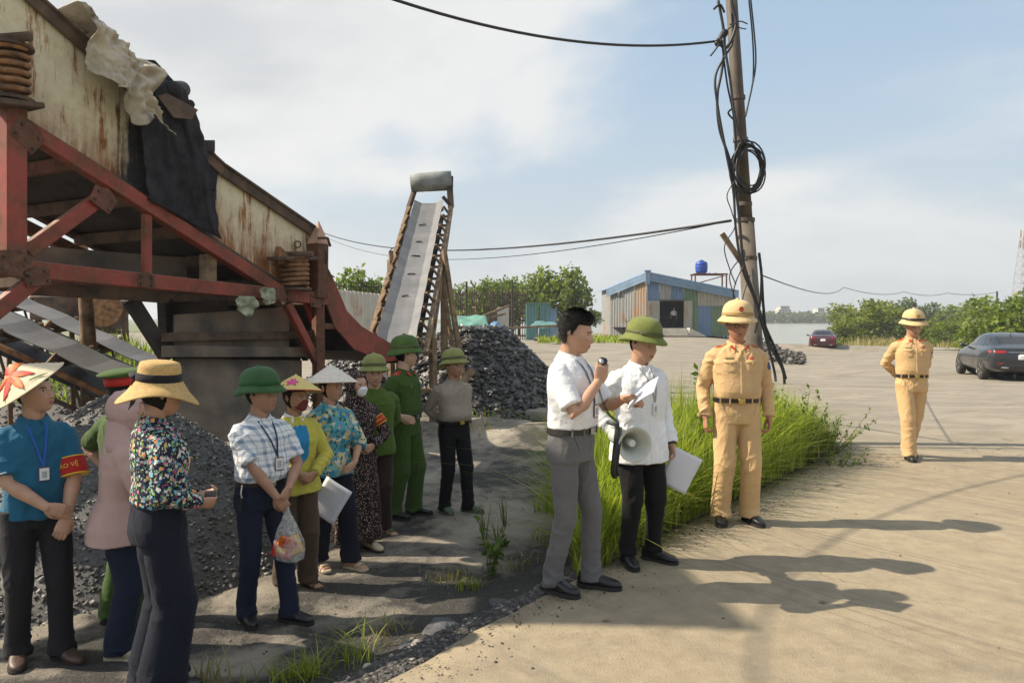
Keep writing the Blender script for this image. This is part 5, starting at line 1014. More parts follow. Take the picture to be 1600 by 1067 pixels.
far_block(1217, 1236, 479, 470, 'unfinished pale tower block on the far shore', 6, 4); far_block(1276, 1290, 482, 465, 'smaller pale house on the far shore right of the tower block', 4, 3); far_block(1246, 1258, 488, 480, 'lowest pale house on the far shore between two blocks', 2, 3)
# lattice tower
tw = empty('lattice_tower', at(1597, 470, 230)); tw.location.z = -1; tag(tw, 'steel lattice mast far away at the right edge', 'lattice tower'); M_TOW = plain('red_white_steel', (0.40, 0.35, 0.34), 0.6, 0.2, 0.1, 0)
Ht = at(0, 360, 230).z + 1; g = lambda t: 2.6 * (1 - t) + 0.55 * t
for i in range(4):
    sx_, sy_ = ((-1, -1), (1, -1), (1, 1), (-1, 1))[i]; G().tube([Vector((sx_ * g(0), sy_ * g(0), 0)), Vector((sx_ * g(1), sy_ * g(1), Ht))], 0.09, 5).build('leg', M_TOW, tw)
for k in range(11):
    t0_, t1_ = k / 11, (k + 1) / 11; bb = G()
    for i in range(4):
        c4 = ((-1, -1), (1, -1), (1, 1), (-1, 1)); a_, b_ = c4[i], c4[(i + 1) % 4]; bb.tube([Vector((a_[0] * g(t0_), a_[1] * g(t0_), t0_ * Ht)), Vector((b_[0] * g(t1_), b_[1] * g(t1_), t1_ * Ht))], 0.04, 4); bb.tube([Vector((b_[0] * g(t0_), b_[1] * g(t0_), t0_ * Ht)), Vector((a_[0] * g(t1_), a_[1] * g(t1_), t1_ * Ht))], 0.04, 4); bb.tube([Vector((a_[0] * g(t0_), a_[1] * g(t0_), t0_ * Ht)), Vector((b_[0] * g(t0_), b_[1] * g(t0_), t0_ * Ht))], 0.05, 4)
    bb.build('bracing', M_TOW, tw)
for z_ in (0.97, 0.86):
    for a_ in range(3): G().box((0.9 * math.cos(a_ * 2.1), 0.9 * math.sin(a_ * 2.1), Ht * z_), (0.5, 0.4, 2.2)).build('antenna', S_WHITE, tw)
wpole = at(1558, 455, 118); simple('far_pole', G().tube([Vector((wpole.x, wpole.y, -1.5)), wpole], 0.14, 6), M_DARK, 'far electricity pole among the right bank trees', 'pole')
# ============================================================ PEOPLE
def np3(v): return np.array(tuple(v), float)
def remesh(g, voxel, smooth=4, factor=0.5):
    "union of overlapping closed shapes as one continuous skin"
    me = bpy.data.meshes.new('tmp'); me.from_pydata(g.V().tolist(), [], g.f); me.update()
    o = bpy.data.objects.new('tmp', me); col.objects.link(o)
    m = o.modifiers.new('r', 'REMESH'); m.mode = 'VOXEL'; m.voxel_size = voxel; m.adaptivity = 0
    if smooth: s = o.modifiers.new('s', 'SMOOTH'); s.iterations = smooth; s.factor = factor
    dg = bpy.context.evaluated_depsgraph_get(); dg.update(); out = bpy.data.meshes.new_from_object(o.evaluated_get(dg))
    bpy.data.objects.remove(o); bpy.data.meshes.remove(me); return out
def mverts(me):
    a = np.zeros(len(me.vertices) * 3, np.float32); me.vertices.foreach_get('co', a); return a.reshape(-1, 3).astype(float)
def mnorm(me):
    a = np.zeros(len(me.vertices) * 3, np.float32); me.vertex_normals.foreach_get('vector', a); return a.reshape(-1, 3).astype(float)
def setverts(me, V): me.vertices.foreach_set('co', np.asarray(V, np.float32).ravel()); me.update()
def wrinkle(me, bones, seed, amp=0.006):
    "folds: rings round the limbs, long folds down the body; bones = (a, b, along, across, gain)"
    V = mverts(me); N = mnorm(me); D = []; Q = []
    for (a, b, fa, fc, gain) in bones:
        a = np3(a); b = np3(b); d = b - a; L = np.linalg.norm(d); d = d / L; t = (V - a) @ d; tc = np.clip(t, 0, L); q = V - (a + tc[:, None] * d); D.append(np.linalg.norm(q, axis=1))
        perp = V - a - t[:, None] * d; e1 = np.cross(d, [0.3, 0.9, 0.31]); e1 /= np.linalg.norm(e1); e2 = np.cross(d, e1)
        jw = 0.22 + 0.45 * np.exp(-((t) / 0.11) ** 2) + np.exp(-((t - L) / 0.11) ** 2); pa = perp @ e1; pb = perp @ e2; U = np.stack([t * fa + pa * fc * 0.8, pa * fc, pb * fc], 1) + seed * 3.7
        n = pnoise(U); n2 = pnoise(U * 2.1 + 5); rdg = (np.clip(1 - np.abs(n) * 3.0, 0, 1) ** 1.3 * 1.15 - 0.25 + 0.55 * np.clip(1 - np.abs(n2) * 3.6, 0, 1)) * jw
        Q.append(rdg * gain * (0.45 + 0.9 * sstep(-0.25, 0.35, pnoise(V * 5 + seed))))
    D = np.array(D); W = np.exp(-(D - D.min(0)) / 0.025); W /= W.sum(0); disp = (W * np.array(Q)).sum(0)
    setverts(me, V + N * (disp * amp)[:, None])
def fin(me, name, mat, parent, smooth=True, kind=None):
    me.name = name; me.materials.clear(); me.materials.append(mat)
    if smooth: me.polygons.foreach_set('use_smooth', np.ones(len(me.polygons), bool))
    return link(name, me, parent, kind)
def bvh_of(me): 
    V = mverts(me); return BVHTree.FromPolygons([tuple(v) for v in V], [tuple(p.vertices) for p in me.polygons])
def sell(c, rx, ry, n=28, p=2.3, rot=None):
    t = np.linspace(0, 2 * math.pi, n, endpoint=False); x = np.sign(np.cos(t)) * np.abs(np.cos(t)) ** (2 / p) * rx; y = np.sign(np.sin(t)) * np.abs(np.sin(t)) ** (2 / p) * ry
    return np.stack([c[0] + x, c[1] + y, np.full(n, c[2])], 1)
def ik(S, T, l1, l2, pole):
    S = Vector(S); T = Vector(T); d = T - S; L = d.length; mx = (l1 + l2) * 0.995
    if L > mx: T = S + d * (mx / L); d = T - S; L = mx
    a = (l1 * l1 - l2 * l2 + L * L) / (2 * L); h = math.sqrt(max(l1 * l1 - a * a, 0)); u = d / L; p = Vector(pole); p = p - u * p.dot(u); p = p.normalized() if p.length > 1e-5 else u.orthogonal().normalized()
    return S + u * a + p * h, T
def patch(bvh, O, D, U, W, hw, hh, off=0.004, shape='rect', nu=7, nv=7, drop=None, far=1.0, bend=None):
    "a thin pad lying on whatever surface the rays hit"
    O = Vector(O); D = Vector(D).normalized(); U = Vector(U).normalized(); W = Vector(W).normalized(); P = []; last = None
    for j in range(nv):
        for i in range(nu):
            u = i / (nu - 1) * 2 - 1; v = j / (nv - 1) * 2 - 1
            if shape == 'disc': uu, vv = u * math.sqrt(1 - v * v / 2), v * math.sqrt(1 - u * u / 2)
            elif shape == 'almond': uu = u; vv = v * (1 - abs(u) ** 2.2) + 0.04 * v
            elif shape == 'point': uu = u; vv = v if v > 0 else v * (1.0 - 0.45 * abs(u))
            elif shape == 'petal': vv = v; uu = u * math.sin(math.pi * min(1, max(0.02, (v + 1) / 2)) ** 0.8)
            else: uu, vv = u, v
            o = O + U * (uu * hw) + W * (vv * hh); h, nrm, _, _ = bvh.ray_cast(o, D, far)
            edge = (i in (0, nu - 1)) or (j in (0, nv - 1)); P.append((o, None if h is None else (h - o).dot(D), -0.002 if edge else off))
    ok = [k for k, p in enumerate(P) if p[1] is not None]; dep = lambda k: P[k][1] if P[k][1] is not None else (P[min(ok, key=lambda q: (P[q][0] - P[k][0]).length)][1] if ok else 0.1)
    P = [p[0] + D * (dep(k) - p[2]) for k, p in enumerate(P)]
    Fs = [(j * nu + i, j * nu + i + 1, (j + 1) * nu + i + 1, (j + 1) * nu + i) for j in range(nv - 1) for i in range(nu - 1)]
    # face the way the rays come from
    a, b, c = P[0], P[nu - 1], P[-1]
    if (b - a).cross(c - a).dot(D) > 0: Fs = [f[::-1] for f in Fs]
    return G().add([tuple(p) for p in P], Fs)

M_EYEW = plain('eye_white', (0.55, 0.50, 0.46), 0.3, 0.05, 20, 0); M_IRIS = plain('iris', (0.015, 0.010, 0.008), 0.25, 0.1, 20, 0)
M_HAIR = plain('black_hair', (0.008, 0.007, 0.007), 0.65, 0.4, 30, 0.5, 160, spec=0.2); M_HAIRG = plain('greying_hair', (0.05, 0.047, 0.045), 0.6, 0.5, 60, 0.6, 160)
def skinmat(name, c):
    m, nt, b = newmat(name); v = coords(nt); n = noise(nt, v, 14, 5.0); a = nd(nt, 'ShaderNodeAttribute', attribute_name='tint')
    cc = ramp(nt, n, [(0.3, tuple(x * 0.88 for x in c)), (0.7, tuple(min(1, x * 1.1) for x in c))]); cc = mixc(nt, a.outputs['Fac'], cc, (c[0] * 0.85, c[1] * 0.5, c[2] * 0.5))
    lk(nt, cc, b.inputs['Base Color']); b.inputs['Roughness'].default_value = 0.5; b.inputs['Subsurface Weight'].default_value = 0.12; b.inputs['Subsurface Radius'].default_value = (0.01, 0.004, 0.002); b.inputs['Subsurface Scale'].default_value = 0.5
    setbump(nt, b, noise(nt, v, 220, 3.0), 0.15, 0.003); return m
SK1 = skinmat('skin_tan', (0.46, 0.262, 0.17)); SK2 = skinmat('skin_brown', (0.37, 0.20, 0.122)); SK3 = skinmat('skin_light', (0.54, 0.34, 0.24)); SK4 = skinmat('skin_red_brown', (0.40, 0.195, 0.12)); M_LIP = plain('lip', (0.30, 0.11, 0.085), 0.5, 0.1, 40, 0)
M_SHOE = plain('black_leather', (0.012, 0.012, 0.013), 0.33, 0.3, 30, 0.2, 120); M_SOLE = plain('black_sole', (0.02, 0.018, 0.016), 0.8, 0.3, 30, 0.2); M_BELTL = plain('belt_leather', (0.02, 0.016, 0.014), 0.4, 0.3, 30, 0.2); M_BRASS = plain('brass', (0.55, 0.40, 0.12), 0.35, 0.2, 30, 0, metal=0.9); M_STEEL = plain('bright_steel', (0.5, 0.5, 0.5), 0.3, 0.2, 30, 0, metal=0.9)
M_BROWNSH = plain('brown_leather', (0.07, 0.038, 0.028), 0.5, 0.3, 30, 0.2); M_CREAMSH = plain('cream_shoe', (0.50, 0.43, 0.31), 0.7, 0.15, 30, 0.2); M_GREENSH = plain('green_canvas', (0.10, 0.13, 0.085), 0.9, 0.2, 30, 0.4)

def head_surface(nu=72, nv=54, fem=0.0):
    "skull and face as a displaced ellipsoid; head frame: -y forward, z up, origin between the ears"
    t = np.linspace(0, 2 * math.pi, nu, endpoint=False); ph = np.linspace(-math.pi / 2 + 0.06, math.pi / 2 - 0.06, nv); T, Pp = np.meshgrid(t, ph); dx, dy, dz = np.cos(Pp) * np.sin(T), -np.cos(Pp) * np.cos(T), np.sin(Pp)
    sg = lambda v, e: np.sign(v) * np.abs(v) ** e
    x, y, z = 0.0765 * sg(dx, 0.93), 0.096 * sg(dy, 0.95), 0.113 * sg(dz, 0.92)
    lo = np.clip(-z / 0.113, 0, 1); x *= 1 - (0.30 + 0.05 * fem) * lo ** 1.8; y = np.where(y < 0, y, y * (1 - 0.42 * lo ** 1.2)) - 0.030 * lo ** 1.5
    up = np.clip(z / 0.113, 0, 1); y += 0.012 * up; x *= 1 - 0.04 * up
    fr = sstep(0.0, -0.05, y); y = np.where(y < -0.086, -0.086 + (y + 0.086) * 0.55, y)
    ga = lambda cx, cz, sx, szg: np.exp(-((x - cx) / sx) ** 2 - ((z - cz) / szg) ** 2)
    nose = np.exp(-(x / (0.0095 + 0.006 * np.clip((0.01 - z) / 0.05, 0, 1))) ** 2) * np.interp(z, [-0.046, -0.038, -0.030, 0.0, 0.022], [0, 0.75, 1.0, 0.42, 0.0]) * 0.024
    dd = nose + 0.007 * (ga(0.0145, -0.034, 0.008, 0.008) + ga(-0.0145, -0.034, 0.008, 0.008)) - 0.0130 * (ga(0.031, 0.004, 0.016, 0.011) + ga(-0.031, 0.004, 0.015, 0.010)) + (0.005 - 0.002 * fem) * (ga(0.030, 0.024, 0.024, 0.008) + ga(-0.030, 0.024, 0.024, 0.008))
    dd += 0.0085 * ga(0, -0.056, 0.020, 0.006) + 0.0085 * ga(0, -0.069, 0.017, 0.006) - 0.004 * ga(0, -0.0625, 0.024, 0.0035) + 0.006 * ga(0, -0.094, 0.02, 0.014) - 0.004 * ga(0, -0.081, 0.02, 0.006) + 0.006 * (ga(0.044, -0.022, 0.018, 0.02) + ga(-0.044, -0.022, 0.018, 0.02))
    y = y - dd * fr
    V = np.stack([x, y, z], -1).reshape(-1, 3); return V, nu, nv
def head_geom(fem=0.0, grow=None):
    V, nu, nv = head_surface(fem=fem); g = G(); rings = [V[j * nu:(j + 1) * nu] for j in range(nv)]; g.loft(rings)
    for s in (-1, 1):
        g.tube([(s * 0.072, 0.012, -0.022), (s * 0.080, 0.018, 0.0), (s * 0.079, 0.020, 0.020)], [0.010, 0.016, 0.012], 10, 'round', 0.55, up=(1, 0, 0))
    return g
def hand_geom(g, W, d, n, side, curl=0.5, spread=0.0, thumb_in=0.3, sc=1.0):
    "palm and five fingers; W wrist, d pointing direction, n palm normal (out of the palm), side +1 if thumb lies along d x n"
    d = Vector(d).normalized(); n = Vector(n); n = (n - d * n.dot(d)).normalized(); t = d.cross(n) * side      # t towards the thumb
    P = lambda a, b, c: Vector(W) + (d * a + t * b + n * c) * sc
    rings = []
    for a, w, h in ((-0.02, 0.022, 0.018), (0.01, 0.030, 0.017), (0.04, 0.038, 0.015), (0.075, 0.041, 0.013), (0.092, 0.038, 0.010)):
        ang = np.linspace(0, 2 * math.pi, 14, endpoint=False); rings.append([P(a, w * math.cos(q), h * math.sin(q)) for q in ang])
    g.loft(rings)
    for k, (b, L, r_) in enumerate(((0.030, 0.072, 0.0085), (0.010, 0.080, 0.0088), (-0.010, 0.074, 0.0084), (-0.029, 0.058, 0.0074))):
        c = curl * (1 + 0.12 * (k - 1)); ang = 0.15 + 0.5 * c; p = P(0.082, b, 0.0); pts = [p]; dirb = b * spread * 6
        for sgm, f in enumerate((0.45, 0.32, 0.26)):
            v = (d * math.cos(ang) + n * math.sin(ang) + t * dirb).normalized(); p = p + v * (L * f * sc); pts.append(p); ang += 0.25 + 1.15 * c
        g.tube(pts, [r_ * sc * q for q in (1.08, 1.0, 0.95, 0.82)], 9, 'round')
    th = thumb_in; pts = [P(0.012, 0.026, 0.004), P(0.040, 0.050 - 0.012 * th, 0.012 + 0.02 * th), P(0.066, 0.058 - 0.03 * th, 0.018 + 0.03 * th), P(0.088, 0.058 - 0.045 * th, 0.020 + 0.034 * th)]
    g.tube(pts, [0.015 * sc, 0.0125 * sc, 0.0105 * sc, 0.0085 * sc], 9, 'round')

NOM = 1.68
MALE = [(0.78, .168, .118, 0), (0.86, .172, .125, .004), (0.94, .165, .118, .002), (1.00, .158, .112, 0), (1.06, .160, .112, -.004), (1.14, .168, .117, -.006), (1.22, .176, .120, -.006), (1.29, .178, .115, -.002), (1.335, .166, .100, .004), (1.370, .136, .084, .010), (1.400, .098, .070, .012), (1.425, .070, .062, .010), (1.445, .062, .058, .008)]
FEM = [(0.78, .172, .122, 0), (0.86, .174, .130, .006), (0.94, .160, .118, .002), (1.00, .146, .106, 0), (1.06, .142, .103, -.004), (1.14, .148, .110, -.010), (1.22, .158, .126, -.018), (1.29, .158, .112, -.006), (1.335, .146, .094, .004), (1.370, .120, .080, .010), (1.400, .086, .066, .012), (1.425, .064, .058, .010), (1.445, .056, .054, .008)]
def person(name, label, px, d, gz, H, face, cfg, group=None):
    """cfg keys: fem, belly, shirt(mat), sleeve('short','long','half'), tuck, hem, trousers(mat), leg('straight','wide'), shoes(mat), skin, head(yaw,pitch,roll),
    arms{L,R: (wrist target, pole, hand dir, palm normal, curl)}, feet{L,R:(x,y,yaw,lift)}, lean(x,y), extras(fn)"""
    s = H / NOM; root = empty(name, (at(px, 497, d).x, d, gz), R(face)); root.scale = (s, s, s); tag(root, label, 'person', group)
    fem = cfg.get('fem', 0); belly = cfg.get('belly', 0.0); base = FEM if fem else MALE; q = cfg.get('voxel', 1.0); lean = cfg.get('lean', (0, 0)); bulk = cfg.get('bulk', 1.0); seed = cfg.get('seed', px * 0.01)
    Z = [b[0] for b in base]; sec = lambda z: [np.interp(z, Z, [b[k] for b in base]) for k in (1, 2, 3)]
    def off(z): k = np.clip((z - 0.95) / 0.45, 0, 1.2); return lean[0] * k, lean[1] * k
    def tring(z, gx=0.0, gy=0.0, p=2.35):
        rx, ry, cy = sec(z); bl = belly * math.exp(-((z - 1.06) / 0.09) ** 2); ox, oy = off(z); return sell((ox, cy - bl * 0.6 + oy, z), rx * bulk + gx, ry * bulk + gy + bl * 0.6, 30, p)
    skin = cfg.get('skin', SK1)
    # ---------------- skeleton
    shl = {}; ch = {}
    ox, oy = off(1.37); shw = 0.150 if fem else 0.172
    J = {}
    for sd_, sg in (('L', 1), ('R', -1)):
        S = Vector((sg * shw * bulk + ox, 0.010 + oy, 1.338)); tgt, pole, hd, pn, curl = cfg['arms'][sd_][:5]; E, Wp = ik(S, tgt, 0.285, 0.245, pole); J[sd_] = (S, E, Wp, Vector(hd), Vector(pn), curl)
        fx, fy_, fyaw, lift = (cfg['feet'][sd_] + (0,))[:4]; hip = Vector((sg * 0.088, 0.0, 0.865)); A = Vector((fx, fy_ + 0.02, 0.088 + lift)); K, A = ik(hip, A, 0.402, 0.386, cfg.get('kneepole', Vector((sg * 0.02, -1, 0)))); J[sd_ + 'l'] = (hip, K, A, fyaw, lift)
    # ---------------- head frame
    yaw, pitch, roll = cfg.get('head', (0, 0, 0)); hx, hy = off(1.5); piv = Vector((hx, hy + 0.012, 1.475))
    Hm = Matrix.Translation(piv) @ Matrix.Rotation(R(yaw), 4, 'Z') @ Matrix.Rotation(R(-pitch), 4, 'X') @ Matrix.Rotation(R(roll), 4, 'Y') @ Matrix.Translation((0, -0.022, 0.092)) @ Matrix.Scale(1.04, 4); cfg['Hm'] = Hm
    # ---------------- body: head, neck, arms, hands as one skin
    g = head_geom(fem); g.xf(Hm); nk = Hm @ Vector((0, 0.018, -0.045))
    g.tube([Vector((ox, oy + 0.012, 1.33)), Vector((hx, hy + 0.016, 1.43)), nk], [0.060, 0.054 if fem else 0.060, 0.050 if fem else 0.056], 16, 'round')
    for sd_, sg in (('L', 1), ('R', -1)):
        S, E, Wp, hd, pn, curl = J[sd_]; fa = 0.88 if fem else 1.0
        g.tube([Vector((ox, oy + 0.012, 1.33)), S + Vector((0, 0, -0.012)), S.lerp(E, 0.12)], [0.036, 0.034, 0.036], 10, 'round')
        m1 = S.lerp(E, 0.45); m2 = E.lerp(Wp, 0.3)
        g.tube([S.lerp(E, 0.10), m1, E, m2, E.lerp(Wp, 0.7), Wp], [0.038 * fa, 0.045 * fa, 0.040 * fa, 0.042 * fa, 0.032 * fa, 0.026 * fa], 14, 'round')
        hand_geom(g, Wp, hd, pn, -sg if cfg.get('flip' + sd_) else sg, curl, sc=0.93 if fem else 1.0, thumb_in=cfg.get('thumb', 0.35))
        if cfg.get('bare'):
            hip, K, A, fyaw, lift = J[sd_ + 'l']; g.tube([Vector((0, 0, 0.9)), hip, K, A, A - Vector((0, 0, 0.03))], [0.05, 0.05, 0.045, 0.036, 0.034], 10, 'round'); fw = Matrix.Rotation(R(fyaw), 3, 'Z') @ Vector((0, -1, 0)); sv = Vector((-fw.y, fw.x, 0))
            g.tube([A - fw * 0.035 - Vector((0, 0, 0.045)), A + fw * 0.03 - Vector((0, 0, 0.045)), A + fw * 0.10 - Vector((0, 0, 0.058)), A + fw * 0.145 - Vector((0, 0, 0.062))], [(0.03, 0.034), (0.034, 0.034), (0.042, 0.022), (0.036, 0.016)], 12, 'round', up=(0, 0, 1))
            for k in range(5): g.tube([A + fw * 0.14 + sv * (0.030 - 0.015 * k) - Vector((0, 0, 0.064)), A + fw * (0.168 - 0.004 * abs(k - 1)) + sv * (0.032 - 0.0155 * k) - Vector((0, 0, 0.066))], [0.0085, 0.0075], 7, 'round')
    if cfg.get('bare'): g.tube([Vector((ox, oy, 1.34)), Vector((0, 0, 0.9))], 0.05, 10, 'round')
    body = remesh(g, 0.0046 * q, 2, 0.4); V = mverts(body); Hi = np.array(Hm.inverted()); hl = V @ Hi[:3, :3].T + Hi[:3, 3]
    tint = 1.0 * np.exp(-(hl[:, 0] / 0.021) ** 4 - ((hl[:, 2] + 0.0625) / 0.0095) ** 2) * (hl[:, 1] < -0.06) + 0.22 * (np.exp(-((np.abs(hl[:, 0]) - 0.045) / 0.02) ** 2 - ((hl[:, 2] + 0.025) / 0.02) ** 2)) * (hl[:, 1] < -0.03)
    at_ = body.attributes.new('tint', 'FLOAT', 'POINT'); at_.data.foreach_set('value', tint.astype(np.float32)); bo = fin(body, 'body', skin, root); hb = bvh_of(body); cfg['hb'] = hb
    # ---------------- face
    Rm = Hm.to_3x3(); fw = Rm @ Vector((0, 1, 0)); ux = Rm @ Vector((1, 0, 0)); uz = Rm @ Vector((0, 0, 1)); hp = lambda x, z: Hm @ Vector((x, -0.3, z))
    hair = cfg.get('hair', M_HAIR)
    if not cfg.get('noface'):
        for sx_ in (-1, 1):
            e = patch(hb, hp(sx_ * 0.031, 0.002), fw, ux, uz, 0.0155, 0.0062, 0.0014, 'almond', 7, 5); eo = e.build('eye', M_EYEW, root, smooth=True)
            patch(hb, hp(sx_ * 0.031, 0.002), fw, ux, uz, 0.0072, 0.0062, 0.0024, 'disc', 5, 5).build('iris', M_IRIS, eo, smooth=True)
            patch(hb, hp(sx_ * 0.031, 0.0080), fw, ux, uz, 0.0175, 0.0024, 0.0026, 'almond', 7, 3).build('eyelid', M_IRIS, eo, smooth=True)
            patch(hb, hp(sx_ * 0.032, 0.0225), fw, (ux + uz * (-0.12 * sx_)), uz, 0.0205, 0.0050 if not fem else 0.0034, 0.0032, 'almond', 9, 4).build('eyebrow', hair, root, smooth=True)
        for dz_, hh_ in ((-0.0575, 0.0042), (-0.0685, 0.0050)): patch(hb, hp(0, dz_), fw, ux, uz, 0.0215, hh_, 0.0016, 'almond', 9, 5).build('lip', M_LIP, root, smooth=True)
        for sx_ in (-1, 1): patch(hb, hp(sx_ * 0.008, -0.0415), fw + uz * 0.5, ux, uz, 0.0042, 0.0024, 0.0008, 'disc', 5, 4).build('nostril', M_BROWNSH, root, smooth=True)
        patch(hb, hp(0, -0.0625), fw, ux, uz, 0.022, 0.0019, 0.0014, 'almond', 9, 3).build('mouth_line', M_BROWNSH, root, smooth=True)
    # ---------------- hair: shell over skull, trimmed above the neck
    if cfg.get('hairstyle', 'short') != 'none':
        V0, nu, nv = head_surface(fem=fem); hs = cfg.get('hairstyle', 'short'); rr = np.linalg.norm(V0, axis=1); n = V0 / rr[:, None]; x, y, z = V0.T
        line = np.where(y < -0.02, 0.058 - 0.0 * x, np.where(y < 0.03, np.interp(y, [-0.02, 0.0, 0.03], [0.05, 0.0, -0.02]), -0.055)); 
        if hs == 'long': line = np.where(y < -0.02, 0.055, np.interp(y, [-0.02, 0.0, 0.03], [0.05, -0.09, -0.12]))
        m_ = sstep(-0.006, 0.012, z - line); th = (0.007 + 0.022 * sstep(-0.01, 0.09, z)) * (1.05 if hs == 'full' else 0.75); jit = 1 + 0.10 * fbm(np.stack([x * 160, y * 40, z * 60], 1), 3) * (z > -0.03)
        Vh = V0 * 0.985 + n * (th * m_ * jit - 0.004 * (1 - m_))[:, None]; hg = G().loft([Vh[j * nu:(j + 1) * nu] for j in range(nv)]); hg.xf(Hm); ho = hg.build('hair', hair, root, smooth=True)
        if hs in ('full',):
            k = np.where((m_ > 0.6))[0]; r_ = np.random.default_rng(3); k = r_.choice(k, 5200); P = Vh[k] + r_.normal(scale=0.002, size=(5200, 3)); nn = n[k]; dr = nn * 0.22 + np.stack([0.15 * np.sign(P[:, 0]), np.where(P[:, 2] > 0.06, -0.75, 0.15), np.where(P[:, 2] > 0.06, 0.10, -0.9)], 1) + r_.normal(scale=0.13, size=(5200, 3)); dr /= np.linalg.norm(dr, axis=1)[:, None]; sv = np.cross(dr, nn); sv /= np.linalg.norm(sv, axis=1)[:, None] + 1e-6; L = r_.uniform(0.012, 0.026, 5200)[:, None]
            Vs = np.stack([P - sv * 0.0011, P + sv * 0.0011, P + dr * L * 0.6 + sv * 0.0008 + nn * 0.001, P + dr * L], 1).reshape(-1, 3); Hn = np.array(Hm); Vs = Vs @ Hn[:3, :3].T + Hn[:3, 3]; link('strands', fastmesh('strands', Vs, np.arange(20800).reshape(-1, 4), hair), ho, 'stuff')
    # ---------------- trousers / skirt
    tz = cfg.get('waist', 1.01); leg = cfg.get('leg', 'straight'); skirt = cfg.get('skirt')
    if not skirt:
        g = G(); rings = [tring(z, 0.004, 0.004, 2.3) for z in np.linspace(0.80, tz, 7)]; g.loft(rings)
        for sd_, sg in (('L', 1), ('R', -1)):
            hip, K, A, fyaw, lift = J[sd_ + 'l']; w = {'straight': (0.094, 0.088, 0.072, 0.066, 0.066, 0.068), 'slim': (0.090, 0.082, 0.064, 0.056, 0.050, 0.050), 'wide': (0.098, 0.102, 0.102, 0.108, 0.115, 0.122), 'full': (0.098, 0.094, 0.082, 0.078, 0.080, 0.084)}[leg]; w = [v * cfg.get('legw', 1.0) for v in w]
            hz_ = cfg.get('hemz', 0.045) + lift; dn = A - Vector((0, 0, 1)) * 0; hemp = Vector((A.x, A.y - 0.012, hz_))
            g.tube([hip + Vector((0, 0, 0.04)), hip.lerp(K, 0.4), K, K.lerp(A, 0.45), A + Vector((0, -0.006, 0.045)), hemp], [(w[i] * 0.97, w[i] * 1.05) for i in range(6)], 20, up=(0, 1, 0))
        g.tube([Vector((0, 0, 0.90)), Vector((0, 0.004, 0.80))], [0.10, 0.07], 14, 'round')
        tm = remesh(g, 0.0078 * q, 3, 0.5); bones = [(Vector((0, 0, 1.02)), Vector((0, 0, 0.84)), 6, 12, 0.5)]
        for sd_ in 'LR':
            hip, K, A, fyaw, lift = J[sd_ + 'l']; bones += [(hip, K, 4.5, 7, 0.7), (K, A - Vector((0, 0, 0.06)), 9, 5, 0.8)]
        wrinkle(tm, bones, seed + 1, cfg.get('twr', 0.0145)); to = fin(tm, 'trousers', cfg['trousers'], root); tb = bvh_of(tm); cfg['tb'] = tb; cfg['to'] = to
        if q < 1.5:
            for sg in (-1, 1): patch(tb, (sg * 0.118, -0.6, 0.915), (0, 1, 0), (1, 0, -0.35 * sg), (0.35 * sg, 0, 1), 0.0022, 0.055, 0.0025, 'rect', 3, 10).build('pocket_seam', M_SOLE, to, smooth=True)
            patch(tb, (0.0, -0.6, 0.90), (0, 1, 0), (1, 0, 0), (0, 0, 1), 0.0018, 0.06, 0.002, 'rect', 3, 10).build('fly_seam', cfg['trousers'], to, smooth=True)
    else:
        g = G(); g.loft([sell((0, 0.0, z), rx, ry, 36, 2.1) for z, rx, ry in skirt]); tm = remesh(g, 0.010 * q, 3, 0.5); V = mverts(tm); N = mnorm(tm); an = np.arctan2(V[:, 0], -V[:, 1]); k = sstep(0.95, 0.2, V[:, 2]); setverts(tm, V + N * ((0.016 * np.sin(an * 9 + 3 * pnoise(V * 3 + seed)) + 0.008 * pnoise(V * 12)) * k)[:, None]); to = fin(tm, 'skirt', cfg['trousers'], root); cfg['tb'] = bvh_of(tm); cfg['to'] = to
    # ---------------- shoes
    if cfg.get('shoes'):
        for sd_, sg in (('L', 1), ('R', -1)):
            hip, K, A, fyaw, lift = J[sd_ + 'l']; Mr = Matrix.Translation((A.x, A.y, lift)) @ Matrix.Rotation(R(fyaw), 4, 'Z') @ (Matrix.Rotation(R(cfg.get('tiptoe' + sd_, 0)), 4, 'X')); rings = []; sr = []
            for y, w, h in ((0.078, .018, .042), (0.068, .029, .078), (0.035, .034, .098), (-0.01, .036, .090), (-0.05, .039, .074), (-0.09, .044, .060), (-0.13, .045, .050), (-0.165, .038, .042), (-0.188, .024, .034), (-0.197, .010, .026)):
                t = np.linspace(0, 2 * math.pi, 18, endpoint=False); ct, st = np.cos(t), np.sin(t); rings.append(np.stack([np.sign(ct) * np.abs(ct) ** 0.8 * w, np.full(18, y), 0.014 + h / 2 + np.sign(st) * np.abs(st) ** 0.75 * h / 2], 1))
                sr.append([(-w * 1.07, y * 1.02, 0.001), (w * 1.07, y * 1.02, 0.001), (w * 1.07, y * 1.02, 0.022), (-w * 1.07, y * 1.02, 0.022)])
            so = G().loft(rings).xf(Mr).build('shoe', cfg['shoes'], root, smooth=True); G().loft(sr).xf(Mr).build('sole', cfg.get('solem', M_SOLE), so)
            if cfg.get('lace', True):
                for k in range(3): G().beam(Mr @ Vector((-0.016, -0.03 - 0.018 * k, 0.088 - 0.009 * k + 0.012)), Mr @ Vector((0.016, -0.03 - 0.018 * k, 0.088 - 0.009 * k + 0.012)), 0.005, 0.004).build('lace', M_SOLE, so)
    elif cfg.get('sandals'):
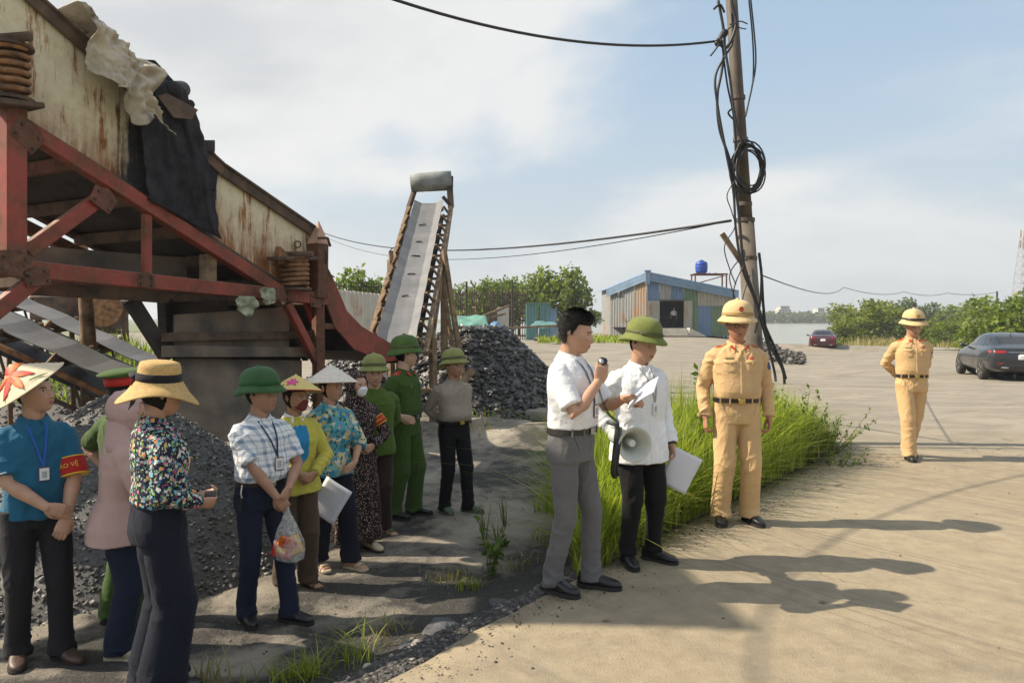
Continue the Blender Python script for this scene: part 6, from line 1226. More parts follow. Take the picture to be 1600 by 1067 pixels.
        for sd_, sg in (('L', 1), ('R', -1)):
            hip, K, A, fyaw, lift = J[sd_ + 'l']; Mr = Matrix.Translation((A.x, A.y, lift)) @ Matrix.Rotation(R(fyaw), 4, 'Z'); sr = []
            for y, w in ((0.06, .020), (0.05, .032), (0.0, .034), (-0.06, .038), (-0.12, .046), (-0.165, .042), (-0.188, .024)): sr.append([(-w, y, 0.001), (w, y, 0.001), (w * 1.02, y, 0.024), (-w * 1.02, y, 0.024)])
            so = G().loft(sr).xf(Mr).build('sandal', cfg['sandals'], root, bevel=0.004)
            for yy in (-0.085, -0.125): G().tube([Mr @ Vector((0.047 * math.cos(t), yy - 0.012 * math.sin(t), 0.015 + 0.048 * math.sin(t))) for t in np.linspace(-0.1, 3.24, 10)], (0.004), 6, 'flat').build('strap', cfg['sandals'], so, smooth=True)
            G().beam(Mr @ Vector((-0.035, -0.105, 0.052)), Mr @ Vector((0.035, -0.105, 0.052)), 0.045, 0.012).build('strap', cfg['sandals'], so, bevel=0.004)
    # ---------------- shirt
    tuck = cfg.get('tuck', True); g = G(); loose = cfg.get('loose', 0.012) * 0.8; zs = [0.99, 1.003, 1.02, 1.05, 1.10, 1.16, 1.22, 1.28, 1.33, 1.365, 1.392, 1.418]
    if not tuck: zs = list(np.linspace(cfg.get('hem', 0.82), 1.0, 6)) + zs[2:]
    rings = []
    for z in zs:
        ex = loose
        if tuck: ex = loose * 0.3 if z < 1.0 else (loose * 1.5 if z < 1.1 else loose)
        elif z < 1.02: ex = loose + cfg.get('flare', 0.012) * (1.05 - z) / 0.2
        if z > 1.38: ex = loose * 0.5
        rings.append(tring(z, ex, ex, 2.4))
    g.loft(rings); sl = cfg.get('sleeve', 'short'); sw = cfg.get('sleevew', 1.0)
    for sd_, sg in (('L', 1), ('R', -1)):
        S, E, Wp, hd, pn, curl = J[sd_]; inn = Vector((ox + sg * 0.085, oy + 0.010, 1.342)); f = (0.90 if fem else 1.0) * sw
        g.tube([inn, S + Vector((-sg * 0.022, 0, -0.006)), S.lerp(E, 0.14)], [0.058, 0.062 * f, 0.064 * f], 16, 'round')
        if sl == 'short': g.tube([S, S.lerp(E, 0.3), S.lerp(E, 0.62), S.lerp(E, 0.82)], [0.060 * f, 0.065 * f, 0.067 * f, 0.070 * f], 18)
        elif sl == 'half': g.tube([S, S.lerp(E, 0.5), E, E.lerp(Wp, 0.25)], [0.060 * f, 0.062 * f, 0.060 * f, 0.062 * f], 18)
        else: g.tube([S, S.lerp(E, 0.5), E, E.lerp(Wp, 0.5), E.lerp(Wp, 0.86), E.lerp(Wp, 0.97)], [0.060 * f, 0.061 * f, 0.056 * f, 0.050 * f, 0.042 * f, 0.041 * f], 18, up=(0, 0, 1) if abs((E - S).normalized().z) < 0.8 else (0, 1, 0))
    sm = remesh(g, 0.0078 * q, 3, 0.5); bones = [(Vector((0, 0, 0.8)), Vector((ox, oy, 1.36)), 3.6, 6.5, 0.8)]
    for sd_ in 'LR':
        S, E, Wp = J[sd_][:3]; bones += [(S.lerp(E, 0.2), E, 9, 6, 0.7), (E, Wp, 12, 6, 0.9)]
    wrinkle(sm, bones, seed, cfg.get('swr', 0.0125)); so_ = fin(sm, 'shirt' if cfg.get('shirtname') is None else cfg['shirtname'], cfg['shirt'], root); sb = bvh_of(sm); cfg['sb'] = sb
    # ---------------- collar, placket, belt
    cm = cfg.get('collarm', cfg['shirt'])
    if cfg.get('collar', True):
        rows = []; n = 26
        for i in range(n):
            a = -2.72 + 5.44 * i / (n - 1); e = abs(a) / 2.72; k = e ** 4; cx, sy = math.sin(a), math.cos(a)      # a = 0 at the nape
            R0 = lambda r_, z: np.array([ox + cx * r_, oy + 0.010 + sy * r_ * 0.94 - 0.012 * k, z])
            rows.append([R0(0.063, 1.400 - 0.012 * e), R0(0.062, 1.456 - 0.034 * e ** 2), R0(0.069, 1.459 - 0.036 * e ** 2), R0(0.082 + 0.008 * k, 1.436 - 0.034 * e ** 2 - 0.012 * k), R0(0.104 + 0.010 * k, 1.404 - 0.020 * e - 0.036 * k), R0(0.099 + 0.010 * k, 1.398 - 0.020 * e - 0.036 * k)])
        G().loft(rows).build('collar', cm, root, smooth=False)
    fd = Vector((0, 1, 0))
    if cfg.get('placket', True):
        z0 = (1.0 if tuck else cfg.get('hem', 0.82) + 0.01); z1 = 1.385; zc_ = (z0 + z1) / 2
        patch(sb, (ox * 0.5, -0.6, zc_), fd, (1, 0, 0), (0, 0, 1), 0.016, (z1 - z0) / 2, 0.0035, 'rect', 4, 26).build('placket', cm, root, smooth=True)
        if cfg.get('buttons') is not None:
            for k in range(6):
                z = z0 + 0.04 + (z1 - z0 - 0.05) * k / 5.2; patch(sb, (ox * 0.5, -0.6, z), fd, (1, 0, 0), (0, 0, 1), 0.006, 0.006, 0.006, 'disc', 5, 5).build('button', cfg['buttons'], root, smooth=True)
    if cfg.get('belt', tuck and not skirt):
        rings = []
        for z, e in ((0.966, 0.010), (0.967, 0.017), (0.999, 0.017), (1.001, 0.010)): rings.append(tring(z, e, e, 2.3))
        bl = G().loft(rings).build('belt', cfg.get('beltm', M_BELTL), root, smooth=False)
        rx, ry, cy = sec(1.0); y_ = cy - ry * bulk - belly * 1.08 - 0.018; G().box((0, y_, 0.983), (0.052, 0.010, 0.038)).build('buckle', cfg.get('bucklem', M_STEEL), bl, bevel=0.003)
        for x_ in (-0.085, 0.085, -0.15, 0.15): 
            yy = cy - (ry * bulk + 0.016) * (1 - min(0.96, abs(x_ / (rx * bulk + 0.016))) ** 2.3) ** (1 / 2.3) - belly * math.exp(-((0.983 - 1.06) / 0.09) ** 2) * 1.1; G().box((x_, yy - 0.004, 0.983), (0.010, 0.008, 0.045)).build('belt_loop', cfg['trousers'], bl)
    cfg.update(J=J, ox=ox, oy=oy, root=root, s=s, sm=sm, tring=tring)
    return root, cfg
def wpos(root, v):
    "person-local point to the world"
    s = root.scale[0]; return Matrix.Translation(root.location) @ Matrix.Rotation(root.rotation_euler.z, 4, 'Z') @ (Vector(v) * s)

# ---------------- hats (head frame)
def hat_xf(c, g, tilt=0, roll=0, dz=0.0, dy=0.0): 
    return g.xf(c['Hm'] @ Matrix.Translation((0, dy, dz)) @ Matrix.Rotation(R(-tilt), 4, 'X') @ Matrix.Rotation(R(roll), 4, 'Y'))
def pith_helmet(c, mat, bandm, tilt=4, badge=None, sc=1.0, roll=0):
    n = 40; t = np.linspace(0, 2 * math.pi, n, endpoint=False); ct, st = np.cos(t), np.sin(t); rings = []
    def rg(fx, fyv, z, droop=0.0): return np.stack([ct * fx * sc, st * fyv * sc, np.full(n, z * sc) - droop * sc * (0.45 + 0.55 * np.abs(st) ** 1.6 * np.where(st < 0, 0.62, 1.25))], 1)
    inner = [rg(0.010, 0.012, 0.120), rg(0.06, 0.075, 0.112), rg(0.090, 0.110, 0.072), rg(0.098, 0.120, 0.030), rg(0.104, 0.126, 0.004)]
    outer = [rg(0.142, 0.176, -0.006, 0.040), rg(0.146, 0.181, -0.002, 0.041), rg(0.145, 0.179, 0.006, 0.037), rg(0.127, 0.154, 0.014, 0.018), rg(0.115, 0.138, 0.020, 0.004), rg(0.112, 0.134, 0.030), rg(0.111, 0.133, 0.058), rg(0.104, 0.126, 0.086), rg(0.088, 0.108, 0.112), rg(0.062, 0.078, 0.132), rg(0.030, 0.038, 0.142), rg(0.006, 0.008, 0.145)]
    g = G().loft(inner + outer); hat_xf(c, g, tilt, roll, 0.053, 0.008); o = g.build('helmet', mat, c['root'], smooth=True)
    b = G().loft([rg(0.1135, 0.1355, 0.024), rg(0.1155, 0.1375, 0.026), rg(0.1150, 0.1370, 0.044), rg(0.1125, 0.1345, 0.046)], cap=False); hat_xf(c, b, tilt, roll, 0.053, 0.008); b.build('band', bandm, o, smooth=True)
    k = G().lathe([(0.0, 0.138), (0.016, 0.138), (0.015, 0.150), (0.006, 0.156), (0, 0.157)], 14); hat_xf(c, k, tilt, roll, 0.053, 0.008); k.build('vent_button', mat, o, smooth=True)
    st_ = G().tube([(0.116 * math.cos(a), -0.02 - 0.124 * abs(math.sin(a)), 0.034 - 0.010 * math.sin(a)) for a in np.linspace(0.35, 2.79, 14)], 0.005, 6); hat_xf(c, st_, tilt, roll, 0.053, 0.008); st_.build('strap', bandm, o, smooth=True)
    if badge:
        q = G().lathe([(0.0, 0.0), (0.017, 0.0), (0.015, 0.006), (0.0, 0.008)], 14, (0, -0.130, 0.070), (0, -1, 0.25)); hat_xf(c, q, tilt, roll, 0.053, 0.008); bo = q.build('badge', badge, o, smooth=True)
        q = G().tube([(0.017 * math.cos(a), -0.134, 0.070 + 0.017 * math.sin(a)) for a in np.linspace(0, 6.28, 14)], 0.003, 6); hat_xf(c, q, tilt, roll, 0.053, 0.008); q.build('wreath', M_BRASS, bo)
    return o
def cone_hat(c, mat, tilt=0, roll=0, r_=0.215, h=0.155, dz=0.045, dy=0.01, rimm=None):
    n = 48; t = np.linspace(0, 2 * math.pi, n, endpoint=False); rings = []
    prof = [(0.004, h - 0.006), (r_ * 0.5, h * 0.52 - 0.004), (r_ * 0.995, -0.002), (r_, 0.0), (r_ * 0.98, 0.006)] + [(r_ * f, h * (1 - f) + 0.010 * math.sin(f * 3.14) ** 1 * 0.5 + 0.0035 * (i % 2)) for i, f in enumerate(np.linspace(0.94, 0.08, 15))] + [(0.004, h + 0.004)]
    g = G()
    for r0, z in prof: rings.append(np.stack([np.cos(t) * r0, np.sin(t) * r0, np.full(48, z)], 1))
    g.loft(rings); hat_xf(c, g, tilt, roll, dz, dy); o = g.build('conical_hat', mat, c['root'], smooth=True)
    rm = G().tube([(r_ * math.cos(a), r_ * math.sin(a), 0.002) for a in np.linspace(0, 6.2832, 40)], 0.004, 6); hat_xf(c, rm, tilt, roll, dz, dy); rm.build('rim', rimm or mat, o, smooth=True)
    M = c['Hm'] @ Matrix.Translation((0, dy, dz)) @ Matrix.Rotation(R(-tilt), 4, 'X') @ Matrix.Rotation(R(roll), 4, 'Y')
    def on(a, f): return M @ Vector((r_ * f * math.cos(a), r_ * f * math.sin(a), h * (1 - f) + 0.012))
    def petal(a0, f0, a1, f1, w, m_, nm='petal', parent=o):
        "leaf shape painted on the cone between two polar points"
        A = np.array([f0 * math.cos(a0), f0 * math.sin(a0)]); B = np.array([f1 * math.cos(a1), f1 * math.sin(a1)]); D = B - A; P = np.array([-D[1], D[0]]) / (np.linalg.norm(D) + 1e-6); V = []
        for i in range(9):
            u = i / 8; ww = w * math.sin(math.pi * u ** 0.8) ** 0.8
            for k in (-1, -0.5, 0, 0.5, 1): q = A + D * u + P * ww * k; f = np.hypot(*q); V.append(M @ Vector((r_ * q[0], r_ * q[1], h * (1 - f) + (0.0135 if abs(k) < 1 else 0.010))))
        G().add([tuple(v) for v in V], [(i * 5 + k, i * 5 + k + 1, i * 5 + k + 6, i * 5 + k + 5) for i in range(8) for k in range(4)]).build(nm, m_, parent, smooth=True)
    return o, petal
ARM_DOWN = lambda sg, fy=-0.02, out=0.0: ((sg * (0.235 + out), fy, 0.845), (sg * 0.35, 0.9, 0), (0, -0.12, -1), (-sg, 0.15, 0), 0.55)
FEET = {'L': (0.105, 0.0, 14), 'R': (-0.105, 0.0, -14)}
def lanyard(c, mat, badge_c, x=0.0, z=1.10, hw=0.028, hh=0.04, spread=0.05):
    sb = c['sb']; root = c['root']; ox = c['ox']; ln = empty('lanyard_badge', (0, 0, 0)); 
    bpy.data.objects.remove(ln); first = None
    for sg in (-1, 1):
        L = []; Rr = []
        for t in np.linspace(0, 1, 16):
            px_ = ox + sg * spread * (1 - t) + x * t; zz = 1.405 + (z + hh - 1.405) * t; h = sb.ray_cast(Vector((px_, -0.8, zz)), Vector((0, 1, 0)), 2)[0]; y = (h.y if h else -0.1) - 0.006; L.append((px_ - 0.0055, y, zz)); Rr.append((px_ + 0.0055, y, zz))
        g = G().add(L + Rr, [(i, i + 16, i + 17, i + 1) for i in range(15)]); o = g.build('lanyard', mat, root); o.modifiers.new('s', 'SOLIDIFY').thickness = 0.0015
    h = sb.ray_cast(Vector((x + ox * 0.5, -0.8, z)), Vector((0, 1, 0)), 2)[0]; y = (h.y if h else -0.12) - 0.012
    b = G().box((x, y, z), (2 * hw, 0.006, 2 * hh)).build('badge', badge_c[0], root, bevel=0.003); G().box((x, y - 0.004, z), (1.7 * hw, 0.002, 1.7 * hh)).build('card', badge_c[1], b)
    G().box((x, y - 0.0056, z - 0.002), (0.9 * hw, 0.001, 0.95 * hh)).build('print', badge_c[2], b)
def text_mesh(txt, size):
    cu = bpy.data.curves.new('t', 'FONT'); cu.body = txt; cu.size = size; cu.align_x = 'CENTER'; cu.align_y = 'CENTER'; cu.resolution_u = 2; o = bpy.data.objects.new('t', cu); col.objects.link(o); dg = bpy.context.evaluated_depsgraph_get(); dg.update(); me = bpy.data.meshes.new_from_object(o.evaluated_get(dg)); bpy.data.objects.remove(o); return me
M_ARMRED = fabric('red_armband', (0.42, 0.018, 0.018)); M_YEL = plain('yellow_print', (0.70, 0.48, 0.03), 0.7, 0.1, 20, 0)
def armband(c, side, f0=0.45, f1=0.72, rad=0.078, ang=0.0, txt='BẢO VỆ', size=0.036):
    S, E = c['J'][side][0], c['J'][side][1]; u = (E - S).normalized(); L = (E - S).length; a = S + u * L * f0; b = S + u * L * f1; g = G().tube([a, a.lerp(b, 0.5), b], [rad, rad * 1.02, rad], 24); o = g.build('armband', M_ARMRED, c['root'], smooth=False)
    for q in (a, b): G().tube([q - u * 0.003, q + u * 0.003], rad * 1.02, 24).build('trim', M_YEL, o)
    # lettering wrapped round the band, centred on the side seen from the road (ang, about the arm axis)
    me = text_mesh(txt, size); V = mverts(me); e1 = Vector(c.get('bandfront', (0, -1, 0))); e1 = (e1 - u * e1.dot(u)).normalized(); e2 = u.cross(e1); m = a.lerp(b, 0.5); rr = rad * 1.035; th = V[:, 0] / rr + ang
    P = np.array(m)[None] + np.cos(th)[:, None] * np.array(e1) * rr + np.sin(th)[:, None] * np.array(-e2) * rr + (-V[:, 1])[:, None] * np.array(u); setverts(me, P); me.materials.clear(); me.materials.append(M_YEL); link('lettering', me, o)
# ============================================================ CLOTHES
def patt(name, build, rough=0.85):
    m, nt, b = newmat(name); v = coords(nt); c = build(nt, v); lk(nt, c, b.inputs['Base Color']); b.inputs['Roughness'].default_value = rough; b.inputs['Specular IOR Level'].default_value = 0.25
    setbump(nt, b, mth(nt, 'ADD', noise(nt, v, 24, 3.0), mth(nt, 'MULTIPLY', noise(nt, v, 400, 1.0), 0.12)), 0.3, 0.012); return m
def plaid(nt, v):
    sx_ = nd(nt, 'ShaderNodeSeparateXYZ', {0: v}); n = noise(nt, v, 5, 2.0); c = None; 
    def band(sock, period, w, ofs=0.0):
        q = mth(nt, 'FRACT', mth(nt, 'ADD', mth(nt, 'DIVIDE', mth(nt, 'ADD', sock, mth(nt, 'MULTIPLY', n, 0.012)), period), ofs)); return mth(nt, 'LESS_THAN', q, w)
    u = mth(nt, 'ADD', sx_.outputs['X'], mth(nt, 'MULTIPLY', sx_.outputs['Y'], 0.85))
    f1 = mth(nt, 'ADD', mth(nt, 'MULTIPLY', band(sx_.outputs['Z'], 0.085, 0.26), 0.5), mth(nt, 'MULTIPLY', band(u, 0.085, 0.26), 0.5)); f2 = mth(nt, 'MAXIMUM', band(sx_.outputs['Z'], 0.085, 0.07, 0.45), band(u, 0.085, 0.07, 0.45))
    return mixc(nt, mth(nt, 'MULTIPLY', f2, 0.45), mixc(nt, mth(nt, 'MULTIPLY', f1, 0.9), (0.74, 0.75, 0.76), (0.14, 0.21, 0.33)), (0.09, 0.17, 0.22))
def blobs(nt, v, scale, cols, thr, dist=0.9, seed=0.0):
    w = nd(nt, 'ShaderNodeVectorMath', {0: v, 1: (seed, seed * 1.3, seed * 0.7)}, operation='ADD').outputs[0]
    dw = nd(nt, 'ShaderNodeVectorMath', {0: w, 1: nd(nt, 'ShaderNodeVectorMath', {0: nd(nt, 'ShaderNodeTexNoise', {'Vector': w, 'Scale': scale * 1.3, 'Detail': 3.0}).outputs['Color'], 3: dist / scale}, operation='SCALE').outputs[0]}, operation='ADD').outputs[0]
    vo = nd(nt, 'ShaderNodeTexVoronoi', {'Vector': dw, 'Scale': scale}); r_ = nd(nt, 'ShaderNodeSeparateColor', {0: vo.outputs['Color']}).outputs[0]
    c = ramp(nt, r_, [(i / len(cols), k) for i, k in enumerate(cols)], 'CONSTANT'); return mth(nt, 'LESS_THAN', vo.outputs['Distance'], thr), c
def floral_navy(nt, v):
    c = (0.012, 0.016, 0.035)
    for sc_, th, cols, sd_ in ((48, 0.42, [(0.10, 0.25, 0.10), (0.16, 0.36, 0.42), (0.05, 0.14, 0.22), (0.30, 0.42, 0.12), (0.55, 0.58, 0.55)], 0.0), (32, 0.36, [(0.55, 0.12, 0.20), (0.70, 0.34, 0.12), (0.62, 0.45, 0.40), (0.18, 0.42, 0.50), (0.62, 0.60, 0.52)], 3.1), (70, 0.30, [(0.60, 0.52, 0.34), (0.06, 0.09, 0.16), (0.40, 0.07, 0.12), (0.30, 0.48, 0.46)], 7.7)):
        f, k = blobs(nt, v, sc_, cols, th, 0.9, sd_); c = mixc(nt, f, c, k)
    return c
def floral_tropic(nt, v):
    c = (0.10, 0.33, 0.42)
    for sc_, th, cols, sd_ in ((15, 0.52, [(0.60, 0.50, 0.30), (0.04, 0.22, 0.34), (0.62, 0.60, 0.50), (0.20, 0.42, 0.36)], 1.0), (20, 0.36, [(0.05, 0.10, 0.05), (0.50, 0.36, 0.06), (0.62, 0.56, 0.40), (0.10, 0.22, 0.08)], 4.0), (22, 0.24, [(0.03, 0.05, 0.06), (0.55, 0.30, 0.10), (0.05, 0.16, 0.30)], 9.0)):
        f, k = blobs(nt, v, sc_, cols, th, 1.3, sd_); c = mixc(nt, f, c, k)
    return c
def dots_dark(nt, v):
    f, k = blobs(nt, v, 62, [(0.42, 0.30, 0.26), (0.25, 0.15, 0.13), (0.50, 0.42, 0.36)], 0.30, 0.3); return mixc(nt, f, (0.022, 0.014, 0.014), k)
F_KHAKI = fabric('khaki_uniform', (0.56, 0.365, 0.18)); F_POLO = fabric('teal_blue_polo', (0.012, 0.105, 0.19)); F_GREEN = fabric('dark_green_uniform', (0.042, 0.085, 0.013)); F_GREEN2 = fabric('olive_green_shirt', (0.068, 0.115, 0.016)); F_PINK = fabric('dusty_pink', (0.50, 0.335, 0.305)); F_NAVY = fabric('navy_trouser', (0.008, 0.010, 0.020), sheen=0.03); F_NAVY2 = fabric('blue_black_trouser', (0.010, 0.016, 0.036), sheen=0.04); F_BLACK = fabric('black_trouser', (0.007, 0.007, 0.008), sheen=0.02); F_CHAR = fabric('charcoal_trouser', (0.016, 0.015, 0.018), sheen=0.03); F_GREY = fabric('grey_trouser', (0.125, 0.122, 0.125)); F_WHITE = fabric('white_shirt', (0.74, 0.74, 0.75), bump=0.35); F_YELLOW = fabric('yellow_jacket', (0.52, 0.46, 0.075)); F_BLUE = fabric('bright_blue_shirt', (0.02, 0.22, 0.45)); F_BROWN = fabric('brown_trouser', (0.075, 0.048, 0.030)); F_MAROON = fabric('dark_maroon_trouser', (0.030, 0.014, 0.014)); F_TAUPE = fabric('taupe_shirt', (0.30, 0.25, 0.20))
F_PLAID = patt('plaid_shirt', plaid); F_FLORAL = patt('navy_floral', floral_navy); F_TROPIC = patt('tropical_floral', floral_tropic); F_DOTS = patt('dark_dotted', dots_dark)
M_HELM = fabric('olive_helmet', (0.15, 0.175, 0.045), var=0.25); M_HELMG = fabric('green_helmet', (0.040, 0.100, 0.036), var=0.25); M_HELMY = fabric('yellow_olive_helmet', (0.24, 0.25, 0.085), var=0.25); M_HELMK = fabric('khaki_helmet', (0.58, 0.425, 0.215)); M_BANDO = plain('olive_band', (0.075, 0.085, 0.025), 0.7); M_STRAW = plain('woven_straw', (0.50, 0.32, 0.12), 0.8, 0.2, 60, 0.6, 200); M_PALM = plain('palm_leaf_hat', (0.62, 0.53, 0.36), 0.7, 0.15, 30, 0.4, 120); M_WHITEH = plain('white_palm_hat', (0.68, 0.60, 0.50), 0.7, 0.12, 30, 0.4, 120)
def stripes_hat():
    m, nt, b = newmat('yellow_striped_hat'); v = coords(nt); w = nd(nt, 'ShaderNodeTexWave', {'Vector': v, 'Scale': 26.0, 'Distortion': 0.4}, bands_direction='Z').outputs['Fac']; lk(nt, ramp(nt, w, [(0.45, (0.66, 0.45, 0.05)), (0.62, (0.62, 0.52, 0.25))]), b.inputs['Base Color']); b.inputs['Roughness'].default_value = 0.6; return m
M_YHAT = stripes_hat(); M_REDP = plain('red_petal', (0.62, 0.030, 0.012), 0.6, 0.25, 30, 0); M_ORP = plain('orange_petal', (0.70, 0.16, 0.02), 0.6, 0.2, 30, 0); M_PINKP = plain('pink_petal', (0.62, 0.06, 0.22), 0.6, 0.35, 30, 0); M_STEMP = plain('green_stem_print', (0.10, 0.20, 0.04), 0.7, 0.2, 30, 0); M_RIBBON = fabric('black_ribbon', (0.010, 0.010, 0.014)); M_EPA = fabric('orange_epaulette', (0.42, 0.13, 0.02)); M_TAG = plain('name_tag', (0.16, 0.15, 0.06), 0.4, 0.2, 60, 0); M_CARD = plain('white_card', (0.70, 0.70, 0.70), 0.5, 0.08, 20, 0); M_PRT = plain('grey_print', (0.36, 0.38, 0.40), 0.6, 0.4, 150, 0); M_BLUEL = fabric('blue_lanyard', (0.03, 0.10, 0.42)); M_NAVYL = fabric('navy_lanyard', (0.02, 0.035, 0.10)); M_BROWNC = plain('brown_badge_case', (0.13, 0.045, 0.03), 0.5, 0.2, 20, 0); M_MASK = fabric('red_face_mask', (0.16, 0.03, 0.03)); M_FLAG = plain('flag_red', (0.50, 0.02, 0.015), 0.5, 0.1, 20, 0)
def gz(px, d, lo=-0.36): return yz(at(px, 497, d).x, d)
FD = (0, 1, 0); UX = (1, 0, 0); UZ = (0, 0, 1)
def pockets(c, mat, z=1.245, x=0.085, hw=0.050, hh=0.056, btn=None):
    for sg in (-1, 1):
        p = patch(c['sb'], (c['ox'] + sg * x, -0.6, z), FD, UX, UZ, hw, hh, 0.0045, 'point', 8, 8).build('pocket', mat, c['root'], smooth=True); patch(c['sb'], (c['ox'] + sg * x, -0.6, z + hh * 0.72), FD, UX, UZ, hw * 1.04, hh * 0.34, 0.010, 'point', 8, 5).build('flap', mat, p, smooth=True)
        if btn: patch(c['sb'], (c['ox'] + sg * x, -0.6, z + hh * 0.5), FD, UX, UZ, 0.006, 0.006, 0.014, 'disc', 5, 5).build('button', btn, p, smooth=True)
def epaulettes(c, mat, trim=None):
    for sg in (-1, 1):
        S = c['J']['L' if sg > 0 else 'R'][0]; mid = Vector((c['ox'] + sg * 0.115, c['oy'] + 0.012, 1.7)); u = Vector((1, 0, -0.28 * sg)).normalized()
        e = patch(c['sb'], mid, (0, 0, -1), UX, (0, 1, 0), 0.058, 0.026, 0.011, 'rect', 9, 6).build('epaulette', mat, c['root'], smooth=False)
        if trim: patch(c['sb'], mid + Vector((sg * 0.02, 0, 0)), (0, 0, -1), UX, (0, 1, 0), 0.03, 0.006, 0.0155, 'rect', 5, 4).build('stripe', trim, e)
def officer_kit(c):
    pockets(c, F_KHAKI, btn=M_BRASS); epaulettes(c, M_EPA, M_FLAG); sb = c['sb']
    patch(sb, (-0.088, -0.6, 1.313), FD, UX, UZ, 0.036, 0.0085, 0.006, 'rect', 8, 4).build('name_tag', M_TAG, c['root']); f = patch(sb, (0.082, -0.6, 1.316), FD, UX, UZ, 0.018, 0.011, 0.006, 'rect', 6, 5).build('flag_pin', M_FLAG, c['root']); patch(sb, (0.082, -0.6, 1.316), FD, UX, UZ, 0.005, 0.005, 0.0085, 'disc', 5, 5).build('star', M_BRASS, f)
    S, E = c['J']['L'][:2]; q = S.lerp(E, 0.33); a = patch(sb, q + Vector((0.5, -0.30, 0)), (-0.85, 0.5, 0), (0.5, 0.85, 0), UZ, 0.028, 0.036, 0.006, 'disc', 7, 7).build('arm_patch', plain('badge_blue', (0.04, 0.06, 0.20), 0.6, 0.2, 60, 0), c['root'], smooth=True); patch(sb, q + Vector((0.5, -0.30, 0)), (-0.85, 0.5, 0), (0.5, 0.85, 0), UZ, 0.012, 0.016, 0.009, 'disc', 5, 5).build('emblem', M_FLAG, a, smooth=True)
    for sg in (-1, 1): G().beam(Vector((c['ox'] + sg * 0.042, c['oy'] - 0.095, 1.383)), Vector((c['ox'] + sg * 0.068, c['oy'] - 0.080, 1.408)), 0.016, 0.006, up=(0, -1, 0.4)).build('collar_tab', M_FLAG, c['root'])
def hood(c, mat, grow=1.24, drape=True):
    V0, nu, nv = head_surface(); V = V0 * np.array([grow, grow, grow * 1.0]) + np.array([0, 0.014, 0.004]); x, y, z = V.T; V = V + (V / np.linalg.norm(V, axis=1)[:, None]) * (0.006 * fbm(V * 25, 2))[:, None]; g = G(); Fs = []
    for j in range(nv - 1):
        for i in range(nu):
            a = j * nu + i; b = j * nu + (i + 1) % nu; q = V0[a]; 
            if q[1] < -0.055 and abs(q[0]) < 0.07 and -0.10 < q[2] < 0.065: continue
            Fs.append((a, b, b + nu, a + nu))
    g.add(V, Fs); g.xf(c['Hm']); o = g.build('hood', mat, c['root'], smooth=True); s_ = o.modifiers.new('s', 'SOLIDIFY'); s_.thickness = 0.006
    if drape:
        k = c['Hm'] @ Vector((0, 0.03, -0.06)); G().loft([sell((k.x, k.y, k.z + 0.02), 0.080, 0.088, 28), sell((c['ox'], c['oy'] + 0.015, 1.43), 0.092, 0.088, 28), sell((c['ox'], c['oy'] + 0.012, 1.385), 0.150, 0.098, 28), sell((c['ox'], c['oy'] + 0.01, 1.34), 0.17, 0.11, 28)]).build('hood_drape', mat, o, smooth=True)
HELDARM_BACK = {'L': ((0.05, 0.165, 0.93), (1, 0.5, 0), (-0.8, 0.1, -0.5), (0, -1, 0), 0.5), 'R': ((-0.05, 0.175, 0.95), (-1, 0.5, 0), (0.8, 0.1, -0.5), (0, -1, 0), 0.5)}
CLASP = lambda z=0.93, y=-0.20: {'L': ((0.075, y, z), (1, 0.45, 0), (-0.85, -0.15, -0.45), (0, 1, 0), 0.45), 'R': ((-0.065, y - 0.03, z + 0.015), (-1, 0.45, 0), (0.85, -0.1, -0.45), (0, 1, 0), 0.5)}
BADGE = (M_BROWNC, M_CARD, M_PRT)
# ------------------------------------------------------------ the two white-shirted speakers
p12, c12 = person('person', 'man with black hair in white polo and grey trousers speaking into a microphone', 893, 4.36, 0.0, 1.645, 58, dict(shirt=F_WHITE, trousers=F_GREY, sleeve='short', shoes=M_SHOE, hairstyle='full', head=(14, -10, 0), skin=SK1, legw=0.88,
    arms={'R': ((-0.075, -0.215, 1.285), (-0.75, 0.25, -1), (0.12, -0.22, 0.95), (0.75, 0.6, 0.1), 0.85), 'L': ((0.10, -0.30, 1.175), (0.7, 0.3, -0.8), (-0.12, -0.92, 0.12), (-0.55, 0.1, -0.8), 0.5)}, feet={'L': (0.10, -0.10, 12), 'R': (-0.09, 0.06, -8)}, lace=False, belly=0.015, thumb=0.55))
lanyard(c12, M_NAVYL, BADGE, 0.02, 1.10)
p13, c13 = person('person', 'man in loose white shirt and olive helmet holding a megaphone', 1000, 4.86, 0.0, 1.55, 24, dict(shirt=F_WHITE, trousers=F_BLACK, sleeve='long', tuck=False, hem=0.735, flare=0.02, loose=0.022, shoes=M_SHOE, head=(14, -8, 4), skin=SK1, leg='slim', legw=1.12, buttons=M_CARD, lace=False,
    arms={'R': ((-0.235, -0.02, 0.955), (-0.8, 0.8, -0.2), (0.30, -0.9, -0.10), (0.9, 0.2, 0), 0.9), 'L': ((0.245, -0.05, 0.845), (0.4, 0.9, 0), (0.02, -0.15, -1), (-1, 0.1, 0), 0.75)}, feet={'L': (0.11, -0.03, 30), 'R': (-0.10, -0.02, -14)}, hemz=0.075))
pith_helmet(c13, M_HELM, M_BANDO, 2); lanyard(c13, plain('grey_cord', (0.30, 0.31, 0.31), 0.7), (M_CARD, M_CARD, M_PRT), 0.03, 1.12, 0.02, 0.045, 0.045)
S_, E_, W_ = c13['J']['L'][:3]; G().tube([E_.lerp(W_, 0.93), E_.lerp(W_, 1.02)], 0.040, 18).build('watch', M_SHOE, p13, smooth=True)
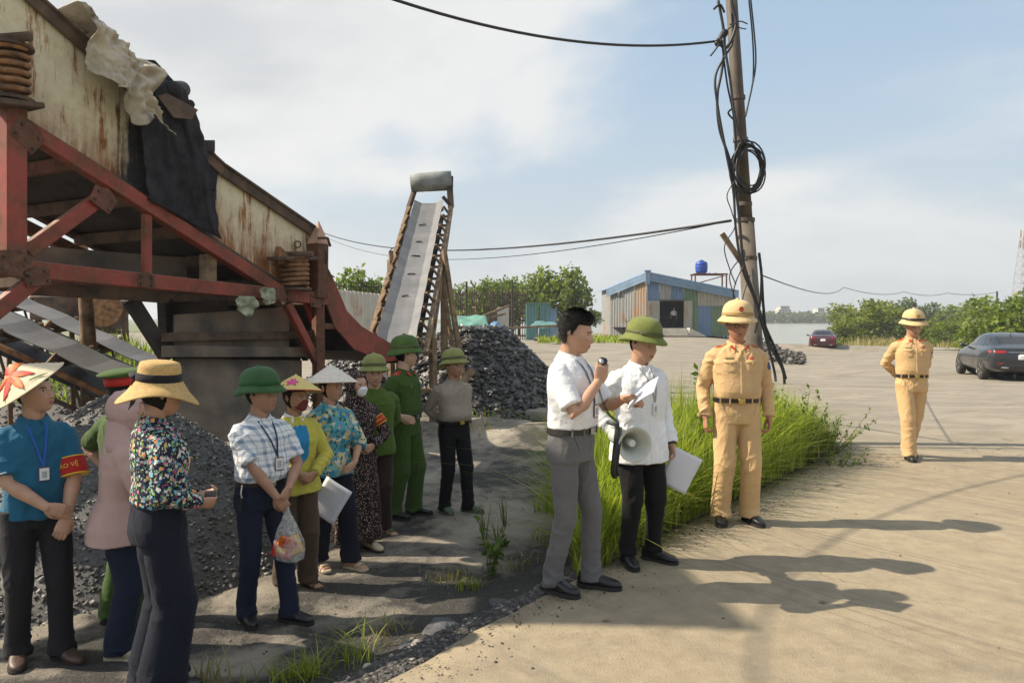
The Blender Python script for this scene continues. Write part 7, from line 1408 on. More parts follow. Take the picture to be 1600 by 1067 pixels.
# ------------------------------------------------------------ traffic officers in tan
p14, c14 = person('person', 'officer in tan uniform and glasses standing at attention before the grass', 1152, 5.80, 0.0, 1.675, -2, dict(shirt=F_KHAKI, trousers=F_KHAKI, sleeve='long', shoes=M_SHOE, arms={'L': ARM_DOWN(1, -0.03, 0.015), 'R': ARM_DOWN(-1, -0.03, 0.015)}, feet={'L': (0.115, 0, 16), 'R': (-0.115, 0, -10)}, belly=0.024, leg='full', skin=SK4, buttons=M_BRASS, bucklem=M_BRASS, head=(-3, -2, 0), bulk=1.04))
pith_helmet(c14, M_HELMK, fabric('tan_band', (0.36, 0.23, 0.09)), 2, M_FLAG); officer_kit(c14)
for sg in (-1, 1):
    q = c14['Hm']; gl_ = G().tube([q @ Vector((sg * 0.033 + 0.022 * math.cos(t), -0.103, 0.001 + 0.0145 * math.sin(t))) for t in np.linspace(0, 6.2832, 20)], 0.0018, 6).build('glasses_rim', M_SHOE, p14, smooth=True); G().tube([q @ Vector((sg * 0.055, -0.100, 0.004)), q @ Vector((sg * 0.078, -0.05, 0.004)), q @ Vector((sg * 0.080, 0.01, 0.004))], 0.0016, 6).build('temple_arm', M_SHOE, gl_)
G().tube([q @ Vector((-0.011, -0.104, 0.002)), q @ Vector((0.011, -0.104, 0.002))], 0.0018, 6).build('glasses_bridge', M_SHOE, p14)
p15, c15 = person('person', 'officer in tan uniform walking on the forecourt with hands behind back', 1426, 8.45, 0.0, 1.64, -6, dict(shirt=F_KHAKI, trousers=F_KHAKI, sleeve='long', shoes=M_SHOE, arms=HELDARM_BACK, feet={'L': (0.045, 0.16, 4, 0.01), 'R': (-0.05, -0.10, -6)}, belly=0.018, leg='full', skin=SK1, buttons=M_BRASS, bucklem=M_BRASS, head=(-2, -8, 0), kneepole=Vector((0, -1, 0))))
pith_helmet(c15, M_HELMK, M_BELTL, 3, M_BRASS); officer_kit(c15)
# ------------------------------------------------------------ the row of onlookers, nearest first
p1, c1 = person('person', 'man in teal blue polo and conical hat with painted red flower', 50, 4.17, gz(50, 4.17), 1.64, 42, dict(shirt=F_POLO, trousers=F_CHAR, sleeve='short', tuck=False, hem=0.86, loose=0.016, flare=0.006, shoes=M_BROWNSH, placket=False, head=(42, 9, 0), skin=SK1, belly=0.025, bulk=0.90, lace=False,
    arms={'R': ((0.015, -0.235, 0.945), (-1, 0.5, -0.15), (0.85, -0.15, -0.35), (0, 1, 0), 0.6), 'L': ((0.115, -0.215, 0.87), (1, 0.45, 0), (-0.35, -0.1, -0.9), (0.1, 1, 0), 0.4)}, feet={'L': (0.10, -0.10, 20), 'R': (-0.10, 0.03, -8)}))
o, petal = cone_hat(c1, M_PALM, 20, -24, 0.205, 0.15, 0.045, 0.02)
A0 = math.pi * 1.04
for k, (a1, f1, w_) in enumerate([(A0 - 1.05, 0.72, 0.10), (A0 - 0.35, 0.93, 0.11), (A0 + 0.35, 0.90, 0.11), (A0 + 0.95, 0.72, 0.10), (A0 + 2.2, 0.30, 0.10), (A0 - 2.1, 0.25, 0.10)]): petal(A0, 0.35, a1, f1, w_, M_REDP if k % 2 else M_ORP)
for k in range(4): petal(A0, 0.38, A0 - 0.8 + k * 0.5, 0.62, 0.045, M_ORP if k % 2 else M_REDP, 'inner_petal')
petal(A0, 0.32, A0 + 0.02, 0.40, 0.04, M_STEMP, 'flower_centre'); petal(A0 - 0.7, 0.75, A0 - 1.15, 0.96, 0.018, M_STEMP, 'stem'); petal(A0 + 0.6, 0.8, A0 + 1.1, 0.95, 0.018, M_STEMP, 'stem')
lanyard(c1, M_BLUEL, BADGE, 0.02, 1.12); c1['bandfront'] = (-0.65, -0.75, 0); armband(c1, 'L', 0.62, 0.98, 0.080, 0.25)
for sg, sd_ in ((1, 'L'), (-1, 'R')):
    S_, E_ = c1['J'][sd_][:2]; G().tube([S_.lerp(E_, 0.79), S_.lerp(E_, 0.815)], 0.0715, 20).build('cuff_stripe', M_CARD, p1)
p2, c2 = person('person', 'officer in dark green uniform and peaked cap, hand on hip, mostly hidden', 190, 4.75, gz(190, 4.75), 1.62, 150, dict(shirt=F_GREEN, trousers=F_GREEN, sleeve='short', shoes=M_SHOE, arms={'L': ((0.225, -0.04, 0.99), (1, 0.15, 0.1), (-0.5, -0.8, -0.3), (-0.6, 0.5, 0), 0.4), 'R': ARM_DOWN(-1)}, feet={'L': (0.10, 0.02, 10), 'R': (-0.1, 0, -10)}, skin=SK2, head=(0, 0, 0), leg='full'))
g = G().lathe([(0.0, 0.065), (0.10, 0.07), (0.140, 0.088), (0.142, 0.094), (0.10, 0.112), (0.0, 0.118)], 30, ell=(1, 1.08)); hat_xf(c2, g, 6, 0, 0.03, 0.0); cap = g.build('peaked_cap', F_GREEN, p2, smooth=True); g = G().lathe([(0.084, 0.02), (0.098, 0.02), (0.101, 0.072), (0.084, 0.072)], 30, ell=(1, 1.18)); hat_xf(c2, g, 6, 0, 0.03, 0.0); g.build('red_band', plain('cap_red', (0.50, 0.02, 0.018), 0.6), cap, smooth=True)
g = G().loft([[(0.08 * math.cos(a) * k, -0.105 - 0.06 * k * math.sin(a) + 0.03, 0.02 - 0.02 * k * math.sin(a) + dz) for a in np.linspace(0.0, 3.14, 12)] for k, dz in ((0.8, 0), (1.05, 0), (1.05, 0.004), (0.8, 0.004))], cap=False, closed=False); hat_xf(c2, g, 6, 0, 0.03, 0.0); g.build('visor', M_SHOE, cap, smooth=True)
p3, c3 = person('person', 'woman in dusty pink hooded jacket seen from behind, beside the straw hat', 180, 4.28, gz(180, 4.28), 1.52, 118, dict(fem=1, shirt=F_PINK, trousers=F_NAVY2, sleeve='long', tuck=False, hem=0.76, flare=0.035, loose=0.028, sleevew=1.1, shoes=M_CREAMSH, solem=M_CREAMSH, lace=False, arms={'L': ((0.06, -0.24, 0.95), (1, 0.4, 0), (-0.8, -0.2, -0.4), (0, 1, 0), 0.5), 'R': ((-0.06, -0.25, 0.97), (-1, 0.4, 0), (0.8, -0.2, -0.4), (0, 1, 0), 0.5)}, feet={'L': (0.09, -0.02, 10), 'R': (-0.09, 0.0, -25)}, collar=False, placket=False, lean=(0, -0.035), leg='full', swr=0.006, head=(-4, -10, 0), noface=False, hairstyle='none', shirtname='jacket'))
hood(c3, F_PINK, 1.24)
p4, c4 = person('person', 'woman in navy floral blouse, straw sun hat and wide navy trousers', 243, 3.78, gz(243, 3.78), 1.65, 128, dict(fem=1, shirt=F_FLORAL, trousers=F_NAVY, sleeve='long', sleevew=1.08, loose=0.018, leg='wide', hemz=0.012, shoes=M_SHOE, placket=False, belt=False, bulk=1.04, swr=0.010, twr=0.011, hairstyle='long', head=(6, -6, 0), arms={'L': ((0.06, -0.20, 0.98), (1, 0.5, -0.3), (-0.3, -0.8, 0.1), (-0.3, 0.5, 0.6), 0.5), 'R': ((-0.16, -0.165, 1.0), (-0.7, 0.9, -0.4), (0.35, -0.85, -0.25), (0.6, 0.3, 0.4), 0.55)}, feet={'L': (0.10, 0.0, 8), 'R': (-0.10, 0.0, -8)}, waist=1.03))
n = 44; t_ = np.linspace(0, 2 * math.pi, n, endpoint=False)
def hr(r_, z, wav=0.0, e=1.1): return np.stack([np.cos(t_) * r_, np.sin(t_) * r_ * e, z + wav * np.cos(2 * t_ + 0.6) - wav * 0.6], 1)
g = G().loft([hr(0.004, 0.112), hr(0.075, 0.108), hr(0.086, 0.02), hr(0.14, -0.016, 0.018, 1.04), hr(0.188, -0.042, 0.036, 1.02), hr(0.191, -0.038, 0.036, 1.02), hr(0.188, -0.033, 0.036, 1.02), hr(0.140, -0.008, 0.018, 1.04), hr(0.100, 0.022), hr(0.095, 0.045), hr(0.091, 0.09), hr(0.084, 0.112), hr(0.060, 0.120), hr(0.004, 0.122)]); hat_xf(c4, g, 4, -6, 0.045, 0.012); hat = g.build('straw_hat', M_STRAW, p4, smooth=True)
g = G().loft([hr(0.100, 0.022), hr(0.102, 0.026), hr(0.098, 0.060), hr(0.093, 0.062)], cap=False); hat_xf(c4, g, 4, -6, 0.045, 0.012); g.build('ribbon', M_RIBBON, hat, smooth=True)
for k, (dx, ang) in enumerate(((-0.02, -0.35), (0.025, 0.15))):
    g = G().loft([[(dx + 0.028 * a_ + ang * 0.10 * q, 0.105 + 0.02 * q + 0.006 * math.sin(6 * q + k), 0.045 - 0.155 * q + 0.004 * a_) for a_ in (-1, 0, 1)] for q in np.linspace(0, 1, 8)], cap=False, closed=False); hat_xf(c4, g, 4, -6, 0.045, 0.012); M_ = Matrix.Translation(c4['Hm'].translation) @ Matrix.Rotation(R(-30), 4, 'Z') @ Matrix.Translation(-c4['Hm'].translation); g.xf(M_); q_ = g.build('ribbon_tail', M_RIBBON, hat, smooth=True); q_.modifiers.new('s', 'SOLIDIFY').thickness = 0.003
g = G().tube([(-0.04, 0.112, 0.045), (0, 0.118, 0.05), (0.04, 0.112, 0.045)], [0.012, 0.024, 0.012], 10, 'round', 0.6); hat_xf(c4, g, 4, -6, 0.045, 0.012); g.xf(M_); g.build('bow', M_RIBBON, hat, smooth=True)
p5, c5 = person('person', 'man in blue plaid shirt and green helmet holding a plastic bag', 405, 4.76, gz(405, 4.76), 1.575, 46, dict(shirt=F_PLAID, trousers=F_NAVY2, sleeve='short', shoes=M_SHOE, head=(30, 4, 0), skin=SK2, belly=0.03, legw=0.97, loose=0.018, lace=False, arms={'R': ((-0.005, -0.255, 0.885), (-1, 0.55, -0.1), (0.55, -0.25, -0.75), (0.3, 1, 0), 0.85), 'L': ((0.075, -0.245, 0.955), (1, 0.5, -0.1), (-0.6, -0.25, -0.7), (-0.2, 1, 0), 0.6)}, feet={'L': (0.12, -0.17, 24), 'R': (-0.09, 0.05, -10)}, bucklem=M_STEEL))
pith_helmet(c5, M_HELMG, fabric('green_band', (0.02, 0.09, 0.018)), 0); lanyard(c5, M_NAVYL, BADGE, 0.045, 1.115, 0.032, 0.046)
G().tube([(-0.165, -0.06, 0.985), (-0.18, -0.07, 0.93), (-0.175, -0.075, 0.90)], 0.006, 6).build('key_clip', M_STEEL, p5); G().box((-0.185, -0.08, 0.865), (0.018, 0.012, 0.06)).build('key_fob', M_SHOE, p5, bevel=0.004)
p6, c6 = person('person', 'woman in yellow jacket and yellow striped conical hat with pink flower', 458, 5.38, gz(458, 5.38), 1.50, 40, dict(fem=1, shirt=F_YELLOW, trousers=F_BROWN, sleeve='long', sleevew=1.12, tuck=False, hem=0.80, loose=0.026, flare=0.018, bare=1, sandals=M_BROWNSH, head=(28, 0, 0), skin=SK2, arms=CLASP(0.97, -0.215), feet={'L': (0.09, -0.05, 12), 'R': (-0.09, 0.04, -5)}, placket=False, collarm=F_WHITE, leg='full', hairstyle='long', shirtname='jacket'))
patch(c6['sb'], (0.0, -0.6, 1.19), FD, UX, UZ, 0.070, 0.17, 0.0035, 'point', 9, 16).build('blue_shirt_front', F_BLUE, p6, smooth=True); patch(c6['hb'], c6['Hm'] @ Vector((0, -0.3, -0.055)), c6['Hm'].to_3x3() @ Vector(FD), c6['Hm'].to_3x3() @ Vector(UX), c6['Hm'].to_3x3() @ Vector(UZ), 0.062, 0.050, 0.010, 'disc', 11, 9).build('face_mask', M_MASK, p6, smooth=True)
o, petal = cone_hat(c6, M_YHAT, 4, 8, 0.215, 0.135, 0.05, 0.0, M_FLAG); A0 = math.radians(245 - 68 + 30)
for k in range(6): petal(A0, 0.55, A0 + 0.42 * math.cos(k * 1.05), 0.55 + 0.26 * math.sin(k * 1.05) + 0.02, 0.075, M_PINKP)
petal(A0 + 0.1, 0.5, A0 + 0.12, 0.58, 0.03, M_YEL, 'flower_centre'); petal(A0 - 0.35, 0.72, A0 - 0.5, 0.9, 0.04, M_STEMP, 'leaf_print')
p7, c7 = person('person', 'woman in tropical print blouse and white conical hat with red armband', 515, 5.80, gz(515, 5.80), 1.53, 44, dict(fem=1, shirt=F_TROPIC, trousers=F_NAVY, sleeve='half', sleevew=1.14, tuck=False, hem=0.82, loose=0.022, flare=0.012, bare=1, sandals=M_CREAMSH, head=(20, 2, 0), skin=SK1, arms={'R': ((-0.215, -0.13, 0.86), (-0.4, 0.9, 0), (0.1, -0.35, -0.95), (1, 0.1, 0), 0.7), 'L': ((0.10, -0.22, 0.93), (1, 0.4, 0), (-0.8, -0.2, -0.4), (0, 1, 0), 0.5)}, feet={'L': (0.10, -0.16, 18), 'R': (-0.09, 0.04, -4)}, leg='full', hairstyle='long', hemz=0.075))
cone_hat(c7, M_WHITEH, 2, 4, 0.225, 0.155, 0.04, 0.0); c7['bandfront'] = (-0.60, -0.80, 0); armband(c7, 'R', 0.42, 0.80, 0.076, 0.15)
p8, c8 = person('person', 'woman in long dark dotted hooded dress behind the tropical blouse', 556, 6.26, gz(556, 6.26), 1.50, 36, dict(fem=1, shirt=F_DOTS, trousers=F_DOTS, sleeve='long', sleevew=1.12, tuck=False, hem=0.86, loose=0.022, collar=False, placket=False, belt=False, skirt=[(1.02, 0.155, 0.115), (0.9, 0.19, 0.145), (0.6, 0.215, 0.17), (0.3, 0.235, 0.19), (0.10, 0.25, 0.205)], shoes=M_CREAMSH, lace=False, arms=CLASP(1.02, -0.205), feet={'L': (0.09, -0.10, 12), 'R': (-0.09, 0.0, -5)}, hairstyle='none', head=(15, 0, 0), skin=SK1))
hood(c8, F_DOTS, 1.22); o_ = patch(c8['hb'], c8['Hm'] @ Vector((0, -0.3, -0.05)), c8['Hm'].to_3x3() @ Vector(FD), c8['Hm'].to_3x3() @ Vector(UX), c8['Hm'].to_3x3() @ Vector(UZ), 0.060, 0.05, 0.010, 'disc', 11, 9).build('face_mask', F_WHITE, p8, smooth=True)
c8['bandfront'] = (0.2, -1, 0); armband(c8, 'L', 0.35, 0.62, 0.074, 0.0)
p9, c9 = person('person', 'older man in untucked olive green shirt and pale olive helmet', 584, 6.80, gz(584, 6.80), 1.585, 14, dict(shirt=F_GREEN2, trousers=F_MAROON, sleeve='long', tuck=False, hem=0.79, loose=0.022, bare=1, sandals=M_GREENSH, arms=HELDARM_BACK, feet={'L': (0.10, -0.06, 30), 'R': (-0.10, 0, -10)}, head=(6, 2, 0), skin=SK1, belly=0.025, hair=M_HAIRG, buttons=M_BANDO, bulk=1.02))
pith_helmet(c9, M_HELMY, M_BANDO, 5); pockets(c9, F_GREEN2, btn=M_BANDO)
p10, c10 = person('person', 'officer in dark green uniform, hand on hip, looking away', 632, 7.30, gz(632, 7.30), 1.72, 66, dict(shirt=F_GREEN, trousers=F_GREEN, sleeve='short', shoes=M_SHOE, arms={'R': ((-0.195, -0.085, 1.0), (-0.75, 0.75, -0.1), (0.35, -0.9, -0.3), (0.6, 0.5, 0), 0.35), 'L': ARM_DOWN(1)}, feet={'L': (0.10, -0.05, 12), 'R': (-0.09, 0.06, -6)}, head=(48, 0, 0), skin=SK3, leg='full', belly=0.02, hair=M_HAIR))
pith_helmet(c10, M_HELMG if False else fabric('leaf_green_helmet', (0.07, 0.125, 0.028), var=0.25), M_BANDO, 3); epaulettes(c10, M_FLAG, M_YEL); pockets(c10, F_GREEN, btn=M_BRASS)
G().tube([(-0.165, 0.03, 0.97), (-0.178, 0.02, 0.88), (-0.172, 0.02, 0.80)], 0.005, 6).build('key_chain', M_STEEL, p10); G().box((-0.18, 0.05, 0.90), (0.03, 0.05, 0.09)).build('pouch', M_SHOE, p10, bevel=0.006)
for sg in (-1, 1): G().beam(Vector((c10['ox'] + sg * 0.045, c10['oy'] - 0.093, 1.383)), Vector((c10['ox'] + sg * 0.075, c10['oy'] - 0.07, 1.412)), 0.02, 0.008, up=(0, -1, 0.4)).build('collar_tab', M_FLAG, p10)
p11, c11 = person('person', 'man in taupe shirt and olive helmet with hands behind his back', 709, 7.48, gz(709, 7.48), 1.585, 34, dict(shirt=F_TAUPE, trousers=F_BLACK, sleeve='long', shoes=M_GREENSH, solem=M_GREENSH, arms=HELDARM_BACK, feet={'L': (0.11, -0.12, 30), 'R': (-0.10, 0.02, -6)}, head=(10, 4, 0), skin=SK2, belly=0.045, hair=M_HAIRG, loose=0.018, buttons=M_CARD, lace=False, bucklem=M_BRASS))
pith_helmet(c11, M_HELMY, M_BANDO, 6)
p16, c16 = person('person', 'small figure in white shirt standing in the dark shed doorway', 1053, 59.2, szz(512), 1.62, 10, dict(shirt=F_WHITE, trousers=F_CHAR, sleeve='short', shoes=M_SHOE, arms={'L': ARM_DOWN(1), 'R': ARM_DOWN(-1)}, feet=FEET, voxel=2.2, noface=True, placket=False))

# ============================================================ THINGS THEY HOLD
def hand_pt(c, side, fwd=0.07, n=0.02):
    S, E, W, hd, pn, cu = c['J'][side]; hd = hd.normalized(); pn = (pn - hd * pn.dot(hd)).normalized(); return wpos(c['root'], W + hd * fwd + pn * n)
def paper_mat():
    m, nt, b = newmat('printed_paper'); v = coords(nt); sx_ = nd(nt, 'ShaderNodeSeparateXYZ', {0: v}); line = mth(nt, 'LESS_THAN', mth(nt, 'FRACT', mth(nt, 'MULTIPLY', sx_.outputs['Y'], 95.0)), 0.38); brk = mth(nt, 'GREATER_THAN', noise(nt, nd(nt, 'ShaderNodeMapping', {'Vector': v, 'Scale': (260, 95, 1)}).outputs[0], 1.0, 1.0), 0.44)
    inx = mth(nt, 'LESS_THAN', mth(nt, 'ABSOLUTE', sx_.outputs['X']), 0.085); iny = mth(nt, 'LESS_THAN', mth(nt, 'ABSOLUTE', sx_.outputs['Y']), 0.125); f = mth(nt, 'MULTIPLY', mth(nt, 'MULTIPLY', line, brk), mth(nt, 'MULTIPLY', inx, iny))
    lk(nt, mixc(nt, mth(nt, 'MULTIPLY', f, 0.55), (0.72, 0.73, 0.78), (0.22, 0.22, 0.26)), b.inputs['Base Color']); b.inputs['Roughness'].default_value = 0.6; return m
M_PAPER = paper_mat()
def sheetpaper(label, loc, x, y, curl=0.012, w=0.21, h=0.297, n=1, name='paper_sheet'):
    "x, y world axes of the sheet"
    X = Vector(x).normalized(); Y = Vector(y); Y = (Y - X * Y.dot(X)).normalized(); Z = X.cross(Y); nu, nv = 9, 11; root = None
    for k in range(n):
        V = [((i / (nu - 1) - 0.5) * w, (j / (nv - 1) - 0.5) * h, curl * math.sin(i / (nu - 1) * 3.14 + 0.4 * j / nv) - 0.004 * k) for j in range(nv) for i in range(nu)]; I, J_ = np.meshgrid(np.arange(nu - 1), np.arange(nv - 1)); a = (J_ * nu + I).ravel()
        o = link(name if k == 0 else 'under_sheet', fastmesh(name, np.array(V), np.stack([a, a + 1, a + nu + 1, a + nu], 1), M_PAPER, True), root); s_ = o.modifiers.new('s', 'SOLIDIFY'); s_.thickness = 0.0012
        if k == 0: root = o; o.matrix_world = Matrix.Translation(loc) @ Matrix((X, Y, Z)).transposed().to_4x4(); tag(o, label, 'paper')
        else: o.rotation_euler.z = 0.03 * k
    return root
# sheet being read
h_ = hand_pt(c12, 'L', 0.085, 0.015); sheetpaper('white sheet of paper read out by the man with the microphone', h_ + Vector((0.035, -0.03, 0.045)), (0.58, -0.62, 0.52), (0.25, 0.85, 0.45), 0.006, 0.21, 0.15, 2)
h_ = hand_pt(c13, 'L', 0.075, 0.01); sheetpaper('printed papers hanging from the helmeted speaker left hand', h_ + Vector((0.055, -0.025, -0.105)), (0.83, -0.18, -0.42), (0.42, -0.1, 0.85), 0.012, 0.19, 0.26, 2)
h_ = hand_pt(c7, 'R', 0.085, 0.01); sheetpaper('printed sheet in clear sleeve held by the tropical blouse woman', h_ + Vector((0.085, -0.03, -0.115)), (0.80, -0.10, -0.52), (0.52, -0.12, 0.80), 0.006, 0.225, 0.30, 2)
# microphone with coiled cord to the megaphone
mh = hand_pt(c12, 'R', 0.075, 0.025); mic = empty('microphone', mh); tag(mic, 'black hand microphone at the speaker mouth with coiled cord', 'microphone'); ax = Vector((0.28, -0.06, 0.96)).normalized()
G().lathe([(0.0, -0.055), (0.018, -0.052), (0.024, -0.01), (0.027, 0.03), (0.026, 0.055), (0.016, 0.066), (0.0, 0.068)], 16, (0, 0, 0), ax, (1.0, 0.75)).build('mic_body', M_BLACK, mic, smooth=True); G().lathe([(0.0, 0.0), (0.016, 0.0), (0.015, 0.006), (0, 0.008)], 14, ax * 0.045 + Vector((-0.012, -0.02, 0)), (-0.4, -0.9, 0)).build('grille', M_STEEL, mic, smooth=True)
mg_c = at(991, 694, 4.46); aim = Vector((0.26, -0.95, -0.05)).normalized()
meg = empty('megaphone', mg_c); tag(meg, 'pale grey megaphone with white centre held by the helmeted speaker', 'megaphone'); M_MEG = plain('megaphone_plastic', (0.50, 0.52, 0.47), 0.4, 0.08, 6, 0.05); M_MEGI = plain('megaphone_inner', (0.42, 0.43, 0.38), 0.45, 0.08, 6, 0.05)
G().lathe([(0.034, -0.21), (0.040, -0.17), (0.050, -0.11), (0.068, -0.05), (0.094, -0.006), (0.108, 0.004), (0.110, 0.010), (0.105, 0.012), (0.090, 0.0), (0.064, -0.044), (0.045, -0.105), (0.036, -0.16)], 40, (0, 0, 0), aim).build('horn', M_MEG, meg, smooth=True)
G().lathe([(0.0, -0.16), (0.020, -0.16), (0.023, -0.03), (0.021, -0.022), (0.0, -0.020)], 20, (0, 0, 0), aim).build('inner_horn', plain('white_plastic', (0.68, 0.68, 0.66), 0.4, 0.05, 6, 0), meg, smooth=True)
G().lathe([(0.0, -0.30), (0.050, -0.295), (0.056, -0.27), (0.056, -0.20), (0.046, -0.185), (0.0, -0.185)], 24, (0, 0, 0), aim).build('amplifier', M_MEG, meg, smooth=True)
hb_ = aim * -0.16; G().tube([hb_ + Vector((-0.02, 0.02, 0.03)), hb_ + Vector((-0.045, 0.02, 0.085)), hb_ + Vector((-0.085, 0.10, 0.09))], 0.012, 8, 'round').build('handle', M_BLACK, meg, smooth=True)
stp = smoothpath([hb_ + Vector((-0.04, 0, 0.06)), Vector((-0.115, -0.03, 0.02)), Vector((-0.13, -0.06, -0.08)), Vector((-0.135, -0.05, -0.16)), Vector((-0.12, -0.03, -0.20))]); G().tube(stp, [(0.016, 0.005)] * len(stp), 8).build('strap', M_BLACK, meg, smooth=True); stp = [p + Vector((0.022, 0.015, 0.01)) for p in stp]; G().tube(stp, [(0.012, 0.004)] * len(stp), 8).build('strap', M_BLACK, meg, smooth=True)
a_ = mh - ax * 0.05; b_ = mg_c + Vector((-0.10, -0.03, 0.06)); path = smoothpath([a_, a_ + Vector((0.01, -0.03, -0.10)), (a_ + b_) / 2 + Vector((-0.01, -0.06, -0.03)), b_ + Vector((-0.01, -0.03, 0.08)), b_], 60); pts = []
for i, p in enumerate(path):
    q = path[min(i + 1, len(path) - 1)]; tt = (q - path[max(i - 1, 0)]).normalized(); e1 = tt.cross(Vector((0, 1, 0))).normalized(); e2 = tt.cross(e1); r_ = 0.0058 if 25 < i < len(path) - 6 else 0.001; pts.append(p + (e1 * math.cos(i * 1.25) + e2 * math.sin(i * 1.25)) * r_)
cord = G().tube(pts, 0.0021, 5).build('coiled_cord', M_BLACK, mic, smooth=True); cord.matrix_parent_inverse = Matrix.Translation(-mh)
# shopping bag of the plaid-shirted man
hp_ = hand_pt(c5, 'R', 0.09, 0.02); bag = empty('plastic_bag', hp_); tag(bag, 'clear plastic bag of red and yellow packets in the plaid-shirted man hands', 'plastic bag')
def bagmesh():
    rings = []
    for z, rx, ry in ((0.02, 0.012, 0.010), (-0.03, 0.018, 0.014), (-0.09, 0.045, 0.030), (-0.15, 0.075, 0.045), (-0.22, 0.098, 0.055), (-0.29, 0.100, 0.058), (-0.335, 0.085, 0.05), (-0.35, 0.05, 0.03)): rings.append(sell((0.01 + 0.05 * (-z), 0, z), rx, ry, 26, 2.0))
    g = G().loft(rings); V = g.V(); n = fbm(V * 18, 3); an = np.arctan2(V[:, 1], V[:, 0]); k = sstep(0.0, -0.1, V[:, 2]); V = V + np.stack([np.cos(an), np.sin(an), an * 0], 1) * (0.012 * n * k)[:, None]; g.v = [V]; return g
m, nt, b = newmat('clear_plastic'); b.inputs['Base Color'].default_value = (0.9, 0.9, 0.88, 1); b.inputs['Roughness'].default_value = 0.25; tr = nd(nt, 'ShaderNodeBsdfTransparent', {'Color': (0.95, 0.95, 0.95, 1)}); mx = nd(nt, 'ShaderNodeMixShader', {0: ramp(nt, noise(nt, coords(nt), 30, 4.0), [(0.35, 0.12), (0.7, 0.42)]), 1: tr.outputs[0], 2: b.outputs[0]}); lk(nt, mx.outputs[0], [n for n in nt.nodes if n.type == 'OUTPUT_MATERIAL'][0].inputs['Surface']); M_CLEAR = m
bagmesh().build('bag_film', M_CLEAR, bag, smooth=True)
for i, (x_, y_, z_, m_, w_, h__, rz_) in enumerate([(-0.02, -0.012, -0.27, plain('red_packet', (0.50, 0.02, 0.015), 0.35, 0.15, 30, 0), 0.12, 0.11, 0.25), (0.045, 0.012, -0.25, plain('yellow_packet', (0.62, 0.36, 0.02), 0.35, 0.2, 30, 0), 0.10, 0.12, -0.3), (0.01, -0.03, -0.215, plain('orange_packet', (0.60, 0.14, 0.015), 0.35, 0.2, 30, 0), 0.09, 0.07, 0.5)]):
    M_ = Matrix.Translation((x_, y_, z_)) @ Matrix.Rotation(rz_, 4, 'Y') @ Matrix.Rotation(0.3 * i, 4, 'Z'); g = G().loft([[(sx_ * w_ / 2 * k, sy_ * th, z2 * h__ / 2) for sx_, sy_ in ((-1, -1), (1, -1), (1, 1), (-1, 1))] for z2, k, th in ((-1, 0.9, 0.002), (-0.8, 1, 0.014), (0.8, 1, 0.014), (1, 0.9, 0.002))]).xf(M_); pk = g.build('packet', m_, bag, bevel=0.004); G().box((0, -0.0155, 0.0), (w_ * 0.5, 0.002, h__ * 0.3)).xf(M_).build('packet_label', M_YEL if i == 0 else M_FLAG, pk)
M_GREYC = plain('grey_phone_case', (0.12, 0.12, 0.13), 0.35, 0.1, 20, 0)
# phone held by the floral blouse woman
h_ = hand_pt(c4, 'R', 0.075, 0.022); ph = empty('phone', h_); tag(ph, 'phone in the straw-hatted woman hand', 'phone'); M_ = Matrix.Rotation(R(40), 4, 'Z') @ Matrix.Rotation(R(28), 4, 'X') ; G().box((0, 0, 0), (0.062, 0.009, 0.125)).xf(M_).build('case', M_GREYC, ph, bevel=0.004); G().box((0, 0.006, 0), (0.056, 0.002, 0.118)).xf(M_).build('screen', M_BLACK, ph)

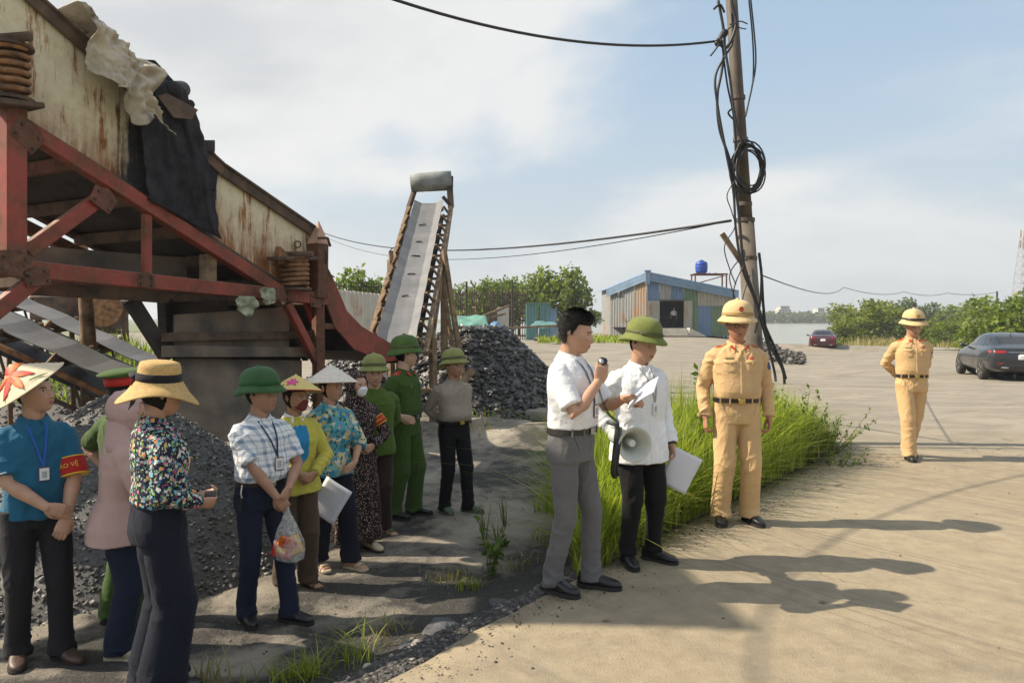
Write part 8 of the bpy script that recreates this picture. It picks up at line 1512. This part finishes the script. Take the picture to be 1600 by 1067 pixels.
# ============================================================ CARS
def car(label, loc, rz, paint, sc=1.0):
    root = empty('car', loc, rz); root.scale = (sc,) * 3; tag(root, label, 'car')
    # stations along the car: x (front +), half width, sill, deck height, roof fraction (0 = bonnet or boot), roof z, roof half width
    st = [(2.28, .52, .34, .56, 0, 0, 0), (2.22, .72, .26, .66, 0, 0, 0), (2.0, .83, .22, .74, 0, 0, 0), (1.5, .89, .20, .84, 0, 0, 0), (1.0, .90, .20, .92, 0, 0, 0), (0.75, .90, .20, .95, .12, 1.02, .66), (0.25, .905, .20, .955, .8, 1.33, .60), (-0.1, .905, .20, .96, 1, 1.435, .58), (-0.6, .905, .20, .97, 1, 1.455, .575), (-1.0, .905, .20, .98, .95, 1.42, .57), (-1.45, .90, .21, 1.0, .6, 1.24, .60), (-1.80, .89, .22, 1.02, .12, 1.07, .66), (-2.05, .875, .25, 1.025, 0, 0, 0), (-2.22, .84, .30, 1.0, 0, 0, 0), (-2.30, .78, .34, .92, 0, 0, 0), (-2.33, .70, .40, .70, 0, 0, 0)]
    rings = []
    for x, w, sl, dk, rf, rz_, rw in st:
        half = [(w * 0.90, sl), (w * 0.985, sl + (dk - sl) * .25), (w, sl + (dk - sl) * .52), (w * .975, sl + (dk - sl) * .80), (w * .93, dk - 0.02)]
        if rf > 0: half += [(w * .90, dk + 0.02), (rw + (w * .9 - rw) * .45, dk + (rz_ - dk) * .55), (rw, rz_ - 0.05), (rw * .82, rz_ - 0.012), (rw * .4, rz_)]
        else: half += [(w * .88, dk), (w * .74, dk + 0.015), (w * .58, dk + 0.022), (w * .40, dk + 0.027), (w * .2, dk + 0.03)]
        full = [(x, y, z) for y, z in half] + [(x, -y, z) for y, z in reversed(half)]; rings.append(full)
    g = G().loft(rings); o = g.build('body', paint, root, smooth=True); ss = o.modifiers.new('sub', 'SUBSURF'); ss.levels = 2; ss.render_levels = 2
    dg = bpy.context.evaluated_depsgraph_get(); dg.update(); me = bpy.data.meshes.new_from_object(o.evaluated_get(dg)); bv = bvh_of(me); bpy.data.meshes.remove(me)
    gl_ = M_CARGL
    def strip(name, O, D, U, W, hw, hh, m_, off=0.004, shape='rect', nu=10, nv=8, parent=None): return patch(bv, O, D, U, W, hw, hh, off, shape, nu, nv, far=6).build(name, m_, parent or root, smooth=True)
    for sg in (-1, 1):
        D = (0, -sg, 0)
        def quad(name, pts, m_, off):       # side window from 4 corners in x,z
            P = []; nu, nv = 10, 7
            for j in range(nv):
                for i in range(nu):
                    u, v = i / (nu - 1), j / (nv - 1); x = (pts[0][0] * (1 - u) + pts[1][0] * u) * (1 - v) + (pts[3][0] * (1 - u) + pts[2][0] * u) * v; z = (pts[0][1] * (1 - u) + pts[1][1] * u) * (1 - v) + (pts[3][1] * (1 - u) + pts[2][1] * u) * v
                    h = bv.ray_cast(Vector((x, sg * 3, z)), Vector(D), 6)[0]; P.append(tuple((h or Vector((x, sg * .7, z))) - Vector(D) * off))
            Fs = [(j * nu + i, j * nu + i + 1, (j + 1) * nu + i + 1, (j + 1) * nu + i) for j in range(nv - 1) for i in range(nu - 1)]; Fs = [f if sg < 0 else f[::-1] for f in Fs]; return G().add(P, Fs).build(name, m_, root, smooth=True)
        quad('side_window', [(0.62, 1.0), (-0.38, 1.01), (-0.38, 1.37), (0.20, 1.30)], gl_, 0.004); quad('side_window', [(-0.44, 1.01), (-1.18, 1.03), (-1.05, 1.35), (-0.44, 1.375)], gl_, 0.004); quad('quarter_window', [(-1.22, 1.035), (-1.52, 1.06), (-1.30, 1.25), (-1.10, 1.33)], gl_, 0.004)
        quad('trim', [(0.70, 0.975), (-1.6, 1.02), (-1.6, 1.035), (0.70, 0.99)], M_STEEL, 0.005)
        for x in (0.66, -0.41, -1.30): quad('door_gap', [(x, 0.35), (x - 0.012, 0.35), (x - 0.012, 0.95), (x, 0.95)], M_BLACK, 0.002)
        for x in (-0.25, -1.10): strip('door_handle', (x, sg * 3, 0.90), D, (1, 0, 0), (0, 0, 1), 0.09, 0.016, paint, 0.022, 'disc', 6, 5)
        quad('sill', [(1.0, 0.22), (-1.1, 0.22), (-1.1, 0.30), (1.0, 0.30)], M_BLACK, 0.004)
        mir = G().tube([Vector((0.50, sg * 0.86, 1.0)), Vector((0.46, sg * 1.0, 1.03))], [0.05, 0.075], 10, 'round', 0.75).build('mirror', paint, root, smooth=True)
        for x in (1.38, -1.36):
            strip('wheel_arch', (x, sg * 3, 0.34), D, (1, 0, 0), (0, 0, 1), 0.36, 0.37, M_BLACK, 0.003, 'disc', 10, 10)
            wh = empty('wheel', (x, sg * 0.80, 0.325), 0, root); G().lathe([(0.20, -0.10), (0.30, -0.105), (0.322, -0.08), (0.325, 0.0), (0.322, 0.08), (0.30, 0.105), (0.20, 0.10)], 32, (0, 0, 0), (0, sg, 0)).build('tyre', M_TYRE, wh, smooth=True); G().lathe([(0.0, 0.06), (0.06, 0.085), (0.20, 0.075), (0.225, 0.10), (0.21, 0.02), (0.0, 0.0)], 28, (0, 0, 0), (0, sg, 0)).build('rim', M_RIM, wh, smooth=True)
            for k in range(5):
                a = k * 1.2566; G().beam(Vector((0.04 * math.cos(a), sg * 0.088, 0.04 * math.sin(a))), Vector((0.215 * math.cos(a), sg * 0.094, 0.215 * math.sin(a))), 0.05, 0.02, up=(0, 1, 0)).build('spoke', M_RIM, wh)
        # rear lamps wrap round the corner
        strip('tail_lamp', (-4, sg * 0.60, 0.90), (1, 0, 0), (0, 1, 0), (0, 0, 1), 0.19, 0.050, M_TAIL, 0.006, 'almond', 12, 6); quad('tail_lamp', [(-1.95, 0.90), (-2.20, 0.86), (-2.20, 0.93), (-1.95, 0.925)], M_TAIL, 0.005); strip('reflector', (-4, sg * 0.60, 0.56), (1, 0, 0), (0, 1, 0), (0, 0, 1), 0.09, 0.016, M_TAIL, 0.005)
        strip('exhaust', (-4, sg * 0.48, 0.44), (1, 0, 0), (0, 1, 0), (0, 0, 1), 0.12, 0.03, M_STEEL, 0.006, 'disc', 8, 5)
    # rear window follows the slope: rays from behind and above
    D = Vector((0.55, 0, -0.84)); strip('rear_window', Vector((-1.42, 0, 1.22)) - D * 2, D, (0, 1, 0), (0.84, 0, 0.55), 0.53, 0.30, gl_, 0.005, 'rect', 12, 10); D = Vector((-0.6, 0, -0.8)); strip('windscreen', Vector((0.42, 0, 1.2)) - D * 2, D, (0, 1, 0), (-0.8, 0, 0.6), 0.56, 0.32, gl_, 0.005, 'rect', 12, 10)
    B = (1, 0, 0); strip('lamp_bar', (-4, 0, 0.895), B, (0, 1, 0), (0, 0, 1), 0.42, 0.010, M_STEEL, 0.006); strip('number_plate', (-4, 0, 0.76), B, (0, 1, 0), (0, 0, 1), 0.17, 0.085, M_CARD, 0.010, 'rect', 6, 5); strip('boot_gap', (-4, 0, 0.64), B, (0, 1, 0), (0, 0, 1), 0.62, 0.006, M_BLACK, 0.003); strip('diffuser', (-4, 0, 0.47), B, (0, 1, 0), (0, 0, 1), 0.56, 0.05, M_BLACK, 0.005)
    for sg in (-1, 1): strip('plate_print', (-4, sg * 0.06, 0.76), B, (0, 1, 0), (0, 0, 1), 0.05, 0.025, M_PRT, 0.013, 'rect', 5, 4); strip('headlamp', (4, sg * 0.55, 0.62), (-1, 0, 0), (0, 1, 0), (0, 0, 1), 0.14, 0.045, M_STEEL, 0.005, 'almond', 8, 5)
    G().loft([[(-1.0 + dx, y, 1.425 + dz) for y in (-0.012, 0.012)] + [(-1.0 + dx, 0, 1.428 + dz)] for dx, dz in ((0.06, 0.0), (-0.06, 0.06), (-0.12, 0.055))]).build('roof_fin', paint, root); return root
def paintmat(name, c):
    m, nt, b = newmat(name); b.inputs['Base Color'].default_value = (*c, 1); b.inputs['Metallic'].default_value = 0.35; b.inputs['Roughness'].default_value = 0.32; b.inputs['Coat Weight'].default_value = 0.8; b.inputs['Coat Roughness'].default_value = 0.06; n = noise(nt, coords(nt, 'World'), 3.0, 4.0); lk(nt, ramp(nt, n, [(0.3, 0.26), (0.7, 0.42)]), b.inputs['Roughness']); return m
m, nt, b = newmat('car_glass'); b.inputs['Base Color'].default_value = (0.012, 0.014, 0.016, 1); b.inputs['Roughness'].default_value = 0.05; b.inputs['Specular IOR Level'].default_value = 0.6; M_CARGL = m
M_TYRE = plain('tyre_rubber', (0.028, 0.026, 0.024), 0.85, 0.3, 20, 0.2); M_RIM = plain('alloy', (0.34, 0.33, 0.32), 0.4, 0.15, 20, 0, metal=0.7); M_TAIL = plain('red_lamp', (0.30, 0.008, 0.01), 0.15, 0.1, 20, 0, coat=0.6)
cz = float(road_z(np.array([15.7]), np.array([23.6]))[0])
car('black saloon car parked at the right edge of the picture', (15.75, 23.7, cz), R(71), paintmat('black_paint', (0.018, 0.02, 0.024)))
cl_ = at(1286, 497, 46.5); car('maroon saloon car parked far back by the river', (cl_.x, cl_.y, float(road_z(np.array([cl_.x]), np.array([45.0]))[0])), R(67.5), paintmat('maroon_paint', (0.06, 0.008, 0.012)), 0.9)

# ============================================================ HAZE
m = bpy.data.materials.new('haze_air'); m.use_nodes = True; nt = m.node_tree; nt.nodes.clear()
pv = nd(nt, 'ShaderNodeVolumePrincipled', {'Color': (0.86, 0.91, 0.96, 1), 'Density': 0.0007, 'Anisotropy': 0.2}); nd(nt, 'ShaderNodeOutputMaterial', {'Volume': pv.outputs[0]})
hzo = G().box((0, 2300, 13.5), (7600, 5400, 38)).build('haze', m); tag(hzo, 'thin pale haze over the river and far shore', 'haze', kind='stuff')
